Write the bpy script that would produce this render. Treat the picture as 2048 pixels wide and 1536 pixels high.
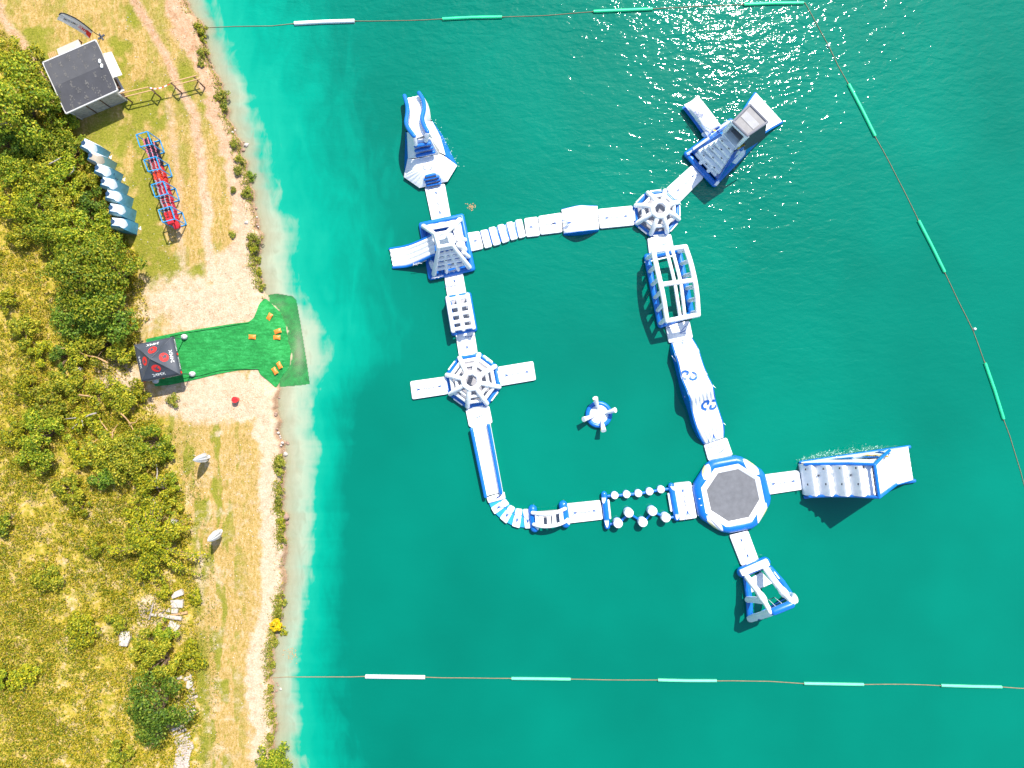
import bpy, bmesh, math, random
import numpy as np
from mathutils import Vector, Matrix

for _o in list(bpy.data.objects): bpy.data.objects.remove(_o)
SC = bpy.context.scene
COL = SC.collection
R = math.radians
H = 56.84            # camera height above the water, metres
F = 1421.0           # focal length in pixels of the 2048 px wide frame

# ------------------------------------------------------------------ camera, sky, sun, exposure
cam_d = bpy.data.cameras.new("camera"); cam = bpy.data.objects.new("camera", cam_d); COL.objects.link(cam)
cam_d.sensor_width = 36.0; cam_d.lens = F/2048*36.0
cam.location = (0, 0, H); cam.rotation_euler = (0, 0, 0)
cam_d.clip_start = 1.0; cam_d.clip_end = 6000
SC.camera = cam
SUN_EL, SUN_AZ = 53.6, 25.5     # elevation, azimuth clockwise from +Y
wd = bpy.data.worlds.new("World"); SC.world = wd; wd.use_nodes = True
wn = wd.node_tree.nodes; wn.clear()
wo = wn.new("ShaderNodeOutputWorld"); wb = wn.new("ShaderNodeBackground"); ws = wn.new("ShaderNodeTexSky")
ws.sky_type = 'NISHITA'; ws.sun_disc = False; ws.sun_elevation = R(SUN_EL); ws.sun_rotation = R(SUN_AZ)
ws.air_density = 1.0; ws.dust_density = 1.0; ws.ozone_density = 1.0
wb.inputs['Strength'].default_value = 0.14
wd.node_tree.links.new(ws.outputs[0], wb.inputs[0]); wd.node_tree.links.new(wb.outputs[0], wo.inputs[0])
sl = bpy.data.lights.new("sun", 'SUN'); sl.energy = 4.6; sl.angle = R(0.5); sl.color = (1.0, 0.95, 0.87)
sun = bpy.data.objects.new("sun", sl); COL.objects.link(sun)
_e, _a = R(SUN_EL), R(SUN_AZ)
SDIR = Vector((math.sin(_a)*math.cos(_e), math.cos(_a)*math.cos(_e), math.sin(_e)))
sun.rotation_mode = 'QUATERNION'; sun.rotation_quaternion = SDIR.to_track_quat('Z', 'Y'); sun.location = SDIR*200
SC.view_settings.view_transform = 'Standard'; SC.view_settings.look = 'None'
SC.view_settings.gamma = 1.0; SC.view_settings.use_curve_mapping = False
SC.view_settings.exposure = 0.62
SC.render.engine = 'CYCLES'
cy = SC.cycles
cy.use_denoising = True; cy.max_bounces = 6; cy.diffuse_bounces = 3; cy.glossy_bounces = 3
cy.transparent_max_bounces = 8; cy.transmission_bounces = 3; cy.caustics_reflective = False; cy.caustics_refractive = False
cy.sample_clamp_indirect = 4.0
rng = np.random.default_rng(7)
rnd = random.Random(11)
G = 0.6              # height of the mown bank above the water

def W(px, py, z=0.0):
    """point at height z that the photograph shows at pixel (px, py)"""
    s = (H-z)/F
    return Vector(((px-1024)*s, (768-py)*s, z))

# ------------------------------------------------------------------ value noise in numpy
_perm = rng.random((256, 256))
def vnoise(x, y, s):
    x = np.asarray(x, float)*s; y = np.asarray(y, float)*s
    xi = np.floor(x).astype(int); yi = np.floor(y).astype(int)
    fx = x-xi; fy = y-yi; fx = fx*fx*(3-2*fx); fy = fy*fy*(3-2*fy)
    g = lambda a, b: _perm[a & 255, b & 255]
    return (g(xi, yi)*(1-fx)+g(xi+1, yi)*fx)*(1-fy)+(g(xi, yi+1)*(1-fx)+g(xi+1, yi+1)*fx)*fy
def fbm(x, y, s, n=4):
    t = 0; a = .5; w = 0
    for i in range(n):
        t = t+a*vnoise(np.asarray(x)+17.3*i, np.asarray(y)-9.1*i, s*2**i); w += a; a *= .55
    return t/w
def smooth(a, b, x):
    t = np.clip((np.asarray(x, float)-a)/(b-a), 0, 1); return t*t*(3-2*t)

# ------------------------------------------------------------------ materials
MATS = {}
def _new(name):
    m = bpy.data.materials.new(name); m.use_nodes = True; MATS[name] = m
    nt = m.node_tree; b = nt.nodes['Principled BSDF']
    return m, nt, nt.nodes, nt.links, b
def nd(nt, typ, **kw):
    n = nt.nodes.new(typ)
    for k, v in kw.items():
        if k in n.inputs: n.inputs[k].default_value = v
        else: setattr(n, k, v)
    return n
def ramp(nt, stops, interp='LINEAR'):
    n = nt.nodes.new('ShaderNodeValToRGB'); n.color_ramp.interpolation = interp
    e = n.color_ramp.elements
    while len(e) > 1: e.remove(e[-1])
    e[0].position = stops[0][0]; e[0].color = (*stops[0][1], 1)
    for p, c in stops[1:]:
        k = e.new(p); k.color = (*c, 1)
    return n
def plain(name, col, rough=.5, metal=0, var=.12, scale=3.0, bump=.0, bscale=20., spec=.5, coat=0):
    """surface with slight tonal variation, dirt and relief"""
    m, nt, N, L, b = _new(name)
    tc = nd(nt, 'ShaderNodeTexCoord')
    ns = nd(nt, 'ShaderNodeTexNoise', Scale=scale, Detail=5.0, Roughness=.6)
    L.new(tc.outputs['Object'], ns.inputs['Vector'])
    lo = tuple(c*(1-var) for c in col); hi = tuple(min(1, c*(1+var)) for c in col)
    rp = ramp(nt, [(.3, lo), (.7, hi)]); L.new(ns.outputs['Fac'], rp.inputs[0])
    L.new(rp.outputs[0], b.inputs['Base Color'])
    b.inputs['Roughness'].default_value = rough; b.inputs['Metallic'].default_value = metal
    b.inputs['Specular IOR Level'].default_value = spec; b.inputs['Coat Weight'].default_value = coat
    if bump:
        n2 = nd(nt, 'ShaderNodeTexNoise', Scale=bscale, Detail=4.0); L.new(tc.outputs['Object'], n2.inputs['Vector'])
        bp = nd(nt, 'ShaderNodeBump', Strength=.6, Distance=bump); L.new(n2.outputs['Fac'], bp.inputs['Height'])
        L.new(bp.outputs[0], b.inputs['Normal'])
    return m
white = plain('white_pvc', (.86, .865, .87), .38, var=.05, scale=1.5, bump=.02, bscale=2.5)
cool = plain('shade_tinted_pvc', (.85, .90, .92), .4, var=.05, scale=1.5, bump=.02, bscale=3)  # white PVC with the bluish shade of the tower steps put into its colour
blue = plain('blue_pvc', (.004, .150, .56), .36, var=.12, scale=1.2, bump=.015, bscale=3, coat=.3)
navyink = plain('navy_ink', (.012, .05, .24), .5, var=.1)
inkblue = plain('blue_ink', (.008, .11, .46), .45, var=.1)
skyblue = plain('sky_blue_pvc', (.03, .33, .75), .35, var=.1)
yellow = plain('yellow_pvc', (.82, .52, .02), .45, var=.08)
paleyel = plain('pale_yellow_print', (.82, .72, .34), .5, var=.08)
greyfab = plain('grey_fabric', (.15, .155, .17), .8, var=.14, scale=2.2, bump=.004, bscale=60)
lightgrey = plain('light_grey_mesh', (.36, .36, .37), .7, var=.1, scale=2)
seam = plain('grey_seam', (.42, .45, .50), .6, var=.1)
floorshaded = plain('shaded_deck', (.34, .33, .35), .6, var=.1)  # whitish deck darkened, the shade under the frames put into its colour
darkgap = plain('dark_strap', (.03, .035, .05), .7)
black = plain('black_fabric', (.012, .013, .018), .75, var=.2)
tentblack = plain('charcoal_canopy', (.060, .068, .085), .55, var=.15, scale=.8, bump=.01, bscale=4)
tentlight = plain('charcoal_seam', (.10, .11, .13), .6)
red = plain('red_print', (.72, .025, .018), .5, var=.1)
steelblue = plain('blue_painted_steel', (.02, .30, .66), .4, var=.1, scale=8)
wood = plain('timber', (.50, .31, .14), .75, var=.25, scale=8)
darkwood = plain('dark_timber', (.10, .05, .03), .8, var=.25, scale=8)
whitepaint = plain('white_board', (.78, .77, .74), .5, var=.06, scale=4)
wallgrey = plain('grey_plank', (.36, .35, .31), .75, var=.25, scale=5, bump=.01)
trimwhite = plain('pale_trim', (.55, .54, .52), .6, var=.1)
stone = plain('pale_stone', (.52, .46, .40), .85, var=.3, scale=5, bump=.05, bscale=7)
redstone = plain('brown_stone', (.34, .22, .16), .9, var=.3, scale=5, bump=.04, bscale=7)
beamwood = plain('weathered_beam', (.50, .42, .36), .9, var=.4, scale=6, bump=.03, bscale=14)
bark = plain('bark', (.20, .13, .08), .9, var=.35, scale=10, bump=.02, bscale=20)
tanwood = plain('bare_branch', (.50, .30, .14), .8, var=.25, scale=6)
greywood = plain('dead_twig', (.36, .31, .28), .9, var=.3, scale=6)
rope = plain('brown_rope', (.32, .22, .13), .8, var=.2)
guy = plain('dark_cord', (.02, .02, .02), .7)
bagwhite = plain('sandbag', (.62, .60, .60), .8, var=.2, scale=5, bump=.03, bscale=8)
greenboom = plain('green_foam', (.03, .72, .30), .45, var=.1, scale=2)
paleboom = plain('pale_green_foam', (.14, .72, .40), .45, var=.1, scale=2)
orange = plain('orange_vinyl', (.80, .24, .03), .4, var=.2, scale=6, bump=.02, bscale=9)
reddrum = plain('red_plastic', (.75, .03, .03), .4, var=.15, scale=4)
flagwhite = plain('white_cloth', (.80, .81, .84), .7, var=.06, scale=3, bump=.02, bscale=5)
_nt = flagwhite.node_tree; _b = _nt.nodes['Principled BSDF']; _t = _nt.nodes.new('ShaderNodeBsdfTranslucent'); _t.inputs[0].default_value = (.85, .86, .88, 1)
_m = _nt.nodes.new('ShaderNodeMixShader'); _m.inputs[0].default_value = .5; _nt.links.new(_b.outputs[0], _m.inputs[1]); _nt.links.new(_t.outputs[0], _m.inputs[2]); _nt.links.new(_m.outputs[0], _nt.nodes['Material Output'].inputs[0])
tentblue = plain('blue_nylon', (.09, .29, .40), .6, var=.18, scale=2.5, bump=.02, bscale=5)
tentshaded = plain('shaded_blue_nylon', (.03, .20, .34), .6, var=.12, scale=2.5, bump=.02, bscale=5)  # tent blue darkened to paint the shade on walls turned from the sun
tentwhite = plain('white_nylon', (.60, .68, .74), .6, var=.06, scale=2.5, bump=.02, bscale=5)
tenttan = plain('tan_nylon', (.42, .36, .27), .6, var=.1, scale=2.5)
tentteal = plain('faded_teal_nylon', (.15, .32, .31), .6, var=.1, scale=2.5)
tentnavy = plain('navy_nylon', (.01, .045, .11), .6, var=.1, scale=2.5)
jred = plain('jacket_red', (.62, .02, .03), .6, var=.2, scale=9)
jorange = plain('jacket_orange_red', (.80, .06, .02), .6, var=.2, scale=9)
jcrim = plain('jacket_crimson', (.52, .012, .07), .6, var=.2, scale=9)
jnavy = plain('jacket_navy', (.012, .012, .045), .6, var=.2, scale=9)
jpink = plain('jacket_trim', (.55, .16, .22), .6, var=.2, scale=9)
jgrey = plain('jacket_grey', (.30, .27, .30), .6, var=.2, scale=9)
tapered = plain('barrier_tape_red', (.7, .05, .04), .5)
yellowflower = plain('yellow_blossom', (.85, .55, .01), .6, var=.2, scale=8)

# ------------------------------------------------------------------ mesh building
class MB:
    def __init__(s): s.v = []; s.f = []; s.mi = []
    def add(s, vs, fs, mi=0):
        o = len(s.v); s.v.extend([Vector(v) for v in vs])
        for f in fs: s.f.append(tuple(i+o for i in f)); s.mi.append(mi)
        return s
    def tube(s, pts, r, n=12, cap=True, closed=False, mi=0):
        """inflated tube along pts, radius r (number or list), rounded ends"""
        P = [Vector(p) for p in pts]
        rs = [r]*len(P) if not hasattr(r, '__len__') else list(r)
        if closed:
            m = len(P); T = [(P[(i+1) % m]-P[i-1]).normalized() for i in range(m)]
        else:
            T = [(P[min(i+1, len(P)-1)]-P[max(i-1, 0)]).normalized() for i in range(len(P))]
            if cap:
                a, b = P[0], P[-1]; ta, tb = T[0], T[-1]; ra, rb = rs[0], rs[-1]
                k = (.5, .86, 1.0) if cap != 'flat' else (.08,)
                if cap == 'flat':
                    P = [a-ta*.02*0]+P+[b]; rs = [ra*.85]+rs+[rb*.85]; T = [ta]+T+[tb]
                else:
                    P = [a-ta*ra*.95, a-ta*ra*.75, a-ta*ra*.4]+P+[b+tb*rb*.4, b+tb*rb*.75, b+tb*rb*.95]
                    rs = [ra*.25, ra*.64, ra*.92]+rs+[rb*.92, rb*.64, rb*.25]; T = [ta]*3+T+[tb]*3
        u = T[0].orthogonal().normalized()
        if abs(T[0].z) < .9:
            u = T[0].cross(Vector((0, 0, 1))).normalized()
        vs = []
        for p, t, rr in zip(P, T, rs):
            u = (u-t*u.dot(t))
            if u.length < 1e-6: u = t.orthogonal()
            u.normalize(); w = t.cross(u)
            for k in range(n):
                a = 2*math.pi*k/n
                vs.append(p+(u*math.cos(a)+w*math.sin(a))*rr)
        fs = []; m = len(P)
        for i in range(m if closed else m-1):
            j = (i+1) % m
            for k in range(n):
                k2 = (k+1) % n
                fs.append((i*n+k, j*n+k, j*n+k2, i*n+k2))
        if not closed:
            fs.append(tuple(range(n))); fs.append(tuple(reversed([(m-1)*n+k for k in range(n)])))
        return s.add(vs, fs, mi)
    def slab(s, poly, z0, z1, rc=.1, re=.05, mi=0):
        """inflated board: plan polygon poly at heights z0..z1, rounded corners and rims"""
        P = round_poly([Vector((p[0], p[1])) for p in poly], rc)
        area = sum(P[i-1].x*P[i].y-P[i].x*P[i-1].y for i in range(len(P)))
        if area < 0: P.reverse()
        n = len(P); Nn = []
        for i in range(n):
            t = (P[(i+1) % n]-P[i-1]).normalized(); Nn.append(Vector((t.y, -t.x)))
        prof = [(-re, z0), (-re*.3, z0+re*.3), (0, z0+re), (0, z1-re), (-re*.3, z1-re*.3), (-re, z1)]
        vs = []
        for d, z in prof:
            for p, q in zip(P, Nn): vs.append(Vector((p.x+q.x*d, p.y+q.y*d, z)))
        fs = []
        for i in range(len(prof)-1):
            for k in range(n):
                k2 = (k+1) % n; fs.append((i*n+k, i*n+k2, (i+1)*n+k2, (i+1)*n+k))
        fs.append(tuple(reversed(range(n)))); fs.append(tuple((len(prof)-1)*n+k for k in range(n)))
        return s.add(vs, fs, mi)
    def solid(s, top, bot, mi=0):
        """closed body between two grids of points [i][j]"""
        a, b = len(top), len(top[0]); o = a*b
        vs = [p for r_ in top for p in r_]+[p for r_ in bot for p in r_]
        fs = []
        for i in range(a-1):
            for j in range(b-1):
                q = (i*b+j, i*b+j+1, (i+1)*b+j+1, (i+1)*b+j)
                fs.append(q); fs.append(tuple(reversed([k+o for k in q])))
        for i in range(a-1):
            fs.append((i*b, (i+1)*b, (i+1)*b+o, i*b+o)); fs.append((i*b+b-1+o, (i+1)*b+b-1+o, (i+1)*b+b-1, i*b+b-1))
        for j in range(b-1):
            fs.append((j+o, j+1+o, j+1, j)); k = (a-1)*b; fs.append((k+j, k+j+1, k+j+1+o, k+j+o))
        return s.add(vs, fs, mi)
    def grid(s, g, mi=0):
        a, b = len(g), len(g[0])
        return s.add([p for r_ in g for p in r_], [(i*b+j, i*b+j+1, (i+1)*b+j+1, (i+1)*b+j) for i in range(a-1) for j in range(b-1)], mi)
    def box(s, c, size, rz=0, mi=0, M=None):
        x, y, z = (q/2 for q in size); M = M or (Matrix.Translation(Vector(c)) @ Matrix.Rotation(rz, 4, 'Z'))
        vs = [M @ Vector(p) for p in ((-x, -y, -z), (x, -y, -z), (x, y, -z), (-x, y, -z), (-x, -y, z), (x, -y, z), (x, y, z), (-x, y, z))]
        return s.add(vs, [(3, 2, 1, 0), (4, 5, 6, 7), (0, 1, 5, 4), (1, 2, 6, 5), (2, 3, 7, 6), (3, 0, 4, 7)], mi)
    def beam(s, p, q, w, h, mi=0):
        p, q = Vector(p), Vector(q); d = q-p; t = d.normalized()
        u = t.cross(Vector((0, 0, 1)))
        u = Vector((1, 0, 0)) if u.length < 1e-4 else u.normalized()
        v = u.cross(t)
        vs = []
        for e in (p, q):
            for a, b in ((-1, -1), (1, -1), (1, 1), (-1, 1)): vs.append(e+u*a*w/2+v*b*h/2)
        return s.add(vs, [(3, 2, 1, 0), (4, 5, 6, 7), (0, 1, 5, 4), (1, 2, 6, 5), (2, 3, 7, 6), (3, 0, 4, 7)], mi)
    def poly3(s, pts, thick=None, mi=0):
        """flat or slightly bent polygon of 3d points, extruded along -normal"""
        P = [Vector(p) for p in pts]; n = len(P)
        nrm = Vector((0, 0, 0))
        for i in range(n): nrm += P[i-1].cross(P[i])
        if nrm.length < 1e-9: nrm = Vector((0, 0, 1))
        nrm.normalize()
        if nrm.z < -1e-3: P.reverse(); nrm = -nrm
        if not thick: return s.add(P, [tuple(range(n))], mi)
        Q = [p-nrm*thick for p in P]
        return s.add(P+Q, [tuple(range(n)), tuple(reversed(range(n, 2*n)))]+[(i, i+n, (i+1) % n+n, (i+1) % n) for i in range(n)], mi)
    def cyl(s, c, r, h, n=20, mi=0, r2=None, bev=.0):
        c = Vector(c); r2 = r if r2 is None else r2
        if bev:
            pr = [(r-bev, 0), (r, bev), (r2, h-bev), (r2-bev, h)]
        else: pr = [(r, 0), (r2, h)]
        vs = [c+Vector((math.cos(2*math.pi*k/n)*a, math.sin(2*math.pi*k/n)*a, z)) for a, z in pr for k in range(n)]
        fs = [(i*n+k, i*n+(k+1) % n, (i+1)*n+(k+1) % n, (i+1)*n+k) for i in range(len(pr)-1) for k in range(n)]
        fs += [tuple(reversed(range(n))), tuple((len(pr)-1)*n+k for k in range(n))]
        return s.add(vs, fs, mi)

def round_poly(P, rc, k=4):
    if rc <= 0: return P
    out = []; n = len(P)
    for i in range(n):
        a, b, c = P[i-1], P[i], P[(i+1) % n]
        d1 = (a-b); d2 = (c-b); r1 = min(rc, d1.length*.45, d2.length*.45)
        p0 = b+d1.normalized()*r1; p2 = b+d2.normalized()*r1
        for j in range(k+1):
            t = j/k; out.append(p0*(1-t)**2+b*2*t*(1-t)+p2*t*t)
    return out

def mesh_of(name, mb, mats, smooth=True, angle=38, inv=None):
    me = bpy.data.meshes.new(name)
    vs = [inv @ v for v in mb.v] if inv is not None else mb.v
    me.from_pydata([tuple(v) for v in vs], [], mb.f)
    mats = mats if isinstance(mats, (list, tuple)) else [mats]
    for m in mats: me.materials.append(m)
    if len(mats) > 1: me.polygons.foreach_set('material_index', mb.mi)
    me.validate(); 
    bm = bmesh.new(); bm.from_mesh(me); bmesh.ops.recalc_face_normals(bm, faces=bm.faces); bm.to_mesh(me); bm.free()
    if smooth:
        me.polygons.foreach_set('use_smooth', [True]*len(me.polygons)); me.set_sharp_from_angle(angle=R(angle))
    me.update(); return me

def tag(o, label=None, cat=None, group=None, kind=None):
    if label: o['label'] = label
    if cat: o['category'] = cat
    if group: o['group'] = group
    if kind: o['kind'] = kind
    return o
class Thing:
    def __init__(s, name, label, cat, loc=(0, 0, 0), rz=0, group=None):
        s.o = bpy.data.objects.new(name, None); COL.objects.link(s.o); s.o.empty_display_size = .2
        s.M = Matrix.Translation(Vector(loc)) @ Matrix.Rotation(rz, 4, 'Z'); s.o.matrix_world = s.M
        s.o.location = Vector(loc); s.o.rotation_euler = (0, 0, rz)
        s.inv = s.M.inverted(); tag(s.o, label, cat, group)
    def part(s, name, mb, mats, parent=None, label=None, smooth=True, angle=38, local=False):
        o = bpy.data.objects.new(name, mesh_of(name, mb, mats, smooth, angle, None if local else s.inv))
        COL.objects.link(o); o.parent = parent or s.o
        if label: o['label'] = label
        return o
    def obj(s, name, me, M, parent=None, label=None):
        """shared mesh placed with world matrix M"""
        o = bpy.data.objects.new(name, me); COL.objects.link(o); o.parent = parent or s.o
        o.matrix_parent_inverse = Matrix(); o.matrix_basis = s.inv @ M
        if label: o['label'] = label
        return o
def single(name, mb, mats, label, cat, loc=None, group=None, kind=None, smooth=True, angle=38):
    if loc is None:
        loc = sum(mb.v, Vector((0, 0, 0)))/max(1, len(mb.v)); loc.z = min(v.z for v in mb.v)
    inv = Matrix.Translation(-Vector(loc))
    o = bpy.data.objects.new(name, mesh_of(name, mb, mats, smooth, angle, inv)); COL.objects.link(o); o.location = loc
    return tag(o, label, cat, group, kind)
def copy_tree(o, parent=None):
    c = o.copy(); COL.objects.link(c)
    if parent is not None: c.parent = parent
    for ch in list(o.children): copy_tree(ch, c)
    return c
def centroid(ps):
    return sum((Vector(p) for p in ps), Vector((0, 0, 0)))/len(ps)

_txt = {}
def text_mesh(body, size=1.0, mat=None):
    key = (body, mat.name)
    if key not in _txt:
        cu = bpy.data.curves.new('lettering', 'FONT'); cu.body = body; cu.align_x = 'CENTER'; cu.align_y = 'CENTER'; cu.size = 1.0
        cu.offset = .012; cu.resolution_u = 3
        o = bpy.data.objects.new('lettering', cu); COL.objects.link(o)
        bpy.context.view_layer.update(); dg = bpy.context.evaluated_depsgraph_get()
        me = bpy.data.meshes.new_from_object(o.evaluated_get(dg)); bpy.data.objects.remove(o)
        me.materials.clear(); me.materials.append(mat); me.name = 'lettering'; _txt[key] = me
    return _txt[key]
def frame(c, xdir, n=Vector((0, 0, 1)), sc=1.0, sy=None):
    x = Vector(xdir); n = Vector(n).normalized(); x = (x-n*x.dot(n)).normalized(); y = n.cross(x)
    M = Matrix((x, y, n)).transposed().to_4x4(); M.translation = Vector(c)
    return M @ Matrix.Diagonal((sc, sy or sc, sc, 1))
def ribbon(mb, pts, w, nrm=Vector((0, 0, 1)), taper=True):
    P = [Vector(p) for p in pts]; n = len(P); vs = []
    for i, p in enumerate(P):
        t = (P[min(i+1, n-1)]-P[max(i-1, 0)]).normalized(); s_ = nrm.cross(t).normalized()
        k = i/(n-1); ww = w*(1-.75*abs(2*k-1)**2) if taper else w
        vs += [p+s_*ww/2, p-s_*ww/2]
    mb.add(vs, [(2*i, 2*i+1, 2*i+3, 2*i+2) for i in range(n-1)])
def bez(a, b, c, n=8):
    a, b, c = Vector(a), Vector(b), Vector(c)
    return [a*(1-t)**2+b*2*t*(1-t)+c*t*t for t in (i/(n-1) for i in range(n))]
# ================================================================== THE SETTING
SHORE = [(-900, 200), (-400, 300), (0, 377), (30, 392), (52, 409), (85, 411), (117, 418), (150, 432), (175, 446), (199, 455), (234, 457), (262, 468), (281, 478), (292, 486), (312, 487), (345, 500), (375, 505),
         (405, 508), (430, 513), (450, 521), (469, 525), (500, 518), (530, 521), (560, 525), (586, 528), (605, 540), (620, 556), (640, 564), (665, 572), (690, 579), (715, 580), (735, 577), (752, 568),
         (768, 556), (790, 556), (830, 560), (880, 566), (930, 570), (980, 567), (1020, 571), (1060, 573), (1100, 573), (1150, 572), (1200, 570),
         (1225, 566), (1260, 560), (1300, 553), (1340, 547), (1380, 545), (1420, 549), (1460, 551), (1500, 546), (1536, 556), (1800, 570), (2600, 640)]
_sy = np.array([(768-p[0])*H/F for p in SHORE]); _sx = np.array([(p[1]-1024)*H/F for p in SHORE])
def shore_x(y):
    y = np.asarray(y, float)
    return np.interp(-y, -_sy, _sx)+(vnoise(y, 0*y, 1.7)-.5)*.38+(vnoise(y, 0*y+9, 5)-.5)*.18
def to_px(x, y, z): return 1024+np.asarray(x)*F/(H-z), 768-np.asarray(y)*F/(H-z)
MEADOW = [(-300, -60), (60, -10), (100, 45), (150, 90), (230, 130), (300, 170), (400, 230), (480, 262), (560, 285), (650, 292), (700, 270), (770, 280), (830, 325),
          (900, 350), (1000, 372), (1100, 385), (1200, 395), (1300, 395), (1400, 400), (1536, 400), (2200, 420)]
_my = np.array([p[0] for p in MEADOW]); _mx = np.array([p[1] for p in MEADOW])
def ground_z(x, y):
    x = np.asarray(x, float); y = np.asarray(y, float)
    d = x-shore_x(y)                       # + towards the lake
    px, py = to_px(x, y, G)
    beach = smooth(560, 640, py)*(1-smooth(760, 800, py))     # gentle ramp at the landing mat
    bw = .55+1.9*beach
    land = G*(1-(1-np.clip(-d/bw, 0, 1))**2)
    land = land+(fbm(x, y, .35)-.5)*.10*smooth(0, 1.5, -d)+(fbm(x, y, 2.5, 3)-.5)*.05*smooth(.1, .8, -d)
    md = np.interp(py, _my, _mx)-px
    land = land+smooth(0, 60, md)*(.12+(fbm(x+40, y, .8)-.5)*.35)
    hill = np.clip((-34-x)/150, 0, 8)**1.1*9+np.clip((np.abs(y)-60)/300, 0, 4)*4*smooth(0, 20, -d)
    bed = -.05-.11*np.clip(d, 0, 4)-.38*np.clip(d-4, 0, 12)
    far = smooth(700, 900, np.hypot(x, y))*smooth(0, 50, d)
    bed = bed*(1-far)+6*far
    return np.where(d < 0, land+hill*(d < 0), bed)
def gz(x, y): return float(ground_z(np.array([x]), np.array([y]))[0])
def PG(px, py, dz=0.0):
    """point lying on the ground under pixel (px, py)"""
    p = W(px, py, G)
    for _ in range(2): p = W(px, py, gz(p.x, p.y)+dz)
    return p

def axis(parts):
    out = []
    for a, b, s in parts: out += list(np.arange(a, b, s))
    out.append(parts[-1][1]); return np.array(out)
def gridmesh(name, X, Y, Z, mat, attrs, smoothing=True):
    ny, nx = X.shape
    me = bpy.data.meshes.new(name)
    co = np.stack([X, Y, Z], -1).reshape(-1, 3).astype(np.float32)
    me.vertices.add(len(co)); me.vertices.foreach_set('co', co.ravel())
    i = np.arange(ny*nx).reshape(ny, nx)
    q = np.stack([i[:-1, :-1], i[:-1, 1:], i[1:, 1:], i[1:, :-1]], -1).reshape(-1, 4).astype(np.int32)
    me.loops.add(q.size); me.loops.foreach_set('vertex_index', q.ravel())
    me.polygons.add(len(q)); me.polygons.foreach_set('loop_start', np.arange(0, q.size, 4, dtype=np.int32))
    me.polygons.foreach_set('use_smooth', np.ones(len(q), bool))
    for k, v in attrs.items():
        a = me.attributes.new(k, 'FLOAT', 'POINT'); a.data.foreach_set('value', np.asarray(v, np.float32).ravel())
    me.materials.append(mat); me.update(calc_edges=True)
    o = bpy.data.objects.new(name, me); COL.objects.link(o); return o

# ---------------- ground material: sand, dry stubble, green turf, wild meadow mixed by surveyed masks
m, nt, N, L, b = _new('bank_ground')
def attr(nt, k): n = nt.nodes.new('ShaderNodeAttribute'); n.attribute_name = k; return n.outputs['Fac']
tc = nd(nt, 'ShaderNodeTexCoord'); P = tc.outputs['Object']
mp = nd(nt, 'ShaderNodeMapping'); mp.inputs['Scale'].default_value = (1, .45, 1); mp.inputs['Rotation'].default_value = (0, 0, R(-8)); L.new(P, mp.inputs['Vector'])
def noise(scale, det=5, rough=.6, vec=None, dist=0):
    n = nd(nt, 'ShaderNodeTexNoise', Scale=scale, Detail=float(det), Roughness=rough, Distortion=dist); L.new(vec or P, n.inputs['Vector']); return n.outputs['Fac']
def mix(fac, a, b_):
    n = nt.nodes.new('ShaderNodeMix'); n.data_type = 'RGBA'
    if isinstance(fac, float): n.inputs[0].default_value = fac
    else: L.new(fac, n.inputs[0])
    for k, v in ((6, a), (7, b_)):
        if isinstance(v, tuple): n.inputs[k].default_value = (*v, 1)
        else: L.new(v, n.inputs[k])
    return n.outputs[2]
def mth(op, a, b_=0.0, clamp=False):
    n = nt.nodes.new('ShaderNodeMath'); n.operation = op; n.use_clamp = clamp
    for k, v in ((0, a), (1, b_)):
        if isinstance(v, (int, float)): n.inputs[k].default_value = v
        else: L.new(v, n.inputs[k])
    return n.outputs[0]
def rmp(fac, stops):
    n = ramp(nt, stops); L.new(fac, n.inputs[0]); return n.outputs[0]
fine = noise(9, 6, .75); mid = noise(2.2, 6, .7); streak = noise(5, 6, .75, mp.outputs[0]); speck = noise(26, 3, .7)
sandc = rmp(mth('ADD', mth('MULTIPLY', fine, .6), mth('MULTIPLY', mid, .4)), [(.30, (.32, .19, .11)), (.42, (.52, .37, .24)), (.53, (.64, .48, .33)), (.68, (.76, .62, .47))])
redc = rmp(mth('ADD', mth('MULTIPLY', fine, .5), mth('MULTIPLY', mid, .5)), [(.32, (.30, .14, .07)), (.46, (.50, .29, .16)), (.6, (.64, .43, .28)), (.75, (.74, .58, .44))])
dryc = rmp(mth('ADD', mth('MULTIPLY', streak, .6), mth('MULTIPLY', fine, .4)), [(.32, (.20, .16, .025)), (.43, (.36, .25, .055)), (.52, (.51, .34, .12)), (.64, (.66, .47, .25))])
grnc = rmp(fine, [(.25, (.10, .13, .012)), (.5, (.24, .24, .025)), (.75, (.44, .36, .07))])
meac = rmp(mid, [(.25, (.10, .13, .012)), (.40, (.28, .26, .018)), (.52, (.50, .37, .06)), (.68, (.66, .47, .22))])
brek = mth('ADD', mth('MULTIPLY', mth('SUBTRACT', mid, .5), 1.6), mth('MULTIPLY', mth('SUBTRACT', speck, .5), 1.4))
def masked(k, gain=2.2):
    return mth('ADD', mth('MULTIPLY', mth('SUBTRACT', mth('ADD', attr(nt, k), mth('MULTIPLY', brek, .55)), .5), gain), .5, True)
c = mix(masked('green'), dryc, grnc)
c = mix(masked('meadow'), c, meac)
c = mix(masked('sand'), c, mix(attr(nt, 'redness'), sandc, redc))
c = mix(mth('MULTIPLY', mth('GREATER_THAN', speck, .71), .40), c, (.80, .70, .58))
c = mix(attr(nt, 'wet'), c, (.47, .45, .31))
rimn = mth('MULTIPLY', attr(nt, 'rim'), mth('ADD', mth('MULTIPLY', fine, 2.2), -.45), True)
c = mix(rimn, c, (.30, .15, .08))
L.new(c, b.inputs['Base Color']); b.inputs['Roughness'].default_value = 1.0; b.inputs['Specular IOR Level'].default_value = .15
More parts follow.
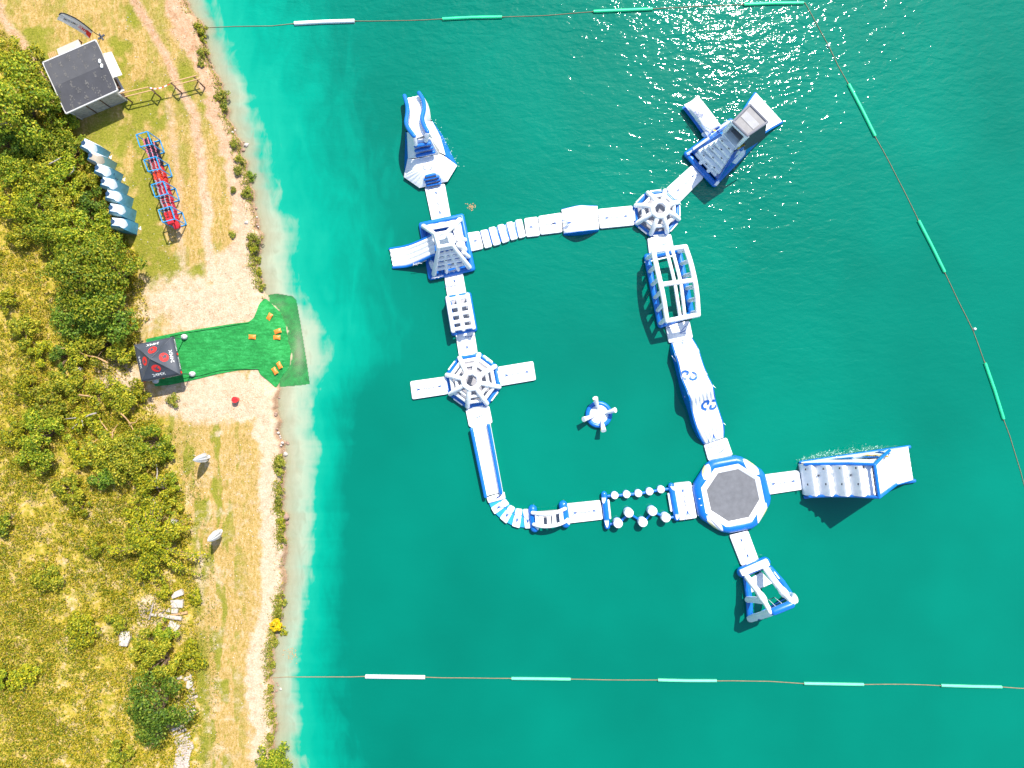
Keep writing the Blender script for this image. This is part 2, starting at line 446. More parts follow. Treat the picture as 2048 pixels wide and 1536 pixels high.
bp = nd(nt, 'ShaderNodeBump', Strength=.8, Distance=.10); L.new(mth('ADD', fine, mth('MULTIPLY', speck, .35)), bp.inputs['Height']); L.new(bp.outputs[0], b.inputs['Normal'])
ground_mat = m

gx = axis([(-3000, -600, 300), (-600, -120, 40), (-120, -46, 6), (-46, -12, .13), (-12, 0, .6), (0, 40, 5), (40, 300, 26), (300, 3000, 200)])
gy = axis([(-3000, -600, 300), (-600, -120, 40), (-120, -34, 5), (-34, 34, .14), (34, 120, 5), (120, 600, 40), (600, 3000, 300)])
X, Y = np.meshgrid(gx, gy); Z = ground_z(X, Y)
px, py = to_px(X, Y, G); D = X-shore_x(Y); dpx = -D*F/H
n1 = fbm(X, Y, .5); n2 = fbm(X+31, Y-12, 1.3); n3 = fbm(X-7, Y+55, .22)
def line_mask(pts, w):
    ys = np.array([p[1] for p in pts]); xs = np.array([p[0] for p in pts])
    o = np.argsort(ys); cx = np.interp(py, ys[o], xs[o], left=-999, right=-999)
    return np.exp(-((px-cx+(n1-.5)*22)/w)**2)
bankw = np.interp(py, [-200, 0, 60, 120, 250, 400, 480, 560, 640, 760, 830, 1000, 1200, 1350, 1450, 1536], [55, 42, 62, 36, 38, 44, 56, 85, 80, 66, 44, 42, 40, 44, 44, 42])
sand = smooth(1.35, .70, dpx/bankw+(n1-.5)*.35+(n2-.5)*.45)
sand = np.maximum(sand, .85*line_mask([(260, -20), (300, 60), (345, 140), (385, 230), (402, 320), (412, 420), (425, 560)], 13))
sand = np.maximum(sand, .55*line_mask([(335, 200), (352, 320), (362, 420), (368, 560)], 12))
sand = np.maximum(sand, .75*line_mask([(-20, -10), (20, 50), (60, 110), (85, 160)], 14))
sand = np.maximum(sand, smooth(250, 60, np.hypot((px-430)*1.0, (py-610)*2.4)+(n2-.5)*160)*.95)
sand = np.maximum(sand, smooth(190, 60, np.hypot((px-440)*.9, (py-790)*2.0)+(n2-.5)*140)*.9)
sand = np.maximum(sand, smooth(60, 25, np.hypot(px-235, py-760)+(n2-.5)*40)*.8)
sand = np.maximum(sand, smooth(34, 12, np.hypot((px-300)*.9, (py-1225)*.7)+(n2-.5)*30)*.8)
sand = np.maximum(sand, .42*smooth(700, 1000, py)*smooth(.40, .62, n2*.6+fbm(X, Y, 3.0)*.4))
sand = np.maximum(sand, .6*line_mask([(392, 1080), (400, 1140), (412, 1210)], 7))
sand = np.maximum(sand, smooth(90, 40, np.hypot(px-250, (py-720)*1.3)+(n2-.5)*60)*.5)
green = smooth(.47, .64, n3*.7+n2*.3)*.8
for (gx_, gy_, sx_, sy_, a_) in ((320, 55, 30, 60, .6), (370, 180, 26, 90, .9), (410, 220, 22, 80, .8), (215, 270, 60, 60, .75), (270, 420, 40, 80, .55), (130, 270, 60, 40, .6), (455, 480, 12, 70, .7), (355, 790, 28, 50, .8), (370, 870, 40, 50, .5), (390, 1180, 26, 60, .9), (410, 1350, 40, 120, .9), (420, 1480, 50, 90, .9), (330, 610, 30, 30, .5), (210, 230, 50, 40, .6)):
    green = np.maximum(green, a_*np.exp(-((px-gx_)/sx_)**2-((py-gy_)/sy_)**2)*(.6+.8*n1))
green = green*(1-.75*smooth(60, 20, np.abs(px-455)))*np.interp(py, [0, 700, 900, 1100, 1536], [1, 1, 1.05, 1.0, 1.15])
green = np.maximum(green, (.5+.3*smooth(750, 900, py))*smooth(.44, .60, fbm(X*2.2, Y*.55, .9))*smooth(560, 420, px))
mead = smooth(-14, 16, np.interp(py, _my, _mx)-px+(n2-.5)*44)
redn = np.interp(py, [0, 150, 350, 480, 560], [.95, .9, .6, .25, 0])
redn = np.maximum(redn, smooth(6, 0, dpx)*.8)
redn = np.where(px < 120, .8, redn)
wet = smooth(.25, -.1, -D)
ground = gridmesh('ground', X, Y, Z, ground_mat, dict(sand=sand, green=green, meadow=mead, redness=redn, wet=wet, rim=smooth(9, 4, dpx+(n2-.5)*9)*smooth(-7, -1, dpx)*np.interp(py, [560, 600, 745, 780], [1, 0, 0, 1]))); tag(ground, kind='structure')

# ---------------- lake water
m, nt, N, L, b = _new('lake_water')
tc = nd(nt, 'ShaderNodeTexCoord'); P = tc.outputs['Object']
sd = attr(nt, 'reach')        # 0 at the shore, 1 where the shallows end
mpw = nd(nt, 'ShaderNodeMapping'); mpw.inputs['Scale'].default_value = (1.3, .5, 1); L.new(P, mpw.inputs['Vector'])
cloud = noise(.33, 4, .5, mpw.outputs[0], 1.4); puff = noise(1.3, 4, .55, mpw.outputs[0], .9)
big = noise(.07, 3, .5)
t = mth('ADD', sd, mth('ADD', mth('MULTIPLY', mth('SUBTRACT', cloud, .5), .62), mth('MULTIPLY', mth('SUBTRACT', puff, .5), .22)))
t = mth('ADD', mth('MULTIPLY', mth('SUBTRACT', t, sd), mth('MULTIPLY', sd, 1.6, True)), sd)
shal = rmp(t, [(0, (.54, .46, .32)), (.08, (.42, .43, .30)), (.20, (.27, .38, .27)), (.31, (.005, .315, .21)), (.50, (.0, .275, .186)), (.80, (.0, .195, .134)), (1.0, (.0, .163, .115))])
deep = rmp(big, [(.3, (.0, .138, .095)), (.7, (.0, .180, .124))])
colr = mix(rmp(t, [(.85, (0, 0, 0)), (1.15, (1, 1, 1))]), shal, deep)
# relief: swell, ripples and fine chop
def wave(scale, sx, sy, rot, det=3):
    mm = nd(nt, 'ShaderNodeMapping'); mm.inputs['Scale'].default_value = (sx, sy, 1); mm.inputs['Rotation'].default_value = (0, 0, R(rot)); L.new(P, mm.inputs['Vector'])
    return noise(scale, det, .55, mm.outputs[0], .3)
chop = attr(nt, 'chop')
h = mth('ADD', mth('MULTIPLY', wave(.75, 1.0, 2.0, -28, 2), .092), mth('ADD', mth('MULTIPLY', wave(2.0, 1, 1.9, -14, 2), .024), mth('MULTIPLY', wave(5.0, 1, 1.6, -40, 1), .0045)))
h = mth('MULTIPLY', h, chop)
bp = nd(nt, 'ShaderNodeBump', Strength=1.0, Distance=1.0); L.new(h, bp.inputs['Height'])
N.remove(b)
dif = nd(nt, 'ShaderNodeBsdfDiffuse'); L.new(colr, dif.inputs['Color']); L.new(bp.outputs[0], dif.inputs['Normal'])
tr = nd(nt, 'ShaderNodeBsdfTransparent'); tr.inputs['Color'].default_value = (.86, .97, .90, 1)
opa = mth('ADD', mth('MULTIPLY', attr(nt, 'depth'), mth('ADD', mth('MULTIPLY', puff, 5.0), 2.2)), 0, True)
opa = mth('POWER', opa, .75)
ms = nd(nt, 'ShaderNodeMixShader'); L.new(opa, ms.inputs[0]); L.new(tr.outputs[0], ms.inputs[1]); L.new(dif.outputs[0], ms.inputs[2])
gl = nd(nt, 'ShaderNodeBsdfGlossy', Roughness=.05); L.new(bp.outputs[0], gl.inputs['Normal'])
fr = nd(nt, 'ShaderNodeFresnel', IOR=1.33); L.new(bp.outputs[0], fr.inputs['Normal'])
m2 = nd(nt, 'ShaderNodeMixShader'); L.new(fr.outputs[0], m2.inputs[0]); L.new(ms.outputs[0], m2.inputs[1]); L.new(gl.outputs[0], m2.inputs[2])
L.new(m2.outputs[0], N['Material Output'].inputs['Surface'])
water_mat = m

wx = axis([(-120, -30, 15), (-30, -20.1, .12), (-20.1, -15.9, .05), (-15.9, -10, .12), (-10, 0, .5), (0, 45, 1.5), (45, 300, 20), (300, 1500, 150)])
wy = axis([(-1500, -300, 200), (-300, -34, 12), (-34, -.4, .2), (-.4, 7.4, .05), (7.4, 34, .2), (34, 300, 12), (300, 1500, 200)])
X, Y = np.meshgrid(wx, wy)
D = X-shore_x(Y); px, py = to_px(X, Y, 0)
reach = np.interp(py, [-400, 0, 200, 450, 600, 700, 800, 900, 1000, 1200, 1350, 1536], [14, 13, 12.5, 12, 12, 10, 6.5, 5.6, 5.0, 5.0, 5.8, 7.0])
fringe = np.interp(py, [-400, 0, 60, 130, 190, 260, 340, 400, 440, 520, 600, 760, 830, 900, 1000, 1200, 1350, 1536], [1.6, 1.6, .9, 1.5, 2.0, 1.6, 1.0, 1.5, 2.2, 2.5, 2.6, 2.9, 2.6, 2.7, 2.3, 1.9, 2.0, 1.7])
# submerged landing mat: shallower water above it
MATSUB = [(526, 600), (536, 590), (552, 587), (585, 592), (593, 600), (600, 640), (613, 720), (620, 768), (600, 771), (558, 774), (553, 760), (577, 735), (580, 700), (572, 665), (556, 640)]
def inside(poly, x, y):
    r_ = np.zeros(np.shape(x), bool); n = len(poly)
    for i in range(n):
        x1, y1 = poly[i-1]; x2, y2 = poly[i]
        c_ = ((y1 > y) != (y2 > y)) & (x < (x2-x1)*(y-y1)/((y2-y1) if y2 != y1 else 1e-9)+x1); r_ ^= c_
    return r_
dep = np.clip(-ground_z(X, Y), 0, 9)
onmat = inside(MATSUB, px, py)
cl = np.exp(-(((px-598)/9)**2+((py-700)/38)**2))*1.3+np.exp(-(((px-560)/9)**2+((py-609)/7)**2))*.35
dep = np.where(onmat, .006+.045*cl, dep)
chopf = .10+.95*smooth(620, 1500, px+(420-py)*1.15+(fbm(X, Y, .12)-.5)*500)*smooth(1300, 150, py)
chopf = chopf*smooth(-.2, 6, D)*(.45+1.1*fbm(X, Y, .16))
lee = smooth(1500, 2100, px)*smooth(0, 500, py); chopf = chopf*(1-.55*lee)
water = gridmesh('water', X, Y, np.zeros_like(X), water_mat, dict(reach=np.clip(np.where(D < fringe, .27*D/fringe, .27+.73*(D-fringe)/(reach-fringe)), 0, 3), depth=dep, chop=chopf)); tag(water, kind='structure')

# ---------------- artificial turf landing and submerged mat
m, nt, N, L, b = _new('artificial_turf'); tc = nd(nt, 'ShaderNodeTexCoord'); P = tc.outputs['Object']
mp = nd(nt, 'ShaderNodeMapping'); mp.inputs['Scale'].default_value = (.5, 1.6, 1); mp.inputs['Rotation'].default_value = (0, 0, R(10)); L.new(P, mp.inputs['Vector'])
a1 = mth('ADD', mth('MULTIPLY', noise(3.5, 6, .75, mp.outputs[0]), .7), mth('MULTIPLY', noise(.8, 4, .7), .3)); a2 = noise(13, 4, .75)
c = rmp(mth('ADD', mth('MULTIPLY', a1, .7), mth('MULTIPLY', a2, .3)), [(.36, (.0, .12, .022)), (.48, (.006, .22, .035)), (.56, (.02, .32, .07)), (.68, (.12, .48, .17))])
L.new(c, b.inputs['Base Color']); b.inputs['Roughness'].default_value = .85
bp = nd(nt, 'ShaderNodeBump', Strength=.7, Distance=.05); L.new(a2, bp.inputs['Height']); L.new(bp.outputs[0], b.inputs['Normal'])
turf = m
wetturf = plain('wet_turf', (.004, .25, .05), .8, var=.45, scale=1.6, bump=.03, bscale=9)
def drape(name, poly_px, dz, mat, zf=None, step=.16, label=None, cat=None):
    """cloth lying over the ground inside a plan polygon"""
    pts = [PG(x, y) for x, y in poly_px] if zf is None else [W(x, y, -.03) for x, y in poly_px]
    pl = round_poly([Vector((p.x, p.y)) for p in pts], .15, 3); P2 = [(p.x, p.y) for p in pl]
    bm = bmesh.new(); vs = [bm.verts.new((p[0], p[1], 0)) for p in P2]; bm.faces.new(vs)
    x0, x1 = min(p[0] for p in P2), max(p[0] for p in P2); y0, y1 = min(p[1] for p in P2), max(p[1] for p in P2)
    for ax, lo, hi in ((0, x0, x1), (1, y0, y1)):
        for q in np.arange(lo+step, hi, step):
            co = (q, 0, 0) if ax == 0 else (0, q, 0); no = (1, 0, 0) if ax == 0 else (0, 1, 0)
            bmesh.ops.bisect_plane(bm, geom=bm.verts[:]+bm.edges[:]+bm.faces[:], plane_co=co, plane_no=no)
    xy = np.array([(v.co.x, v.co.y) for v in bm.verts])
    z = (ground_z(xy[:, 0], xy[:, 1])+dz) if zf is None else zf(xy[:, 0], xy[:, 1])
    z = z+(fbm(xy[:, 0], xy[:, 1], 1.8, 2)-.5)*.03*(zf is None)
    for v, q in zip(bm.verts, z): v.co.z = q
    ext = bmesh.ops.extrude_face_region(bm, geom=bm.faces[:])
    for g in ext['geom']:
        if isinstance(g, bmesh.types.BMVert): g.co.z -= .03 if zf is None else .02
    bmesh.ops.recalc_face_normals(bm, faces=bm.faces)
    me = bpy.data.meshes.new(name); bm.to_mesh(me); bm.free(); me.materials.append(mat)
    me.polygons.foreach_set('use_smooth', [True]*len(me.polygons)); me.set_sharp_from_angle(angle=R(50))
    o = bpy.data.objects.new(name, me); COL.objects.link(o); return tag(o, label, cat)
MATLAND = [(292, 678), (360, 664), (470, 647), (498, 644), (508, 636), (514, 622), (520, 606), (530, 596), (545, 609), (565, 628), (572, 648), (578, 685), (583, 703), (580, 728), (577, 738),
           (565, 754), (552, 776), (537, 762), (520, 748), (517, 739), (480, 740), (440, 747), (400, 757), (340, 770), (310, 773)]
turf_land = drape('turf_mat', MATLAND, .055, turf, label='bright green artificial turf mat running from the gazebo down to the water', cat='turf mat')
turf_sub = drape('submerged_turf_mat', MATSUB, 0, wetturf, zf=lambda x, y: np.full_like(x, -.035), label='dark wet turf mat lying just under the water at the landing', cat='turf mat')
mb = MB()
for seq in ([(498, 645), (470, 649), (430, 656), (380, 664), (340, 672)], [(520, 738), (480, 737), (440, 741), (400, 749), (360, 757)]):
    mb.tube([PG(x+rnd.uniform(-2, 2), y+rnd.uniform(-1, 1), .10) for x, y in seq], .035, 6)
single('turf_fold', mb, turf, 'long raised creases along both sides of the green turf walkway', 'turf fold')

# ---------------- vegetation
def leafmat(name, stops, trans=.35):
    m, nt, N, L, b = _new(name)
    g = nt.nodes.new('ShaderNodeNewGeometry'); oi = nt.nodes.new('ShaderNodeObjectInfo')
    rp = ramp(nt, stops); L.new(g.outputs['Random Per Island'], rp.inputs[0])
    hs = nd(nt, 'ShaderNodeHueSaturation'); L.new(rp.outputs[0], hs.inputs['Color'])
    mm = nt.nodes.new('ShaderNodeMapRange'); L.new(oi.outputs['Random'], mm.inputs[0]); mm.inputs[3].default_value = .72; mm.inputs[4].default_value = 1.08
    L.new(mm.outputs[0], hs.inputs['Value']); L.new(hs.outputs[0], b.inputs['Base Color']); b.inputs['Roughness'].default_value = .55; b.inputs['Specular IOR Level'].default_value = .3
    tl = nd(nt, 'ShaderNodeBsdfTranslucent'); L.new(hs.outputs[0], tl.inputs['Color'])
    mx = nd(nt, 'ShaderNodeMixShader', Fac=trans); L.new(b.outputs[0], mx.inputs[1]); L.new(tl.outputs[0], mx.inputs[2])
    L.new(mx.outputs[0], N['Material Output'].inputs['Surface']); return m
LEAF = dict(
    dark=leafmat('dark_green_leaf', [(0, (.05, .12, .012)), (.4, (.12, .23, .018)), (.75, (.22, .34, .026)), (1, (.42, .48, .05))]),
    green=leafmat('green_leaf', [(0, (.07, .16, .010)), (.3, (.19, .30, .014)), (.65, (.38, .44, .022)), (1, (.68, .61, .04))]),
    yellow=leafmat('yellow_green_leaf', [(0, (.10, .18, .012)), (.3, (.28, .33, .014)), (.7, (.50, .48, .018)), (1, (.74, .60, .03))]),
    olive=leafmat('olive_leaf', [(0, (.10, .18, .012)), (.35, (.28, .34, .018)), (.7, (.54, .50, .025)), (1, (.76, .64, .06))]))
meadowleaf = leafmat('meadow_leaf', [(0, (.09, .18, .012)), (.25, (.26, .32, .014)), (.45, (.50, .46, .012)), (.75, (.78, .60, .014)), (1, (.86, .62, .10))], .3)
stubble = leafmat('mown_grass_blade', [(0, (.12, .17, .02)), (.35, (.35, .30, .04)), (.7, (.57, .39, .12)), (1, (.78, .58, .34))], .2)
bankleaf = leafmat('bank_leaf', [(0, (.10, .16, .015)), (.4, (.26, .32, .03)), (.8, (.50, .46, .05)), (1, (.62, .42, .08))], .3)
LEAF['bank'] = bankleaf

def leaves(P, Nn, size, r_, asp=.62):
    """diamond leaves at points P with normals Nn -> verts, faces"""
    n = len(P); t = r_.normal(size=(n, 3)); t -= (t*Nn).sum(1)[:, None]*Nn; t /= np.linalg.norm(t, axis=1)[:, None]+1e-9
    u = np.cross(Nn, t); s = (size*(.65+.7*r_.random(n)))[:, None]
    v = np.stack([P-t*s*.5, P+u*s*asp*.5+Nn*s*.08, P+t*s*.5-Nn*s*.1, P-u*s*asp*.5+Nn*s*.08], 1).reshape(-1, 3)
    return v
def quads_mesh(name, v, mat):
    n = len(v)//4; me = bpy.data.meshes.new(name); me.vertices.add(len(v)); me.vertices.foreach_set('co', v.astype(np.float32).ravel())
    me.loops.add(4*n); me.loops.foreach_set('vertex_index', np.arange(4*n, dtype=np.int32))
    me.polygons.add(n); me.polygons.foreach_set('loop_start', np.arange(0, 4*n, 4, dtype=np.int32))
    me.materials.append(mat); me.update(calc_edges=True); return me
def crown_points(Rr, Hh, n, r_, z0=.15):
    """points and normals over a lumpy dome made of many branch clumps"""
    K = int(max(16, 15*Rr)); a = r_.random(K)*2*math.pi; q = np.sqrt(r_.random(K))*.92
    rim = 1+.22*np.sin(a*3+r_.random()*6)+.14*np.sin(a*5+r_.random()*6)
    cx = np.cos(a)*q*Rr*rim*.86; cy_ = np.sin(a)*q*Rr*rim*.86
    cz = Hh*(z0+(.86-z0)*np.sqrt(np.clip(1-(q*.97)**2, 0, 1))*(.72+.35*r_.random(K)))
    lr = Rr*(.11+.15*r_.random(K))+.05
    w = lr**2; k = r_.choice(K, n, p=w/w.sum())
    d = r_.normal(size=(n, 3)); d[:, 2] = np.abs(d[:, 2])*.75+d[:, 2]*.25; d /= np.linalg.norm(d, axis=1)[:, None]
    rad = lr[k]*(.55+.6*r_.random(n))
    P = np.stack([cx[k], cy_[k], cz[k]], 1)+d*rad[:, None]*np.array([1, 1, .8])
    P[:, 2] = np.maximum(P[:, 2], .05)
    Nn = d*.75+np.array([0, 0, .45])+r_.normal(size=(n, 3))*.42; Nn /= np.linalg.norm(Nn, axis=1)[:, None]
    return P, Nn, (cx, cy_, cz, lr)
def bush(px_, py_, rp, kind, name, label, cat, h=None, leaf=.17, dens=1.0, seed=None, group=None, spread=1.0):
    seed = seed or int(px_*7+py_*13); r_ = np.random.default_rng(seed)
    Rr = rp*.04; Hh = h if h else Rr*1.25
    base = PG(px_, py_); g = gz(base.x, base.y)
    zc = g+Hh*.55; c = W(px_, py_, zc); base = Vector((c.x, c.y, gz(c.x, c.y)))
    n = int(min(15000, 520*dens*Rr*Rr*(.17/leaf)**2+220))
    Pp, Nn, (cx, cy_, cz, lr) = crown_points(Rr, Hh, n, r_)
    t = Thing(name, label, cat, base, 0, group)
    o = bpy.data.objects.new('crown', quads_mesh('crown', leaves(Pp, Nn, leaf, r_), LEAF[kind])); COL.objects.link(o); o.parent = t.o
    mb = MB(); K = len(cx); th = max(.03, Rr*.035)
    for i in range(min(K, 14)):
        e = Vector((cx[i], cy_[i], cz[i])); mid_ = e*.45+Vector((0, 0, e.z*.22))
        mb.tube([Vector((0, 0, -.1))+Vector((e.x, e.y, 0))*.03, mid_, e], [th, th*.6, th*.25], 5, cap=False)
    t.part('trunk', mb, bark, local=True)
    return t
# ================================================================== INFLATABLE WATER PARK
UP = Vector((0, 0, 1))
def Q(quad, z): return [W(x, y, z) for x, y in quad]
def fin_print(T, tip, d, size, par=None, lean=0, lab=None):
    """swallow-tail line print: long thin curves spreading from the tip, drawn on the deck"""
    mb = MB(); d = Vector(d).normalized(); s_ = UP.cross(d)
    for side, ln, wd, tk in ((1, 1.0, .46, .058), (-1, .95, .46, .058), (.35, .8, .30, .048), (-.4, .72, .28, .048), (.08, .4, .1, .09)):
        e = tip-d*size*ln+s_*side*size*wd; c_ = tip-d*size*ln*.5+s_*side*size*wd*.25
        ribbon(mb, bez(tip, c_, e), tk*size/1.0)
    return T.part('printed_lines', mb, inkblue, par, smooth=False)
def deck(label, quad, z=.22, ends=(1, 1), word=True, group='white floating walkway mats', name='floating_walkway', cat='walkway', wordat=None, rc=.16, fsize=1.0):
    """rigid white inflatable mat; quad = px corners a,b (one end), c,d (other end)"""
    q = Q(quad, z); c = centroid(q); c.z = 0
    T = Thing(name, label, cat, c, 0, group)
    mb = MB(); mb.slab([(p.x, p.y) for p in q], -.04, z, rc, .035); top = T.part('deck', mb, white)
    mb = MB(); P2 = [(p.x+(p.x-c.x)*.012, p.y+(p.y-c.y)*.02) for p in q]; mb.slab(P2, .0, z*.55, rc, .02); T.part('side_band', mb, seam)
    e0 = (q[0]+q[1])/2; e1 = (q[2]+q[3])/2; ax = (e1-e0); L_ = ax.length; ax.normalize(); wd = (q[1]-q[0]).length
    zt = z+.004
    for k, (e, d) in enumerate(((e0, ax), (e1, -ax))):
        if ends[k]:
            s_ = min(.74, wd*.48)*fsize; tip = e+d*(s_*1.12); tip.z = zt
            fin_print(T, tip, d, s_, top)
    if word:
        tm = text_mesh('Aquaglide', mat=navyink); cc = (e0+e1)/2 if wordat is None else W(*wordat, z); cc.z = zt
        xd = ax if wordat is None else (q[1]-q[0]); xd = xd if xd.x > 0 else -xd
        T.obj('lettering', tm, frame(cc, xd, sc=.225), top)
    return T

deck('long white walkway between the hexagonal slide base and the pyramid tower', [(849, 373.5), (889, 367), (902, 437), (864, 444)])
deck('square white mat joining the pyramid tower to the row of bolsters', [(932, 466), (958.6, 462), (967, 497), (940, 503)][1:]+[(932, 466)], ends=(0, 1), word=False)
BOL = [[(960, 460.5), (974.6, 458), (984.5, 493), (969.5, 497)], [(976.6, 455), (990, 452), (1002, 488), (987, 492)], [(994, 450), (1007, 447), (1019.5, 481.6), (1005, 487)],
       [(1012, 444.5), (1025, 442), (1036, 477), (1022, 481)], [(1030, 439.6), (1043.5, 437), (1052, 473), (1038, 477)]]
bt = Thing('bolster_bridge', 'curved bridge of five white bolsters with blue gaps east of the pyramid tower', 'bridge', centroid([W(1005, 468)]))
for i, b_ in enumerate(BOL):
    q = Q(b_, .3); mb = MB(); mb.slab([(p.x, p.y) for p in q], 0, .30, .14, .09); o = bt.part('bolster', mb, white)
    if i == 2: bt.obj('lettering', text_mesh('Aquaglide', mat=navyink), frame(W(1006.5, 467, .304), W(1001, 449)-W(1012, 486), sc=.17), o)
mb = MB(); mb.slab([(W(x, y).x, W(x, y).y) for x, y in ((959, 464), (1044, 440), (1051, 470), (969, 494))], -.02, .12, .05, .03); bt.part('base_band', mb, blue)
deck('short white mat right after the last bolster of the curved bridge', [(1048, 436.6), (1075, 433), (1080, 471), (1053, 474)][1:]+[(1048, 436.6)], ends=(1, 0), word=False)
deck('white walkway west of the low humped ramp', [(1123, 425), (1125, 464), (1081, 469.5), (1076.5, 432)], ends=(1, 0), wordat=None)
deck('white walkway between the humped ramp and the small spoked dome', [(1196, 418), (1200, 457), (1269, 450), (1265, 411)])
deck('slanting white walkway between the small spoked dome and the roofed slide tower', [(1384, 330), (1408, 355), (1360, 404), (1332, 377)])
deck('short white walkway between the pyramid tower and the grid maze', [(888, 549), (925, 544.5), (933, 590), (895, 596)], ends=(1, 0), wordat=(901, 572))
deck('short white walkway between the grid maze and the large spoked dome', [(911, 668), (948, 661), (955, 706), (918, 713)], ends=(0, 1), wordat=(941, 672))
deck('white arm walkway sticking out west of the large spoked dome', [(820, 763), (824.5, 799), (896, 788), (892, 753)])
deck('white arm walkway sticking out east of the large spoked dome', [(1066, 722.5), (1072, 760), (1001, 772), (995, 734)])
deck('white mat below the large spoked dome, above the long trough slide', [(931, 819), (978, 811.5), (985, 846), (938, 854)], ends=(0, 0), wordat=(949, 823), group=None)
deck('small white mat above the tall tunnel frame, under the small spoked dome', [(1295, 476), (1342, 468), (1348, 497), (1299, 512)], ends=(0, 0), wordat=(1313, 479))
deck('white mat between the tall tunnel frame and the wavy ramp, half in shade', [(1331.5, 651), (1379, 641), (1386, 676), (1338, 686)], ends=(0, 0), wordat=(1345, 653))
deck('white mat between the wavy ramp and the trampoline', [(1408, 890), (1454, 875.5), (1466, 910), (1417, 922)], ends=(0, 0), wordat=(1426, 893))
deck('white walkway between the trampoline and the big eastern slide', [(1528, 950), (1534, 990), (1606, 979), (1598, 941)])
deck('white walkway leading down from the trampoline to the trapeze', [(1459, 1071), (1496, 1061), (1518, 1120), (1483, 1132)])
deck('white walkway between the arched barrel bridge and the stepping pods', [(1132, 1008), (1189, 1002), (1206, 1040), (1137, 1047)][0:1]+[(1137, 1047), (1206, 1039), (1201, 1001)])
# extra tail prints on the four short mats
for a, b_, sgn in (((952, 836), (978, 826), 1), ((1322, 491), (1342, 484), 1), ((1359, 667), (1380, 657), 1), ((1438, 907), (1456, 893), 1)):
    o_ = [o for o in bpy.data.objects if o.name.startswith('floating_walkway') and o.type == 'EMPTY' and (o.location-W(a[0], a[1])).length < 1.4]
    if o_:
        root = o_[0]; T_ = Thing.__new__(Thing); T_.o = root; T_.M = Matrix.Translation(root.location); T_.inv = T_.M.inverted()
        top = [c_ for c_ in root.children if c_.name.startswith('deck')][0]
        tip = W(*a, .226); mb = MB(); d = (W(*b_, .226)-tip); s_ = UP.cross(d)
        for side, ln, tk in ((.55, 1.05, .05), (.1, 1.0, .045), (-.05, .95, .03), (-.45, 1.0, .03)):
            e = tip+d*ln+s_*side*.8; ribbon(mb, bez(tip, tip+d*.5+s_*side*.55, e), tk)
        T_.part('printed_lines', mb, inkblue, top, smooth=False)

# ---- spoked domes
def dome(name, label, outer, ring_c, ring_r, zr, mids, base_r, rot_guess):
    n = 8; po = Q(outer, .45); c0 = centroid(po); c0.z = 0
    T = Thing(name, label, 'climbing dome', c0)
    mb = MB(); bp_ = [c0+(Vector((p.x, p.y, 0))-c0)*1.0+Vector((0, 0, .12)) for p in po]
    mb.tube([p for p in bp_], .21, 10, closed=True); T.part('base_ring', mb, blue, angle=60)
    mb = MB(); mb.slab([(p.x, p.y) for p in bp_], -.05, .10, .1, .03); T.part('floor', mb, floorshaded)
    rc = W(*ring_c, zr); rr = ring_r*(H-zr)/F
    RP = []
    for p in po:
        d = Vector((p.x-c0.x, p.y-c0.y, 0)).normalized(); RP.append(rc+d*rr)
    RP = sorted(RP, key=lambda p: math.atan2(p.y-rc.y, p.x-rc.x))
    for p in po:
        q = min(RP, key=lambda r_: (Vector((r_.x-rc.x, r_.y-rc.y)).normalized()-Vector((p.x-c0.x, p.y-c0.y)).normalized()).length)
        ml = (p+q)/2+Vector((0, 0, .22)); mb = MB(); mb.tube([p, ml, q], [.19, .19, .18], 12); T.part('spoke', mb, white)
    mb = MB(); mb.tube(RP, .22, 12, closed=True); T.part('top_ring', mb, white, angle=60)
    P_ = sorted(po, key=lambda p: math.atan2(p.y-c0.y, p.x-c0.x))
    for f_, rr_ in mids:
        for i in range(n):
            a = P_[i].lerp(RP[i], f_); b_ = P_[(i+1) % n].lerp(RP[(i+1) % n], f_)
            a = a+Vector((0, 0, .06)); b_ = b_+Vector((0, 0, .06)); mb = MB(); mb.tube([a, b_], rr_, 10, cap=False); T.part('cross_tube', mb, white)
    for i in range(n):
        pr = MB()
        a, b_ = bp_[i], bp_[(i+1) % n]; m_ = (a+b_)/2; out = (m_-c0); out.z = 0; out.normalize(); d = (b_-a).normalized()
        z_ = Vector((0, 0, .2)); k = m_+out*.17+z_
        pr.poly3([k-d*.45-out*.055, k+d*.45-out*.055, k+d*.40+out*.05-Vector((0, 0, .05)), k-d*.45+out*.05-Vector((0, 0, .05))], .012)
        T.part('white_patch', pr, white)
    return T
dome('climbing_dome', 'large white spoked climbing dome on a blue octagon, with two arm walkways', [(919, 716), (958, 709), (990, 733), (998, 774), (973.6, 807), (935, 813), (900.5, 788), (894, 750)], (942.6, 761.5), 17, 1.7, ((.24, .15), (.55, .13)), 52, 0)
dome('climbing_dome', 'small white spoked climbing dome on a blue octagon at the upper right corner', [(1296, 386), (1329.6, 382), (1356, 405), (1357, 438), (1334, 464), (1302, 467), (1275, 446), (1272, 411)], (1320, 418), 16, 1.45, ((.42, .15),), 46, 0)

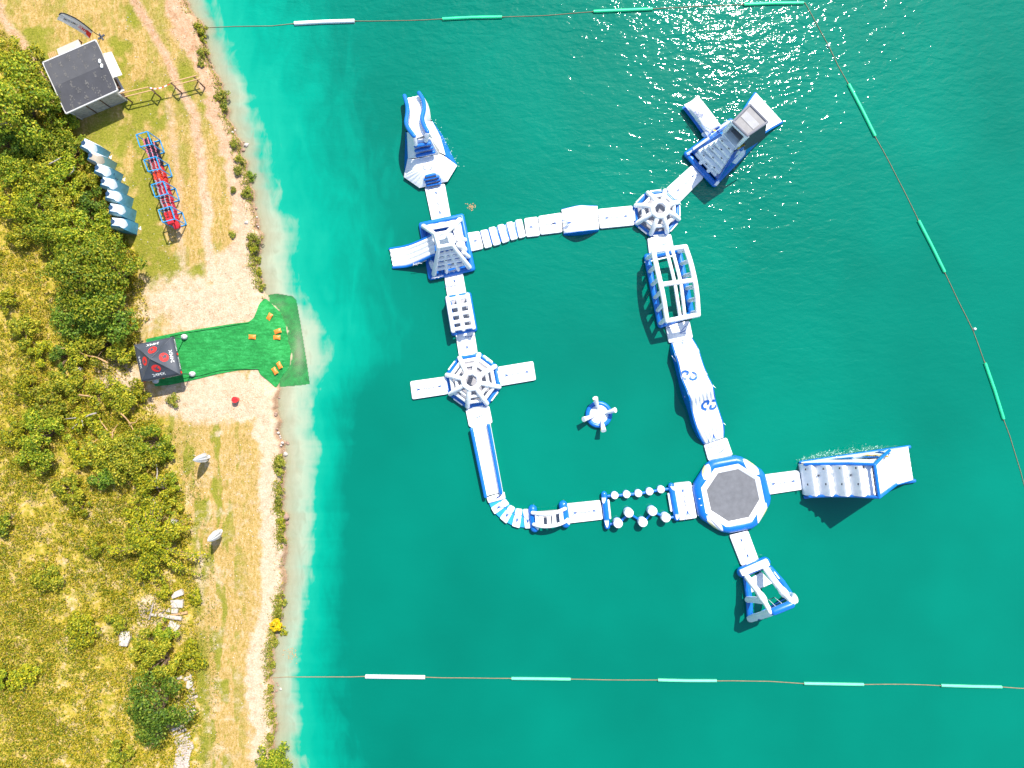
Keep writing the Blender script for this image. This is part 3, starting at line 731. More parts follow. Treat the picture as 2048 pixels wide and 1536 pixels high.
# ---- pyramid tower
T = Thing('pyramid_tower', 'white tube pyramid climbing tower on a square blue base with a slide to the west', 'climbing tower', W(893, 494))
bc = [W(843, 450, .2), W(923, 433, .2), W(945, 537, .2), W(862, 555, .2)]
mb = MB()
for i in range(4): mb.tube([bc[i], bc[(i+1) % 4]], .23, 12)
T.part('base_frame', mb, blue)
mb = MB(); mb.slab([(p.x, p.y) for p in bc], -.05, .12, .1, .02); T.part('floor', mb, blue)
za = 3.2
ft = [W(847, 453, .55), W(919, 440, .55), W(938, 534, .55), W(868, 548, .55)]
ap = [W(871, 469, za), W(894, 465, za), W(903, 489, za), W(878, 494, za)]
for p, q in zip(ft, ap):
    mb = MB(); mb.tube([p, q], [.21, .15], 12); T.part('corner_post', mb, white)
for k, (zz, sc_) in enumerate(((0, 1), (-.42, 1.25))):
    mb = MB(); cc = centroid(ap); pts = [cc+(p-cc)*sc_+Vector((0, 0, zz)) for p in ap]
    for i in range(4): mb.tube([pts[i], pts[(i+1) % 4]], .14, 10)
    T.part('top_frame', mb, white)
mb = MB(); dq = [p.lerp(q, .55) for p, q in zip(ft, ap)]; zd = dq[0].z; cc = centroid(dq)
mb.slab([(cc.x+(p.x-cc.x)*.8, cc.y+.42+(p.y-cc.y)*.42) for p in dq], zd-.25, zd, .05, .05); T.part('upper_deck', mb, cool)
# south climbing net of fat tubes
S0, S1, A0, A1 = ft[3], ft[2], ap[3], ap[2]
for f_ in (.17, .35, .53, .70):
    mb = MB(); a = S0.lerp(A0, f_); b_ = S1.lerp(A1, f_); mb.tube([a, b_], .145, 10); T.part('net_tube', mb, white)
for u in (.36, .70):
    mb = MB(); a = S0.lerp(S1, u)+Vector((0, 0, -.1))+(S0-A0)*.02; b_ = A0.lerp(A1, .22+u*.55); b_ = a.lerp(b_, .74); mb.tube([a, b_], .15, 10); T.part('net_tube', mb, white)
mb = MB(); a = W(862, 525, .6); mb.tube([a, W(866, 535, .5)], .18, 10); T.part('corner_foot', mb, cool)
mb = MB()
for f_, u in ((.1, .05), (.25, .05), (.42, .05), (.6, .05), (.14, .5), (.28, .62), (.45, .4), (.3, .95), (.45, .95), (.6, .95), (.18, .95)):
    a = S0.lerp(A0, f_); b_ = S1.lerp(A1, f_); c_ = a.lerp(b_, u); d = (b_-a).normalized(); mb.box(c_+Vector((0, -.06, .17)), (.13, .05, .03), math.atan2(d.y, d.x))
T.part('grab_handles', mb, darkgap)
# north and east climbing walls: inflated panels leaning on the posts
def panel(T, name, a, b_, c_, d, th, mat, ribs=0, label=None, bow=0):
    """quilted panel a-b (bottom) to d-c (top)"""
    n1, n2 = 12, (ribs*6+1 if ribs else 7); a, b_, c_, d = (Vector(p) for p in (a, b_, c_, d))
    nr = (b_-a).cross(d-a).normalized(); nr = nr if nr.z > 0 else -nr; g1, g2 = [], []
    for i in range(n1+1):
        r1, r2 = [], []
        for j in range(n2):
            u, v = i/n1, j/(n2-1); p = (a.lerp(b_, v)).lerp(d.lerp(c_, v), u)
            q = abs(math.sin(math.pi*ribs*v)) if ribs else math.sin(math.pi*v)**.3
            e = math.sin(math.pi*u)**.35
            r1.append(p+nr*(th*(.35+.65*q*e)+bow*math.sin(math.pi*u))); r2.append(p-nr*th*.3+nr*bow*math.sin(math.pi*u))
        g1.append(r1); g2.append(r2)
    mb = MB(); mb.solid(g1, g2); return T.part(name, mb, mat, label=label, angle=50)
panel(T, 'climbing_wall', ft[0].lerp(ft[1], .04), ft[0].lerp(ft[1], .96), ft[1].lerp(ap[1], .42), ft[0].lerp(ap[0], .42), .16, white, 3)
panel(T, 'climbing_wall', ft[1].lerp(ft[2], .04), ft[1].lerp(ft[2], .62), ft[1].lerp(ft[2], .45).lerp(ap[1].lerp(ap[2], .5), .55), ft[1].lerp(ap[1], .55), .16, white, 2)
for u in (.42, .78):
    mb = MB(); a = ft[1].lerp(ft[2], u)+Vector((.12, 0, 0)); mb.tube([a, a.lerp(ap[1].lerp(ap[2], u), .3)], .17, 10); T.part('wall_tube', mb, white)
mb = MB(); mb.tube([ft[1].lerp(ft[2], .64)+Vector((-.1, 0, .25)), ft[1].lerp(ft[2], .64).lerp(ap[1].lerp(ap[2], .55), .42)+Vector((0, 0, .1))], .26, 12); T.part('log_roll', mb, white)
mb = MB()
for k in range(9):
    a = ft[1].lerp(ap[1], .3+.07*k); mb.box(a.lerp(ft[2].lerp(ap[2], .3+.07*k), .12)+Vector((.05, 0, .2)), (.03, .16, .03), .2)
T.part('grab_handles', mb, darkgap)
for c_, d_, w_ in (((905, 541), (1, .2), .3), ((875, 553), (1, .2), .24)):
    T.obj('lettering', text_mesh('Aquaglide', mat=white), frame(W(*c_, .505)+Vector((0, 0, .02)), (1, .23, 0), sc=w_))
def chute(T, name, left, right, mat, ribs=4, th=.16, zl=None, rail=None, n2=None, skirt=None):
    """slide surface lofted between two edge paths (3d), with lengthwise air ribs"""
    m_ = len(left); n2 = n2 or ribs*6+1; g1, g2 = [], []
    for i in range(m_):
        a, b_ = Vector(left[i]), Vector(right[i]); r1, r2 = [], []
        for j in range(n2):
            v = j/(n2-1); p = a.lerp(b_, v); q = abs(math.sin(math.pi*ribs*v)) if ribs else .8
            r1.append(p+Vector((0, 0, th*(q-1)*.8))); zb = p.z-th*1.8 if skirt is None else max(skirt, -.1) if skirt > -5 else p.z-th
            r2.append(Vector((p.x, p.y, min(zb, p.z-th))))
        g1.append(r1); g2.append(r2)
    mb = MB(); mb.solid(g1, g2); return T.part(name, mb, mat, angle=55)
def smooth_path(ctrl, n=14):
    """Catmull-Rom through control points"""
    P = [Vector(c) for c in ctrl]; P = [P[0]*2-P[1]]+P+[P[-1]*2-P[-2]]; out = []
    m_ = len(P)-3
    for k in range(n):
        t = k/(n-1)*m_; i = min(int(t), m_-1); t -= i; a, b_, c_, d = P[i:i+4]
        out.append(.5*((2*b_)+(c_-a)*t+(2*a-5*b_+4*c_-d)*t*t+(3*b_-a-3*c_+d)*t**3))
    return out
sl_l = smooth_path([W(866, 466, 1.95), W(859, 472, 1.8), W(835, 483, 1.15), W(810, 492, .55), W(779, 497.5, .28)])
sl_r = smooth_path([W(870, 508, 1.95), W(863, 510, 1.8), W(840, 521, 1.15), W(815, 531, .55), W(786, 534, .28)])
chute(T, 'slide', sl_l, sl_r, white, 4, .2)
for s_ in (sl_l, sl_r):
    mb = MB(); mb.tube([p+Vector((0, 0, -.2)) for p in s_], .12, 8); T.part('slide_edge', mb, blue)
T.obj('lettering', text_mesh('Aquaglide', mat=white), frame(W(839, 524.5, .98), W(860, 513)-W(820, 531), n=(0, -.6, 1), sc=.3))

# ---- freefall slide at the upper left
T = Thing('slide_tower', 'white slide tower with curved blue rails and hexagonal base at the upper left', 'slide', W(858, 320))
zt, zm = 2.9, 1.25
B = {k: W(x, y, 0.0) for k, x, y in (('l0', 810.5, 263), ('l1', 808.5, 352), ('c', 839, 376), ('d', 895, 363), ('e', 914.5, 331), ('r', 885, 270), ('q', 863, 239), ('p', 812, 215))}
Hh = dict(l0=W(814, 266, 1.7), l1=W(816.5, 317, .95), m0=W(826, 318, 1.25), m1=W(877, 309, 1.25), r1=W(886, 311, .95), r0=W(867, 246, 1.4))
mb = MB()
hexb = [W(815.5, 317, .9), W(807.5, 354, .32), W(839, 376, .32), W(895, 363, .32), W(914.5, 331, .32), W(886, 310, .9)]
cap = [W(829, 318, 1.25), W(835, 341, 1.05), W(849, 352, .95), W(878, 346, .95), W(884, 331, 1.05), W(876, 309, 1.25)]
def ring_faces(mb, A, Bq, closed=False):
    n = len(A); o = len(mb.v); mb.v += [Vector(p) for p in A]+[Vector(p) for p in Bq]
    for i in range(n if closed else n-1):
        j = (i+1) % n; mb.f.append((o+i, o+j, o+n+j, o+n+i)); mb.mi.append(0)
# quilted skirt panels: subdivided for soft air ribs
def quilt(T, name, a, b_, c_, d, ribs, th, mat, n=8):
    g = []
    a, b_, c_, d = (Vector(p) for p in (a, b_, c_, d)); m_ = ribs*6+1
    for i in range(n+1):
        r_ = []
        for j in range(m_):
            u, v = i/n, j/(m_-1); p = a.lerp(b_, v).lerp(d.lerp(c_, v), u)
            r_.append(p+Vector((0, 0, th*abs(math.sin(math.pi*ribs*v))*math.sin(math.pi*u)**.4)))
        g.append(r_)
    mb = MB(); mb.grid(g); return T.part(name, mb, mat, angle=60)
for i, rb in ((0, 5), (1, 4), (2, 4), (3, 4), (4, 5)):
    quilt(T, 'quilted_panel', hexb[i], hexb[i+1], cap[i+1], cap[i], rb, .05, white)
mb = MB(); mb.poly3(cap, .15); T.part('upper_platform', mb, white)
mb = MB(); base = [B['l0'], B['l1'], B['c'], B['d'], B['e'], B['r'], B['q']]
topr = [W(814.5, 265, 1.9), W(816, 316, .93), W(839, 374, .30), W(894, 361, .3), W(890, 309, .9), W(880, 274, 1.1), W(865, 243, 1.25)]
ring_faces(mb, base, topr); mb.poly3([p*1 for p in base], .05); mb.poly3([W(890, 309, .88), W(914, 331, .30), B['e']], .02); T.part('blue_hull', mb, blue, smooth=False)
# flanks rising to the start of the slide
quilt(T, 'flank_panel', W(891, 310, .92), W(881, 274, 1.12), W(858, 268, 2.4), W(866, 299, 1.6), 4, .06, white); quilt(T, 'flank_panel', W(881, 274, 1.12), W(865, 243, 1.27), W(851, 244, 2.3), W(858, 268, 2.4), 3, .05, white)
quilt(T, 'flank_panel', W(814, 264, 1.9), W(816, 317, .95), W(830, 316, 1.3), W(828, 272, 2.7), 3, .05, white)
mb = MB(); mb.poly3([W(877, 309, 1.25), W(886, 310, .92), W(863, 298, 1.7), W(858, 274, 2.6)], .05); mb.poly3([W(830, 316, 1.3), W(877, 308, 1.3), W(860, 277, 2.65), W(829, 280, 2.65)], .3); T.part('ladder_wall', mb, white)
for k, (x0, y0, x1, y1, z) in enumerate(((831, 292.5, 859.5, 287, 2.45), (832, 301.5, 863.5, 295.5, 2.1), (834, 311.5, 867.5, 304, 1.7))):
    mb = MB(); mb.tube([W(x0, y0, z), W(x1, y1, z)], .14, 10); T.part('ladder_rung', mb, blue)
for k, (x0, y0, x1, y1, z) in enumerate(((853, 352.5, 869, 348.5, 1.0), (850, 359, 876, 353, .85), (853, 365, 879, 359, .62), (855, 371, 880, 366, .42))):
    mb = MB(); mb.tube([W(x0, y0, z), W(x1, y1, z)], .125, 10); T.part('ladder_rung', mb, blue)
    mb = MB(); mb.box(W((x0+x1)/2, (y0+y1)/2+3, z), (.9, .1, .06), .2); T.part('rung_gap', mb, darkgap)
lz = [3.3, 3.05, 2.6, 1.95, 1.3, .85]
Lr = smooth_path([W(x, y, z) for (x, y), z in zip(((828, 272), (818, 259), (812.5, 246), (815, 225), (814, 209), (809, 192)), lz)], 20)
Rr_ = smooth_path([W(x, y, z) for (x, y), z in zip(((855, 264), (847.5, 250), (844, 235), (848, 217), (846, 200), (838, 186)), lz)], 20)
low = lambda s_, k: [p+Vector((0, 0, -k)) for p in s_]
chute(T, 'slide', [p.lerp(q, .10) for p, q in zip(low(Lr, .45), low(Rr_, .45))], [p.lerp(q, .92) for p, q in zip(low(Lr, .45), low(Rr_, .45))], white, 3, .10)
for s_, off in ((Lr, -1), (Rr_, 1)):
    mb = MB(); mb.tube(s_, .17, 10); T.part('side_rail', mb, blue)
    mb = MB(); g1 = [[p+Vector((off*.04, 0, -.1)), p+Vector((off*(.18 if off > 0 else .05), 0, -.6)), Vector((p.x+off*(.30 if off > 0 else .05), p.y, min(.05, p.z-.6)))] for p in s_]
    g2 = [[p+Vector((-off*.08, 0, -.1)), p+Vector((-off*.05, 0, -.6)), Vector((p.x-off*.05, p.y, min(.05, p.z-.6)))] for p in s_]
    mb.solid(g1, g2); T.part('side_wall', mb, white, angle=60)
for x0, y0, x1, y1 in ((828, 273, 831, 288), (855, 266, 852, 281)):
    mb = MB(); mb.tube([W(x0, y0, 3.25), W(x1, y1, 2.7)], .17, 10); T.part('entry_post', mb, white)
def hook_logo(T, c, xdir, sc, mat, parent=None, n=UP):
    """two interlocked open hooks"""
    mb = MB(); M = frame(c, xdir, n, sc)
    for s_ in (1, -1):
        pts = [(-.05*s_, .30*s_), (.30*s_, .34*s_), (.52*s_, .12*s_), (.50*s_, -.22*s_), (.22*s_, -.40*s_), (.10*s_, -.12*s_)]
        pts = [Vector((p[0]+.36*s_, p[1], 0)) for p in pts]
        ribbon(mb, [M @ p for p in smooth_path(pts, 14)], .17*sc, taper=False, nrm=Vector(n))
    return T.part('logo_print', mb, mat, parent, smooth=False)
hook_logo(T, W(856, 329, 1.33), (1, .05, 0), .36, seam)

# ---- low humped ramp
T = Thing('humped_ramp', 'low white humped ramp with blue flanks in the middle of the upper walkway', 'ramp', W(1161, 438))
hl = smooth_path([W(1123, 419, .3), W(1141, 414.5, .75), W(1159, 411, 1.05), W(1177, 411.5, .9), W(1195, 412, .35)], 15)
hr = smooth_path([W(1127.5, 466, .3), W(1145, 464, .75), W(1162, 461.5, 1.05), W(1180, 459.5, .9), W(1198, 458, .35)], 15)
chute(T, 'ramp_top', hl, hr, white, 6, .07)
for s_ in (hl, hr):
    mb = MB(); out = (s_[7]-(hl[7]+hr[7])/2).normalized()*.07
    g1 = [[p+out*.6+Vector((0, 0, -.06)), Vector((p.x, p.y, -.05))+out*2] for p in s_]; g2 = [[p-out+Vector((0, 0, -.06)), Vector((p.x, p.y, -.05))-out] for p in s_]
    mb.solid(g1, g2); T.part('side_wall', mb, blue)
fin_print(T, W(1143, 444, .86), W(1140, 440)-W(1122, 444), .8)

# ---- grid maze
T = Thing('grid_maze', 'white inflatable grid of square openings over a blue rimmed float', 'climbing frame', W(920, 628))
zt = 1.35; c4 = [W(895, 596, zt), W(935, 589.5, zt), W(947, 655, zt), W(906, 662, zt)]
b4 = [W(896, 597, .1), W(937, 590, .1), W(948.5, 658, .1), W(908, 666, .1)]
mb = MB(); 
for i in range(4): mb.tube([b4[i], b4[(i+1) % 4]], .25, 10)
T.part('base_frame', mb, blue); mb = MB(); mb.slab([(p.x, p.y) for p in b4], -.05, .18, .1, .03); T.part('floor', mb, floorshaded)
for u in (0, .5, 1):
    a = c4[0].lerp(c4[1], u); b_ = c4[3].lerp(c4[2], u); mb = MB(); mb.tube([a, b_], .17, 12); T.part('long_tube', mb, white)
    for f_ in (0.02, .98): 
        p = a.lerp(b_, f_); mb = MB(); mb.tube([p+Vector((0, 0, -.05)), Vector((p.x, p.y, .2))], .15, 10); T.part('post', mb, white)
for v in (.05, .285, .52, .75, .96):
    a = c4[0].lerp(c4[3], v); b_ = c4[1].lerp(c4[2], v); mb = MB(); mb.tube([a, b_], .15, 12); T.part('cross_tube', mb, white)
for v in (.28, .52, .75):
    for u in (0, 1):
        a = c4[0].lerp(c4[1], u).lerp(c4[3].lerp(c4[2], u), v); mb = MB(); mb.tube([a, Vector((a.x, a.y, .2))], .13, 10); T.part('post', mb, white)

# ---- trough slide, curved plank bend, barrel bridge
T = Thing('trough_slide', 'long straight white trough with blue side tubes running south from the large dome', 'balance beam', W(972, 922))
l_ = [W(943, 858, .55), W(971, 993, .55)]; r_ = [W(977, 850, .55), W(1002, 986, .55)]
nn = 16; La = [l_[0].lerp(l_[1], k/nn) for k in range(nn+1)]; Ra = [r_[0].lerp(r_[1], k/nn) for k in range(nn+1)]
g1, g2 = [], []
for p, q in zip(La, Ra):
    r1, r2 = [], []
    for j in range(15):
        v = j/14; s_ = p.lerp(q, v); dz = -.33*math.sin(math.pi*min(1, max(0, (v-.05)/.9)))**.6
        r1.append(s_+Vector((0, 0, dz))); r2.append(Vector((s_.x, s_.y, -.08)))
    g1.append(r1); g2.append(r2)
mb = MB(); mb.solid(g1, g2); T.part('trough', mb, white, angle=60)
for s_ in (La, Ra):
    mb = MB(); mb.tube(s_, .14, 10); T.part('side_tube', mb, blue)
off = Vector((.16, .02, 0)); mb = MB(); mb.slab([(p.x, p.y) for p in (Ra[0], Ra[0]+off, Ra[-1]+off, Ra[-1])], 0, .4, .03, .03); T.part('outer_band', mb, white)
mb = MB(); mb.slab([(p.x, p.y) for p in Q([(941, 853), (981, 846), (982, 854), (943, 860)], .3)], 0, .3, .1, .05); T.part('end_lip', mb, white)
T = Thing('curved_bridge', 'bend of five fanned white planks over a blue float below the trough', 'bridge', W(1010, 1030))
PL = [[(270, 1000), (455, 942), (467, 1010), (290, 1058)], [(315, 1107), (462, 1012), (506, 1066), (355, 1174)], [(405, 1210), (512, 1077), (566, 1106), (475, 1270)], [(530, 1292), (572, 1113), (641, 1121), (610, 1315)], [(664, 1318), (645, 1121), (722, 1118), (736, 1315)]]
cv = lambda p: (p[0]/5.12+920, p[1]/5.12+800)
inner = [cv(p) for p in ((455, 960), (470, 1012), (510, 1072), (570, 1112), (645, 1124), (715, 1122))]; outer = [cv(p) for p in ((288, 1035), (330, 1130), (430, 1225), (560, 1298), (670, 1305), (730, 1310))]
mb = MB(); g1 = [[W(*p, .16), W(*q, .16)] for p, q in zip(inner, outer)]; g2 = [[W(*p, -.05), W(*q, -.05)] for p, q in zip(inner, outer)]; mb.solid(g1, g2); T.part('base_float', mb, skyblue)
for i, pq in enumerate(PL):
    q = Q([cv(p) for p in pq], .3); mb = MB(); mb.slab([(p.x, p.y) for p in q], .0, .30, .12, .06); o = T.part('plank', mb, white)
    e0 = (q[0]+q[3])/2 if i else (q[0]+q[3])/2; e1 = (q[1]+q[2])/2
    if i == 0:
        mb = MB(); c_ = e0.lerp(e1, .62)+Vector((0, 0, .006)); mb.poly3([c_+Vector((-.2, -.16, 0)), c_+Vector((.12, .02, 0)), c_+Vector((.24, .15, 0)), c_+Vector((-.1, .05, 0))]); T.part('printed_badge', mb, navyink, o, smooth=False)
    else:
        tip = e0.lerp(e1, .25); tip.z = .304; fin_print(T, tip, e0-e1, .85, o)
T = Thing('barrel_bridge', 'short arched white slatted bridge between two blue barrels', 'bridge', W(1100, 1036))
for a, b_ in (((1065, 1018), (1069.5, 1056)), ((1126, 1009.5), (1131.5, 1047))):
    mb = MB(); mb.tube([W(*a, .3), W(*b_, .3)], .36, 14); T.part('barrel', mb, blue)
arcs = []
for pts in (((1065, 1025.5, .75), (1080, 1027.5, 1.05), (1097, 1027.5, 1.15), (1115, 1024, 1.05), (1130, 1017.5, .75)), ((1068, 1049, .75), (1082, 1052.5, 1.05), (1099, 1052.5, 1.15), (1117, 1049, 1.05), (1133, 1042, .75))):
    s_ = smooth_path([W(*p) for p in pts], 15); arcs.append(s_); mb = MB(); mb.tube(s_, .15, 10); T.part('side_tube', mb, white)
for k in (2, 4.8, 7, 9.4, 12):
    i = int(k); a = arcs[0][i]-Vector((0, 0, .12)); b_ = arcs[1][i]-Vector((0, 0, .12)); mb = MB(); mb.beam(a, b_, .30, .18); T.part('slat', mb, white)
for q in ((1134, 1040), (1072, 1050)):
    mb = MB(); mb.tube([W(q[0], q[1], .5), W(q[0]+1, q[1]+6, .4)], .22, 10); T.part('corner_foot', mb, white)
mb = MB(); mb.slab([(W(x, y).x, W(x, y).y) for x, y in ((1069, 1023), (1127, 1018), (1129, 1044), (1071, 1050))], -.05, .12, .05, .02); T.part('floor', mb, floorshaded)

# ---- stepping pods
T = Thing('stepping_pods', 'two rows of round white stepping pods strung on blue tubes west of the trampoline', 'obstacle course', W(1282, 1012))
cz = lambda x, y: (x/5.389+1180, y/5.389+860)
for a, b_, r_ in (((150, 690), (186, 1040), .24), ((872, 598), (935, 950), .24)):
    mb = MB(); mb.tube([W(*cz(*a), .3), W(*cz(*b_), .3)], r_, 12); T.part('end_tube', mb, blue)
for a, b_ in (((150, 725), (146, 790)), ((178, 970), (186, 1050)), ((885, 605), (910, 650)), ((945, 905), (940, 965))):
    mb = MB(); pa, pb = W(*cz(*a), .57), W(*cz(*b_), .55)
    for k in (-.14, -.05, .05, .14): ribbon(mb, bez(pa+Vector((k, 0, 0)), (pa+pb)/2+Vector((k*.8, 0, 0)), pb+Vector((k*.2, 0, 0))), .07)
    T.part('fin_print', mb, white, smooth=False)
for a, b_ in (((197, 760), (216, 950)), ((845, 690), (876, 870))):
    mb = MB(); mb.tube([W(*cz(*a), .25), W(*cz(*b_), .25)], .09, 8); T.part('grab_bar', mb, white)
rows = ([(186, 712), (268, 707), (397, 696), (523, 685), (645, 665), (768, 643), (870, 632)], [(200, 1015), (305, 1010), (422, 897), (573, 999), (678, 878), (822, 948), (930, 935)])
for k, row in enumerate(rows):
    mb = MB(); mb.tube([W(*cz(*p), .22) for p in row], .12, 10, cap=False); T.part('link_tube', mb, blue)
    for p in row[1:-1]:
        zt = .50 if k == 0 else .85; rp_ = (.295 if k == 0 else .36)
        top = W(*cz(*p), zt); mb = MB(); mb.cyl((top.x, top.y, -.1), rp_, zt+.1, 24, bev=.05); o = T.part('pod', mb, white)
        mb = MB(); mb.cyl((top.x, top.y, -.05), rp_*1.03, .22, 24, bev=.03); T.part('pod_base', mb, blue)
T2 = deck('white platform with folded edge between the stepping pods and the trampoline', [(1348, 967.5), (1382, 964), (1394, 1036), (1358, 1041)], ends=(0, 0), word=False, z=.35, group=None, name='floating_platform', cat='platform')
tops = [c_ for c_ in T2.o.children if c_.name.startswith('deck')][0]
T2.obj('lettering', text_mesh('Aquaglide', mat=navyink), frame(W(1370, 1002, .355), W(1372, 1020)-W(1368, 986), sc=.22), tops)
fin_print(T2, W(1366.5, 987, .355), W(1367, 987)-W(1364, 968), .8, tops); fin_print(T2, W(1374, 1020, .355), W(1372, 1010)-W(1377, 1036), .8, tops)
mb = MB(); a, b_ = W(1385, 971, .3), W(1396, 1032, .3); mb.slab([(p.x, p.y) for p in (a, a+Vector((.3, .1, 0)), b_+Vector((.2, 0, 0)), b_)], .0, .42, .04, .05); T2.part('folded_edge', mb, cool)

# ---- trampoline
OC = [(430, 315), (890, 228), (1288, 480), (1398, 935), (1150, 1345), (690, 1437), (280, 1185), (185, 690)]
tz = lambda x, y: (x/7.68+1360, y/7.68+880)
T = Thing('water_trampoline', 'big octagonal blue water trampoline with grey bounce mat at the hub of four arms', 'trampoline', W(1463.4, 989.3))
c0 = W(1463.4, 989.3, .35)
ringp = []
for i in range(8):
    p = W(*tz(*OC[i]), .35); d = p-c0; d.z = 0; ringp.append(p-d.normalized()*.46)
path = []
for i in range(8):
    a, b_ = ringp[i], ringp[(i+1) % 8]
    for k in range(6): path.append(a.lerp(b_, (k+.5)/6))
mb = MB(); mb.tube(path, .46, 18, closed=True); T.part('air_ring', mb, blue, angle=70)
MP = [(580, 510), (890, 445), (1150, 605), (1218, 915), (1055, 1185), (740, 1250), (475, 1080), (405, 770)]
WP = [(530, 440), (897, 365), (1225, 575), (1303, 955), (1105, 1255), (710, 1335), (395, 1120), (325, 735)]
mi_ = [W(*tz(*p), .58) for p in MP]; wo_ = [W(*tz(*p), .80) for p in WP]
mb = MB(); mb.poly3(mi_, .03); T.part('bounce_mat', mb, greyfab)
mb = MB(); 
g1 = [[w_, w_.lerp(m_, .25)+Vector((0, 0, .03)), m_+Vector((0, 0, .02))] for w_, m_ in zip(wo_, mi_)]; g1.append(g1[0])
g2 = [[q-Vector((0, 0, .06)) for q in r_] for r_ in g1]; mb.solid(g1, g2); T.part('spring_cover', mb, white, smooth=False)
def ring_patch(T, s0, s1, a0, a1, mat, name, r_=.468, skew=0, lens=True, c=c0, P=ringp):
    """lens-shaped printed panel lying on the ring between ring positions s0..s1 (0..8), tube angle a0..a1 (0 = outward, 90 = up)"""
    g = []
    for i in range(15):
        u = i/14; s_ = s0+(s1-s0)*u; k = int(s_) % 8; f_ = s_-int(s_); a, b_ = P[k], P[(k+1) % 8]; p = a.lerp(b_, f_)
        d = (b_-a).normalized(); out = d.cross(UP); out = out if out.dot(p-c) > 0 else -out
        w_ = math.sin(math.pi*u)**.75 if lens else 1; mid_ = (a0+a1)/2+skew*(u-.5); hw = (a1-a0)/2*w_; r1 = []
        for j in range(9):
            t = R(mid_-hw+2*hw*j/8); r1.append(p+out*math.cos(t)*r_+UP*math.sin(t)*r_)
        g.append(r1)
    mb = MB(); mb.grid(g); return T.part(name, mb, mat)
for s0, s1, sk in ((7.35, 8.0-.02, -80), (1.1, 1.92, 80), (3.08, 3.9, -80), (5.08, 5.92, 80)):
    ring_patch(T, s0 % 8, s1, 20, 118, white, 'fin_panel', skew=sk*.6)
    ring_patch(T, (s0+.1) % 8, s1-.1, 18, 48, paleyel, 'fin_stripe', .474, skew=sk*.6)
    ring_patch(T, (s0+.12) % 8, s1-.06, 66, 72, navyink, 'fin_line', .475, skew=sk*.6)
for p in ((300, 902), (326, 1002)):
    mb = MB(); mb.box(W(*tz(*p), .8), (.14, .05, .05), .2); T.part('grab_handle', mb, white)

# ---- tall tunnel frame on the right
T = Thing('tunnel_frame', 'long arched white tube frame over two blue pontoons on the right side of the loop', 'climbing frame', W(1345, 575))
dz = lambda x, y: (x/6.4+1240, y/6.4+460)
def arcpath(pts, n=15): return smooth_path([W(*dz(p[0], p[1]), p[2]) for p in pts], n)
Lr = arcpath([(425, 270, 2.15), (468, 470, 2.6), (520, 700, 2.8), (560, 900, 2.65), (600, 1165, 2.2)])
Rr_ = arcpath([(835, 215, 2.15), (900, 410, 2.6), (955, 640, 2.8), (985, 850, 2.65), (1000, 1085, 2.2)])
M1 = arcpath([(590, 250, 2.1), (650, 470, 2.55), (700, 680, 2.75), (735, 900, 2.6), (770, 1120, 2.15)])
M2 = arcpath([(665, 240, 2.1), (725, 460, 2.55), (775, 670, 2.75), (805, 890, 2.6), (830, 1110, 2.15)])
for s_, r_, nm in ((Lr, .20, 'long_tube'), (Rr_, .20, 'long_tube'), (M1, .135, 'inner_tube'), (M2, .135, 'inner_tube')):
    mb = MB(); mb.tube(s_, r_, 12); T.part(nm, mb, white)
for i in (0, 7, 14):
    mb = MB(); mb.tube([Lr[i], Rr_[i]], .19, 12); T.part('cross_tube', mb, white)
BL = [W(*dz(345, 345), .25), W(*dz(520, 1215), .25)]; BR = [W(*dz(745, 255), .25), W(*dz(915, 1080), .25)]
for s_ in (BL, BR):
    mb = MB(); mb.tube(s_, .27, 12); T.part('pontoon', mb, blue)
for a, b_ in ((BL[0], BR[0]), (BL[1], BR[1])):
    mb = MB(); mb.tube([a, b_], .25, 12); T.part('end_tube', mb, blue)
mb = MB(); a = BL[0].lerp(BL[1], .07); b_ = BR[0].lerp(BR[1], .07); mb.beam(a+Vector((0, 0, .05)), b_+Vector((0, 0, .05)), .1, .1); T.part('end_band', mb, white)
for i, (f_) in enumerate((.03, .22, .41, .60, .79, .98)):
    a = BL[0].lerp(BL[1], f_)+Vector((-.03, 0, .12)); k = f_*14*.97+.2; b_ = Lr[int(k)].lerp(Lr[min(14, int(k)+1)], k-int(k))
    mb = MB(); mb.tube([a, b_], .17, 10); T.part('leg', mb, cool)
    a = BR[0].lerp(BR[1], f_)+Vector((0, 0, .12)); b_ = Rr_[int(k)].lerp(Rr_[min(14, int(k)+1)], k-int(k))
    mb = MB(); mb.tube([a, b_], .17, 10); T.part('leg', mb, cool)
mb = MB(); mb.box(BR[0].lerp(BR[1], .06)+Vector((.2, .1, .22)), (.16, .1, .06)); mb.box(BL[0].lerp(BL[1], .08)+Vector((-.26, 0, .1)), (.12, .1, .06)); T.part('grab_handles', mb, white)

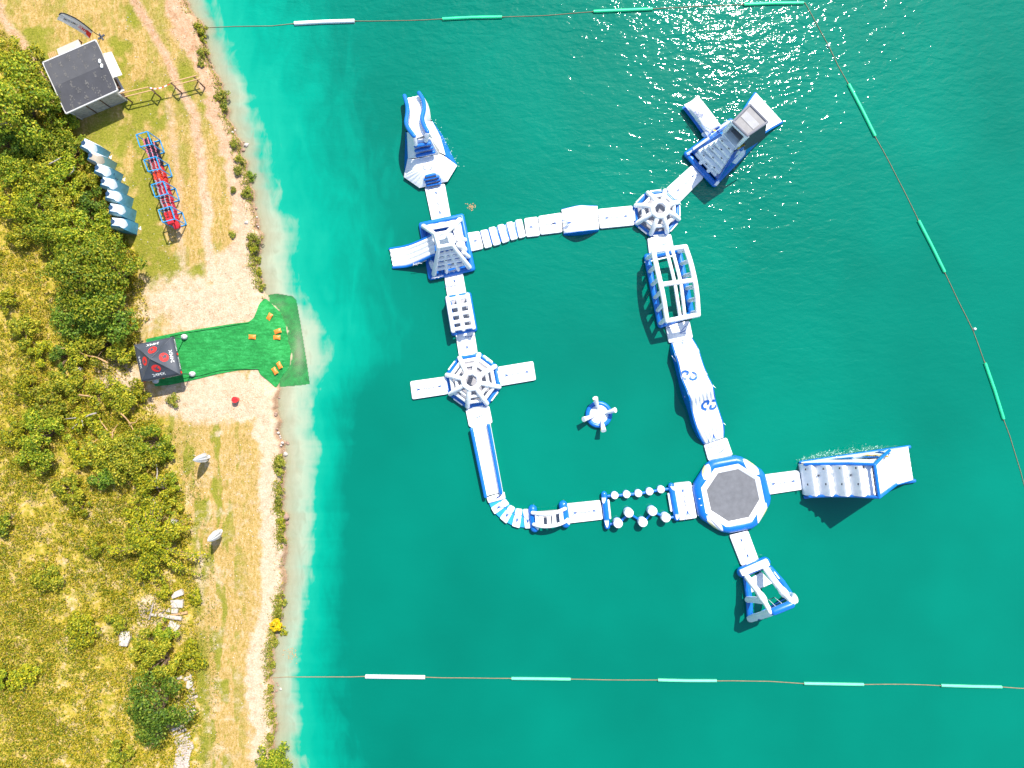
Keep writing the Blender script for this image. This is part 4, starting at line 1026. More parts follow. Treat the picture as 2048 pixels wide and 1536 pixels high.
# ---- wavy ramp
T = Thing('wavy_ramp', 'long wavy white ramp with blue flanks and two blue hook logos', 'ramp', W(1395, 780))
ez = lambda x, y: (x/5.12+1300, y/5.12+640)
pl_ = [(232, 235, .35), (262, 330, 1.1), (297, 430, 1.2), (335, 590, 1.15), (410, 775, 2.0), (438, 920, 1.2), (478, 1070, 1.15), (522, 1190, .8), (570, 1272, .3)]
pr_ = [(428, 190, .35), (485, 290, 1.1), (528, 420, 1.2), (580, 560, 1.15), (642, 690, 2.0), (668, 830, 1.2), (715, 970, 1.15), (752, 1085, .8), (752, 1205, .3)]
Lw = smooth_path([W(*ez(a, b_), c_) for a, b_, c_ in pl_], 45); Rw = smooth_path([W(*ez(a, b_), c_) for a, b_, c_ in pr_], 45)
g1, g2 = [], []
for i in range(45):
    t = i/44; amp = .10*math.exp(-((t-.56)/.07)**2)+.10*math.exp(-((t-.88)/.10)**2)+.02
    g1.append([Lw[i].lerp(Rw[i], j/36)+Vector((0, 0, amp*(abs(math.sin(math.pi*6*j/36))-1))) for j in range(37)])
    g2.append([Vector((p.x, p.y, p.z-.45)) for p in g1[-1]])
mb = MB(); mb.solid(g1, g2); wr = T.part('ramp_top', mb, white, angle=60)
for s_, o_ in ((Lw, Vector((-.12, -.03, 0))), (Rw, Vector((.12, .03, 0)))):
    mb = MB(); g1 = [[p+o_*.8+Vector((0, 0, -.10)), Vector((p.x, p.y, -.05))+o_*1.2] for p in s_]; g2 = [[p-o_*.5+Vector((0, 0, -.10)), Vector((p.x, p.y, -.05))-o_*.5] for p in s_]
    mb.solid(g1, g2); T.part('side_wall', mb, blue, angle=60)
def ramp_point(px_, py_, i0, i1):
    best = None
    for i in range(i0, i1):
        for j in range(0, 37, 2):
            p = Lw[i].lerp(Rw[i], j/36); s_ = F/(H-p.z); d = (1024+p.x*s_-px_)**2+(768-p.y*s_-py_)**2
            if best is None or d < best[0]: best = (d, p, i)
    return best[1], best[2]
for (x, y, sc_, ro) in ((1379, 753, .90, 1), (1418, 810, .90, 1)):
    p, i = ramp_point(x, y, 2, 42); v0 = (p-Lw[i]).length/(Rw[i]-Lw[i]).length; wid = (Rw[i]-Lw[i]).length; stp = (Lw[i+1]-Lw[i]).length; ca, sa_ = math.cos(R(48)), math.sin(R(48))
    def onramp(q, lift=.05):
        dx, dy = (q[0]*ca+q[1]*sa_)*sc_, (-q[0]*sa_+q[1]*ca)*sc_; fi = max(0, min(43.9, i+dx*0+(-1)*dy*0+(-dy if False else 0)+0)); fi = max(0, min(43.9, i-(dy)/stp)); vv = max(.02, min(.98, v0+dx/wid)); k = int(fi)
        return Lw[k].lerp(Lw[k+1], fi-k).lerp(Rw[k].lerp(Rw[k+1], fi-k), vv)+UP*lift
    mb = MB()
    for s_ in (1, -1):
        c_ = [(-.05*s_, .30*s_), (.30*s_, .34*s_), (.52*s_, .12*s_), (.50*s_, -.22*s_), (.22*s_, -.40*s_), (.10*s_, -.12*s_)]
        ps = smooth_path([Vector((q[0]+.05*s_, q[1]+.17*s_, 0)) for q in c_], 22); g = []
        for n_ in range(22):
            t_ = (ps[min(21, n_+1)]-ps[max(0, n_-1)]).normalized(); nn_ = Vector((-t_.y, t_.x, 0)); g.append([onramp(ps[n_]+nn_*w_) for w_ in (-.10, 0, .10)])
        mb.grid(g)
    T.part('logo_print', mb, inkblue, wr, smooth=False)
p, i = ramp_point(1366, 684, 0, 6); fin_print(T, W(1367, 690, .9), W(1367, 690)-W(1363, 678), .6, wr)
fin_print(T, W(1426, 868, 1.05), W(1426, 866)-W(1430, 884), .8, wr)
mb = MB()
for x, y in ((1346, 716), (1350, 722), (1370, 790), (1371, 797), (1446, 846), (1426, 772)):
    c_ = W(x, y, .75); ribbon(mb, bez(c_+Vector((-.1, .2, 0)), c_, c_+Vector((.2, -.15, .1))), .05)
T.part('side_print', mb, white, smooth=False)

# ---- big eastern slide
T = Thing('slide_tower', 'big eastern wedge slide with white steps, blue rails and a wide white chute', 'slide', W(1712, 945))
fz = lambda x, y: (x/6.024+1520, y/6.024+860)
ZA = 4.5
nw, sw = W(1600, 926, .4), W(1609.5, 993, .4); na, sa = W(1747, 929, ZA), W(1756, 994, ZA); ne, se = W(1816.5, 894.5, .4), W(1826.5, 960, .4)
na2, sa2 = W(1750, 929, ZA), W(1759, 994, ZA)
# stairs: stepped inflated rolls
prof = []; NS = 4
for k in range(61):
    t = k/60; fr_ = min(t/.86, .9999)*NS; i = int(min(fr_, NS-1e-6)); f_ = fr_-i
    if t < .86: z = .45+ (ZA-.95)*((i+ (min(1, f_*1.9))**.9)/NS) + .10*math.sin(math.pi*min(1, f_*1.05))
    else: z = ZA-.38
    prof.append((t, z))
g1, g2 = [], []
for t, z in prof:
    a = nw.lerp(na, t*1.01); b_ = sw.lerp(sa, t*1.01); r1 = []
    s_ = (H-z)/(H-a.z)
    for j in range(13):
        p = a.lerp(b_, .04+.92*j/12); r1.append(Vector((p.x, p.y, z+.03*math.sin(j*2.4+t*30))))
    g1.append(r1); g2.append([Vector((p.x, p.y, p.z-.5)) for p in r1])
mb = MB(); mb.solid(g1, g2); T.part('step_wall', mb, white, angle=50)
chl = smooth_path([na2-Vector((0, 0, .25)), W(1766, 915, 3.35), W(1783, 904, 1.95), W(1800, 898.5, .95), ne], 20); chr_ = smooth_path([sa2-Vector((0, 0, .25)), W(1776, 981, 3.35), W(1792, 971, 1.95), W(1810, 964.5, .95), se], 20)
chute(T, 'slide', chl, chr_, white, 7, .05)
for pts, nm in (([W(1609.7, 929, .95), W(1650, 928, 1.95), W(1700, 927.5, 3.3), na+Vector((0, 0, .15))], 'rail'), ([W(1619.5, 993.5, .95), W(1660, 991.5, 1.95), W(1710, 992, 3.3), sa+Vector((0, 0, .15))], 'rail'),
               ([na+Vector((0, 0, .15)), sa+Vector((0, 0, .15))], 'rail'), ([na+Vector((0, 0, .15)), W(1763, 915, 3.7), W(1779, 901.5, 2.4)], 'rail'), ([sa+Vector((0, 0, .15)), W(1776, 981, 3.7), W(1792, 969, 2.4)], 'rail')):
    mb = MB(); mb.tube(pts, .125, 10); T.part(nm, mb, blue)
def flank(T, name, line, base, th, mat, out):
    g1 = [[p+out*th, b_+out*th] for p, b_ in zip(line, base)]; g2 = [[p-out*th*.3, b_-out*th*.3] for p, b_ in zip(line, base)]; mb = MB(); mb.solid(g1, g2); return T.part(name, mb, mat, angle=30)
outn = Vector((-.147, .989, 0)).normalized(); outn = Vector((.145, .989, 0)).normalized()
ln = [W(1603, 926, .5), W(1650, 927.5, 1.85), W(1700, 927.5, 3.15), na, W(1766, 915, 3.2), W(1783, 903, 1.8), ne]
lb = [Vector((p.x, p.y, 0)) for p in ln]; bn0, bn1 = W(1600, 925, 0), W(1816, 893.5, 0)
lb = []
for p in ln:
    t = max(0, min(1, (Vector((p.x, p.y, 0))-bn0).dot(bn1-bn0)/(bn1-bn0).length_squared)); lb.append(bn0.lerp(bn1, t)+Vector((0, 0, .12)))
flank(T, 'flank', ln, lb, .06, white, outn)
ls = [W(1612, 993, .5), W(1660, 992, 1.85), W(1710, 992, 3.15), sa, W(1776, 981, 3.2), W(1792, 970, 1.8), se]; bs0, bs1 = W(1609, 993.5, 0), W(1826, 961, 0)
lb = []
for p in ls:
    t = max(0, min(1, (Vector((p.x, p.y, 0))-bs0).dot(bs1-bs0)/(bs1-bs0).length_squared)); lb.append(bs0.lerp(bs1, t)+Vector((0, 0, .12)))
flank(T, 'flank', ls, lb, .06, blue, -outn)
mb = MB(); mb.tube([bn0+Vector((0, 0, .15)), bn1+Vector((0, 0, .15))], .16, 10); mb.tube([bs0+Vector((0, 0, .15)), bs1+Vector((0, 0, .15))], .16, 10); T.part('base_tube', mb, blue)
fl = lambda x, y, z: W(*fz(x, y), z)
N0, N1, N2, N3 = ln[0], ln[2], na, lb[0]
def on_flank(t, h):
    b_ = bn0.lerp(bn1, t); topz = np.interp(t, [0, .22, .41, .62, .7, .85, 1], [.5, 1.8, 3.2, 4.5, 3.2, 1.4, .4]); tilt = np.interp(t, [0, .62, 1], [.0, -.0, 0])
    return b_+outn*.085+Vector((0, 0, .12+(topz-.3)*h))
for t0, t1, h0, h1, mt, nm in ((.22, .40, .48, .78, blue, 'flank_patch'), (.40, .56, .60, .92, inkblue, 'flank_patch'), (.56, .60, .45, .95, yellow, 'flank_patch'), (.70, .77, .1, .55, skyblue, 'flank_patch'), (.50, .545, .35, .8, yellow, 'flank_patch'), (.64, .69, .2, .9, inkblue, 'flank_patch')):
    mb = MB(); mb.poly3([on_flank(t0, h0), on_flank(t1, h0), on_flank(t1-.02, h1), on_flank(t0+.06, (h0+h1)/2+.05)], .02); T.part(nm, mb, mt, smooth=False)
mb = MB()
for t in (.1, .33, .6, .85):
    for u in (.2, .55):
        p = nw.lerp(na, t).lerp(sw.lerp(sa, t), u+.08*(int(t*10) % 2)); mb.box(p+Vector((0, 0, .42)), (.06, .14, .04))
mb2 = MB()
for q in ((548, 475), (763, 468), (957, 460), (1155, 458), (1245, 450), (703, 550), (1094, 545), (574, 657), (793, 653), (986, 652), (1184, 652)):
    x, y = fz(*q); t = (x-1603)/147; zz = float(np.interp(t, [k_[0] for k_ in prof], [k_[1] for k_ in prof]))+.06; mb2.box(W(x, y, zz), (.07, .15, .10))
T.part('step_handles', mb2, darkgap, smooth=False)

# ---- trapeze gate at the lower right
T = Thing('trapeze_gate', 'white and blue trapeze frame rising from a blue barrel at the lower right', 'trapeze', W(1525, 1180))
hz = lambda x, y: (x/6.4+1400, y/6.4+1040)
A = lambda x, y, z: W(*hz(x, y), z)
mb = MB(); mb.tube([A(540, 665, .4), A(830, 540, .4)], .44, 16); T.part('barrel', mb, blue)
mb = MB(); mb.slab([(p.x, p.y) for p in Q([hz(*p) for p in ((510, 655), (865, 500), (905, 585), (545, 725))], .95)], .55, .95, .1, .08); T.part('deck_pad', mb, white)
mb = MB(); mb.slab([(p.x, p.y) for p in Q([hz(*p) for p in ((590, 560), (715, 505), (722, 518), (597, 575))], .86)], .7, .86, .02, .02); T.part('name_strip', mb, white)
zt = 4.0
a1 = smooth_path([A(605, 735, 1.0), A(690, 850, 1.8), A(790, 985, 2.8), A(900, 1175, zt)], 12); a2 = smooth_path([A(850, 630, 1.0), A(960, 790, 1.9), A(1070, 925, 2.9), A(1165, 1040, zt)], 12)
for s_, rr in ((a1, .24), (a2, .26)):
    mb = MB(); mb.tube(s_, [rr*(1+.25*(i in (7, 8)))-.05*(i > 8) for i in range(12)], 12); T.part('arm', mb, white)
mb = MB(); mb.tube([A(945, 1170, zt), A(1165, 1080, zt)], .30, 14); T.part('cross_bar', mb, blue)
mb = MB(); mb.tube([A(1180, 1050, zt), A(1210, 1010, 3.4), A(1190, 975, 1.2)], .26, 12); T.part('knee', mb, white)
mb = MB(); mb.tube([A(590, 740, .25), A(625, 990, .25), A(640, 1250, .25)], .27, 12); T.part('pontoon', mb, blue)
mb = MB(); mb.tube([A(890, 620, .25), A(1050, 800, .25), A(1165, 975, .25)], .27, 12); T.part('pontoon', mb, blue)
mb = MB(); mb.tube([A(645, 1262, .4), A(780, 1222, 1.9), A(905, 1180, 3.7)], .29, 12); T.part('leg', mb, cool)
mb = MB(); mb.tube([A(612, 1018, .5), A(700, 1020, 1.4), A(800, 1035, 2.6)], .25, 12); T.part('brace', mb, cool)
mb = MB(); mb.tube([A(1150, 960, .4), A(1215, 1030, 3.3)], .25, 12); T.part('leg', mb, cool)
mb = MB(); mb.tube([A(640, 1250, .15), A(1150, 975, .15)], .05, 8); T.part('tie_bar', mb, blue)
mb = MB(); mb.slab([(p.x, p.y) for p in Q([hz(*p) for p in ((600, 780), (790, 665), (928, 812), (640, 940))], .2)], 0, .2, .05, .04); T.part('lower_deck', mb, white)
mb = MB(); mb.box(A(755, 1256, 1.6)+Vector((0, 0, .3)), (.4, .08, .02), .25); T.part('printed_badge', mb, navyink)
for x0, y0, x1, y1 in ((1045, 1065, 955, 990), (965, 1100, 880, 1020)):
    mb = MB(); mb.tube([A(x0, y0, zt-.3), A(x1, y1, 2.0)], .025, 5, cap=False); T.part('rope', mb, white)
mb = MB(); mb.tube([A(955, 990, 2.0), A(880, 1020, 2.0)], .03, 6); T.part('swing_bar', mb, darkgap)
mb = MB(); mb.slab([(p.x, p.y) for p in Q([hz(*p) for p in ((940, 665), (955, 660), (1022, 748), (1005, 752))], .5)], .46, .52, .0, .01); T.part('name_strip', mb, white)

# ---- rocker
T = Thing('rocker', 'round blue rocker with four white and yellow fins floating in the middle of the loop', 'water toy', W(1197.8, 829))
kz = lambda x, y: (x/12.8+1140, y/12.8+770)
c_ = W(*kz(738, 755), .2); mb = MB(); mb.tube([c_+Vector((math.cos(a), math.sin(a), 0))*.90 for a in np.linspace(0, 2*math.pi, 25)[:-1]], .185, 12, closed=True); T.part('air_ring', mb, blue, angle=60)
mb = MB(); g = [[c_+Vector((math.cos(a)*r_, math.sin(a)*r_, .06+.22*(1-(r_/.8)**2))) for r_ in (.02, .25, .5, .72, .8)] for a in np.linspace(0, 2*math.pi, 33)]; mb.grid(g); T.part('seat', mb, white)
for inn, out in (((720, 625), (648, 335)), ((885, 725), (1160, 640)), ((640, 785), (345, 880)), ((810, 890), (860, 1170))):
    p, q = W(*kz(*inn), .40), W(*kz(*out), 1.15); m_ = p.lerp(q, .5)
    mb = MB(); mb.tube([p, m_, q], [.06, .16, .215], 10, cap='flat'); o = T.part('fin', mb, white)
    d = (q-p).normalized(); sd_ = d.cross(UP).normalized()
    mb = MB(); mb.tube([p-UP*.07+d*.02, p.lerp(q, .35)-UP*.10], [.06, .10], 8); T.part('fin_root', mb, blue, o)
    mb = MB(); s1 = sd_ if sd_.y < 0 else -sd_; mb.tube([m_+d*.1-UP*.05+s1*.045, q-UP*.05+s1*.05-d*.02], [.12, .185], 8, cap='flat'); T.part('yellow_side', mb, yellow, o)

# ---- roofed slide tower at the upper right
T = Thing('roofed_slide_tower', 'tall slide tower with grey mesh roofed cabin and blue stepped base at the upper right', 'slide', W(1470, 278))
gz_ = lambda x, y: (x/4.8+1240, y/4.8+160)
B_ = lambda x, y, z: W(*gz_(x, y), z)
bl, bb, br_, bt_ = B_(640, 712, .25), B_(905, 1000, .25), B_(1555, 398, .3), B_(1305, 125, .3)
mb = MB()
mb.tube([bl, bb], .25, 12); mb.tube([bb, B_(1330, 560, .25)], .22, 12); mb.tube([bl, B_(1060, 395, .25)], .22, 12); T.part('base_frame', mb, blue)
zD = 3.3
# side walls (blue)
for pts in (([B_(655, 700, .5), B_(960, 545, 2.4), B_(1080, 470, zD)], [bl, B_(860, 540, .2), B_(1060, 400, .2)]), ([B_(920, 985, .5), B_(1080, 700, 2.4), B_(1180, 640, zD)], [bb, B_(1100, 800, .2), B_(1320, 570, .2)])):
    mb = MB(); g1 = [[p, q] for p, q in zip(*pts)]; g2 = [[p+Vector((.08, -.08, -.02)), q+Vector((.08, -.08, 0))] for p, q in zip(*pts)]; mb.solid(g1, g2); T.part('side_wall', mb, blue)
# blue ramp body under steps
mb = MB(); mb.poly3([B_(690, 700, .35), B_(930, 960, .35), B_(1170, 680, zD-.5), B_(960, 510, zD-.5)], .25); T.part('stair_bed', mb, blue, smooth=False)
steps = [((725, 705), (925, 920)), ((750, 675), (960, 895)), ((800, 645), (990, 845)), ((850, 615), (1020, 795)), ((900, 585), (1050, 745)), ((950, 553), (1082, 692))]
for i, (a, b_) in enumerate(steps):
    z0 = .85+i*.46; p, q = B_(*a, z0), B_(*b_, z0); dn = (bb-bl).normalized(); back = Vector((-dn.y, dn.x, 0)); back = back if back.dot(B_(1300, 300, 0)-bl) > 0 else -back
    mb = MB(); mb.slab([(s_.x, s_.y) for s_ in (p, q, q+back*.62-dn*.1, p+back*.62+dn*.1)], z0-.42, z0, .07, .07); T.part('step', mb, cool)
mb = MB()
for (x, y), i in (((803, 725), 1), ((893, 745), 2), ((905, 840), 1), ((828, 808), 0), ((890, 660), 3), ((975, 750), 3), ((972, 665), 4), ((1045, 658), 5), ((980, 585), 5)):
    mb.box(B_(x, y, .93+i*.46), (.16, .06, .05), R(-45))
T.part('step_handles', mb, darkgap)
for x, y in ((775, 795), (850, 872)):
    mb = MB(); mb.tube([B_(x, y, .5), B_(x+45, y-45, .9)], .17, 10); T.part('foot_roll', mb, cool)
dk = [B_(985, 510, zD), B_(1120, 660, zD), B_(1215, 560, zD), B_(1075, 410, zD)]
mb = MB(); mb.poly3(dk, .3); T.part('upper_deck', mb, cool)
mb = MB(); mb.poly3([B_(1065, 490, zD+.04), B_(1160, 595, zD+.04), B_(1190, 560, zD+.04), B_(1110, 455, zD+.04)], .03); T.part('deck_mat', mb, lightgrey)
zR = 5.3
rf = [B_(1085, 400, zR), B_(1225, 535, zR), B_(1415, 405, zR), B_(1248, 235, zR)]
cr = centroid(rf)
mb = MB(); mb.poly3(rf, .12); T.part('roof', mb, plain('roof_mesh', (.22, .215, .22), .55, var=.12, scale=3)); 
mb = MB()
for i in range(4): mb.tube([rf[i], rf[(i+1) % 4]], .1, 8)
T.part('roof_edge', mb, plain('cabin_frame', (.20, .20, .23), .5))
mb = MB(); mb.poly3([B_(1160, 352, zR+.03), B_(1280, 475, zR+.03), B_(1340, 425, zR+.03), B_(1215, 295, zR+.03)], .02); T.part('roof_window', mb, lightgrey)
lo = []
for p in rf:
    q = Vector((p.x, p.y, zD)); lo.append(q)
for i, mt in ((1, tentblack), (2, tentblack), (3, tentblack)):
    mb = MB(); a, b_ = rf[i], rf[(i+1) % 4]; a2_, b2_ = lo[i], lo[(i+1) % 4]; fl_ = (Vector((.42, -.42, 0)) if i == 1 else Vector((0, 0, 0))); a2_ = a2_+fl_; b2_ = b2_+fl_*1.2; mb.poly3([a-UP*.1, b_-UP*.1, b2_, a2_], .06); T.part('cabin_wall', mb, mt, smooth=False)
mb = MB()
for i in (0, 1): mb.tube([rf[i]-UP*.1, lo[i]], .16, 10)
mb.tube([rf[0]-UP*.15, rf[1]-UP*.15], .16, 10); T.part('cabin_post', mb, cool)
# chute: from cabin floor down to the wide flared end
cl_ = smooth_path([lo[3].lerp(lo[0], .45), lo[3]+(lo[3]-lo[0])*.05, B_(1190, 300, 1.7), B_(1245, 210, .8), bt_+UP*.05], 18)
cr_ = smooth_path([lo[2].lerp(lo[1], .45), lo[2]+(lo[2]-lo[1])*.05, B_(1345, 520, 1.7), B_(1450, 455, .8), br_+UP*.05], 18)
chute(T, 'slide', cl_, cr_, white, 7, .05, skirt=0.0)
for s_ in (cl_, cr_):
    mb = MB(); mb.tube([Vector((p.x, p.y, max(.1, p.z-.3))) for p in s_[4:]], .14, 8); T.part('slide_edge', mb, blue)
# striped wing panels on both sides
for pts, mt in (([(1225, 605, 3.0), (1195, 720, 2.4), (1110, 808, 1.5), (1078, 795, 1.6), (1130, 690, 2.9)], cool), ([(1228, 598, 3.1), (1222, 615, 3.1), (1130, 668, 3.1), (1128, 655, 3.2)], yellow), ([(1330, 560, .9), (1235, 690, .6), (1200, 740, .6), (1215, 640, 1.8)], blue),
                ([(960, 470, 1.6), (1060, 400, 2.2), (1040, 385, 1.3), (960, 440, .8)], white), ([(700, 670, 1.0), (860, 560, 1.7), (850, 545, 1.2), (700, 650, .5)], white), ([(640, 705, .7), (695, 675, .9), (690, 690, .8), (650, 722, .6)], white), ([(905, 1010, .6), (950, 950, .65), (955, 985, .5), (930, 1015, .5)], cool)):
    mb = MB(); mb.poly3([B_(*p) for p in pts], .06); T.part('wing_panel', mb, mt, smooth=False)
# blast bag pillow beside it
def pillow(T, name, q, z0, hgt, mat, wr=.03, n=14, puff=.45):
    a, b_, c_, d = (Vector(p) for p in q); g1, g2 = [], []
    for i in range(n+1):
        r1, r2 = [], []
        for j in range(n+1):
            u, v = i/n, j/n; pinch = .05
            uu = u+pinch*(u-.5)*0; p = a.lerp(b_, v).lerp(d.lerp(c_, v), u); cc = (a+b_+c_+d)/4
            e = (max(0, math.sin(math.pi*u))*max(0, math.sin(math.pi*v)))**puff
            sq = 1-.06*(math.sin(math.pi*u)*(1-math.sin(math.pi*v))+math.sin(math.pi*v)*(1-math.sin(math.pi*u)))
            p = cc+(p-cc)*sq; w_ = wr*(math.sin(v*31+u*7)*(1-e)*1.5+math.sin(u*23+v*11)*.4)
            r1.append(Vector((p.x, p.y, z0+hgt*.5+hgt*.5*e+w_*e))); r2.append(Vector((p.x, p.y, z0+hgt*.5-hgt*.5*e)))
        g1.append(r1); g2.append(r2)
    mb = MB(); mb.solid(g1, g2)
    if T is None: return mb
    return T.part(name, mb, mat, angle=70)
T = Thing('landing_pillow', 'puffy white landing pillow with blue underside beside the roofed slide tower', 'air pillow', W(1405, 232))
q = [B_(612, 238, .6), B_(745, 145, .6), B_(972, 440, .6), B_(842, 548, .6)]
pillow(T, 'air_bag', q, .15, .95, white, .03, 18, .35); pillow(T, 'underside', [p+Vector((-.07, -.07, 0)) for p in q], .0, .5, blue, 0, 10, .3)
T.obj('lettering', text_mesh('aqua', mat=navyink), frame(B_(758, 318, 1.135), (1, -.45, 0), sc=.42)); T.obj('lettering', text_mesh('glide', mat=seam), frame(B_(848, 342, 1.135), (1, -.45, 0), sc=.3))
mb = MB(); ribbon(mb, bez(B_(778, 430, 1.03), B_(830, 455, 1.04), B_(905, 495, 1.0)), .06); ribbon(mb, bez(B_(785, 440, 1.03), B_(810, 465, 1.04), B_(840, 475, 1.05)), .05); T.part('printed_lines', mb, inkblue, smooth=False)
mb = MB(); mb.poly3([B_(890, 478, .98), B_(920, 478, .98), B_(928, 492, .95), B_(900, 492, .98)]); T.part('printed_patch', mb, yellow, smooth=False)
for x, y in ((850, 500), (800, 520)):
    mb = MB(); mb.tube([B_(x, y, .35), B_(x+35, y+30, .3)], .16, 8); T.part('corner_roll', mb, cool)

# ---- booms and rope
TOPB = [((589, 47), (709, 42), 0, 'white foam boom nearest the bank on the upper rope'), ((885, 38), (1004, 34), 1, 'green foam boom second from the bank on the upper rope'), ((1187, 23), (1305, 18), 1, 'green foam boom in the sun glitter, third on the upper rope'), ((1488, 9), (1607, 6), 1, 'green foam boom at the upper right corner of the rope'),
        ((1697, 168), (1750, 272), 1, 'topmost green foam boom of the slanting right rope'), ((1837, 441), (1889, 544), 1, 'middle green foam boom of the slanting right rope'), ((1970, 726), (2007, 838), 1, 'lowest green foam boom of the slanting right rope'),
        ((731, 1353), (850, 1354.5), 0, 'white foam boom nearest the bank on the lower rope'), ((1023, 1357), (1141, 1358.5), 2, 'pale green foam boom second from the bank on the lower rope'), ((1316, 1360), (1433, 1361.5), 2, 'pale green foam boom in the middle of the lower rope, below the trapeze'), ((1608, 1367), (1727, 1369), 2, 'pale green foam boom fourth from the bank on the lower rope'), ((1882, 1371), (2003, 1374), 2, 'pale green foam boom nearest the lower right corner')]
for a, b_, k, lab in TOPB:
    mb = MB(); m_ = (white, greenboom, paleboom)[k]; rr = .155 if k == 0 else .12
    p, q = W(*a, .06), W(*b_, .06); sg = (q-p).cross(UP).normalized()*rnd.uniform(-.04, .04)
    mb.tube([p, p.lerp(q, .5)+sg, q], rr, 12, cap='flat'); o = single('foam_boom', mb, m_, lab, 'float boom', group='foam booms strung on the boundary rope')
    mb = MB()
    for e, s_ in ((p, -1), (q, 1)): mb.tube([e, e+(q-p).normalized()*s_*.12], .03, 6)
    inv = Matrix.Translation(-o.location); eo = bpy.data.objects.new('end_loop', mesh_of('end_loop', mb, rope, inv=inv)); COL.objects.link(eo); eo.parent = o
def ropeline(label, pts, name='boundary_rope', r_=.019):
    P = []
    for i in range(len(pts)-1):
        a, b_ = W(*pts[i], .03), W(*pts[i+1], .03); n = max(2, int((b_-a).length/1.2)); s_ = (b_-a).cross(UP).normalized(); w_ = rnd.uniform(-.08, .08)
        for k in range(n): P.append(a.lerp(b_, k/n)+s_*(w_*math.sin(math.pi*k/n)+rnd.uniform(-.015, .015)))
    P.append(W(*pts[-1], .03)); mb = MB(); mb.tube(P, r_, 5); single(name, mb, rope, label, 'rope')
ropeline('thin rope running from the bank along the top of the water park', [(404, 55), (500, 52), (589, 47), (709, 42), (885, 38), (1004, 34), (1187, 23), (1305, 18), (1488, 9), (1610, 6)])
ropeline('thin rope slanting down the right side of the water park', [(1610, 6), (1657, 91), (1697, 168), (1750, 272), (1837, 441), (1889, 544), (1946, 660), (1970, 726), (2007, 838), (2030, 905), (2052, 985), (2090, 1100)])
ropeline('thin rope running from the bank along the bottom of the water park', [(541, 1355.5), (640, 1354), (731, 1353), (850, 1354.5), (1023, 1357), (1141, 1358.5), (1316, 1360), (1433, 1361.5), (1608, 1367), (1727, 1369), (1882, 1371), (2003, 1374), (2110, 1377)], r_=.03)
for (x, y), lab in (((1949.5, 658), 'small white float ball at the bend of the right rope'), ((1657, 91), 'small white float ball on the right rope below its top corner')):
    mb = MB(); c_ = W(x, y, .06); mb.tube([c_-Vector((0, 0, .02)), c_+Vector((0, 0, .02))], .11, 10); single('float_ball', mb, white, lab, 'buoy')
# drifting weed
for (x, y, r__, n_, lab) in ((943, 413, .28, 34, 'little drift of brown weed floating above the bolster bridge'), (585, 1309, .55, 40, 'dark weed patch floating beside the lower bank')):
    r_ = np.random.default_rng(int(x)); c_ = W(x, y, .015); Pp = np.stack([c_.x+r_.normal(size=n_)*r__*.6, c_.y+r_.normal(size=n_)*r__*.5, np.full(n_, .015)], 1); Nn = np.tile(np.array([0, 0, 1.0]), (n_, 1))
    o = bpy.data.objects.new('drifting_weed', quads_mesh('drifting_weed', leaves(Pp-np.array(c_)[None]*1, Nn, .16, r_, .3), tanwood)); COL.objects.link(o); o.location = c_; tag(o, lab, 'weed', kind='stuff')
# churned foam along the slide towers
foam = plain('foam', (.45, .68, .60), .6)
for nm, seg, n_, lab in (('slide_foam', [(1600, 922), (1650, 908), (1700, 905), (1760, 894)], 190, 'fine foam flecks along the north flank of the big eastern slide'), ('slide_foam', [(862, 238), (885, 268), (903, 300), (918, 335)], 40, 'fine foam flecks along the east flank of the upper left slide')):
    r_ = np.random.default_rng(5); k = r_.random(n_)*(len(seg)-1); i = k.astype(int); f_ = (k-i)[:, None]; S = np.array([list(W(*s_, .01)) for s_ in seg]); Pp = S[i]*(1-f_)+S[i+1]*f_
    Pp[:, :2] += r_.normal(size=(n_, 2))*.16; Pp[:, 2] = .012; Nn = np.tile(np.array([0, 0, 1.0]), (n_, 1)); c_ = S.mean(0)
    o = bpy.data.objects.new(nm, quads_mesh(nm, leaves(Pp-c_, Nn, .07, r_, .6), foam)); COL.objects.link(o); o.location = c_; tag(o, lab, 'foam', kind='stuff')
# ================================================================== THINGS ON THE BANK
def on(px_, py_, dz=0.0): return PG(px_, py_, dz)
# ---- kiosk
ZR = G+2.05
rc_ = [(85.5, 125), (191, 79.5), (235, 180.5), (132, 227)]
T = Thing('kiosk', 'grey plank kiosk with dark felt roof and open white hatch at the upper left', 'hut', W(165, 160, G))
rt = [W(x, y, ZR) for x, y in rc_]; rdA, rdB = W(109, 173, ZR+.22), W(212, 128, ZR+.22)
felt = plain('roof_felt', (.075, .075, .082), .85, var=.15, scale=.9, bump=.01, bscale=30)
feltlight = plain('worn_felt', (.125, .12, .115), .9, var=.3, scale=5)
mb = MB(); mb.poly3([rt[0], rt[1], rdB, rdA], .1); T.part('roof_slope', mb, felt, smooth=False)
mb = MB(); mb.poly3([rdA+UP*.004, rdB+UP*.004, rt[2], rt[3]], .1); T.part('roof_slope', mb, plain('roof_felt_shaded', (.058, .058, .066), .85, var=.15, scale=.9, bump=.01, bscale=30), smooth=False)  # same felt darkened, the south slope's shade put into its colour
mb = MB()
for i in range(4): mb.beam(rt[i]-UP*.04, rt[(i+1) % 4]-UP*.04, .09, .12)
T.part('roof_trim', mb, trimwhite, smooth=False)
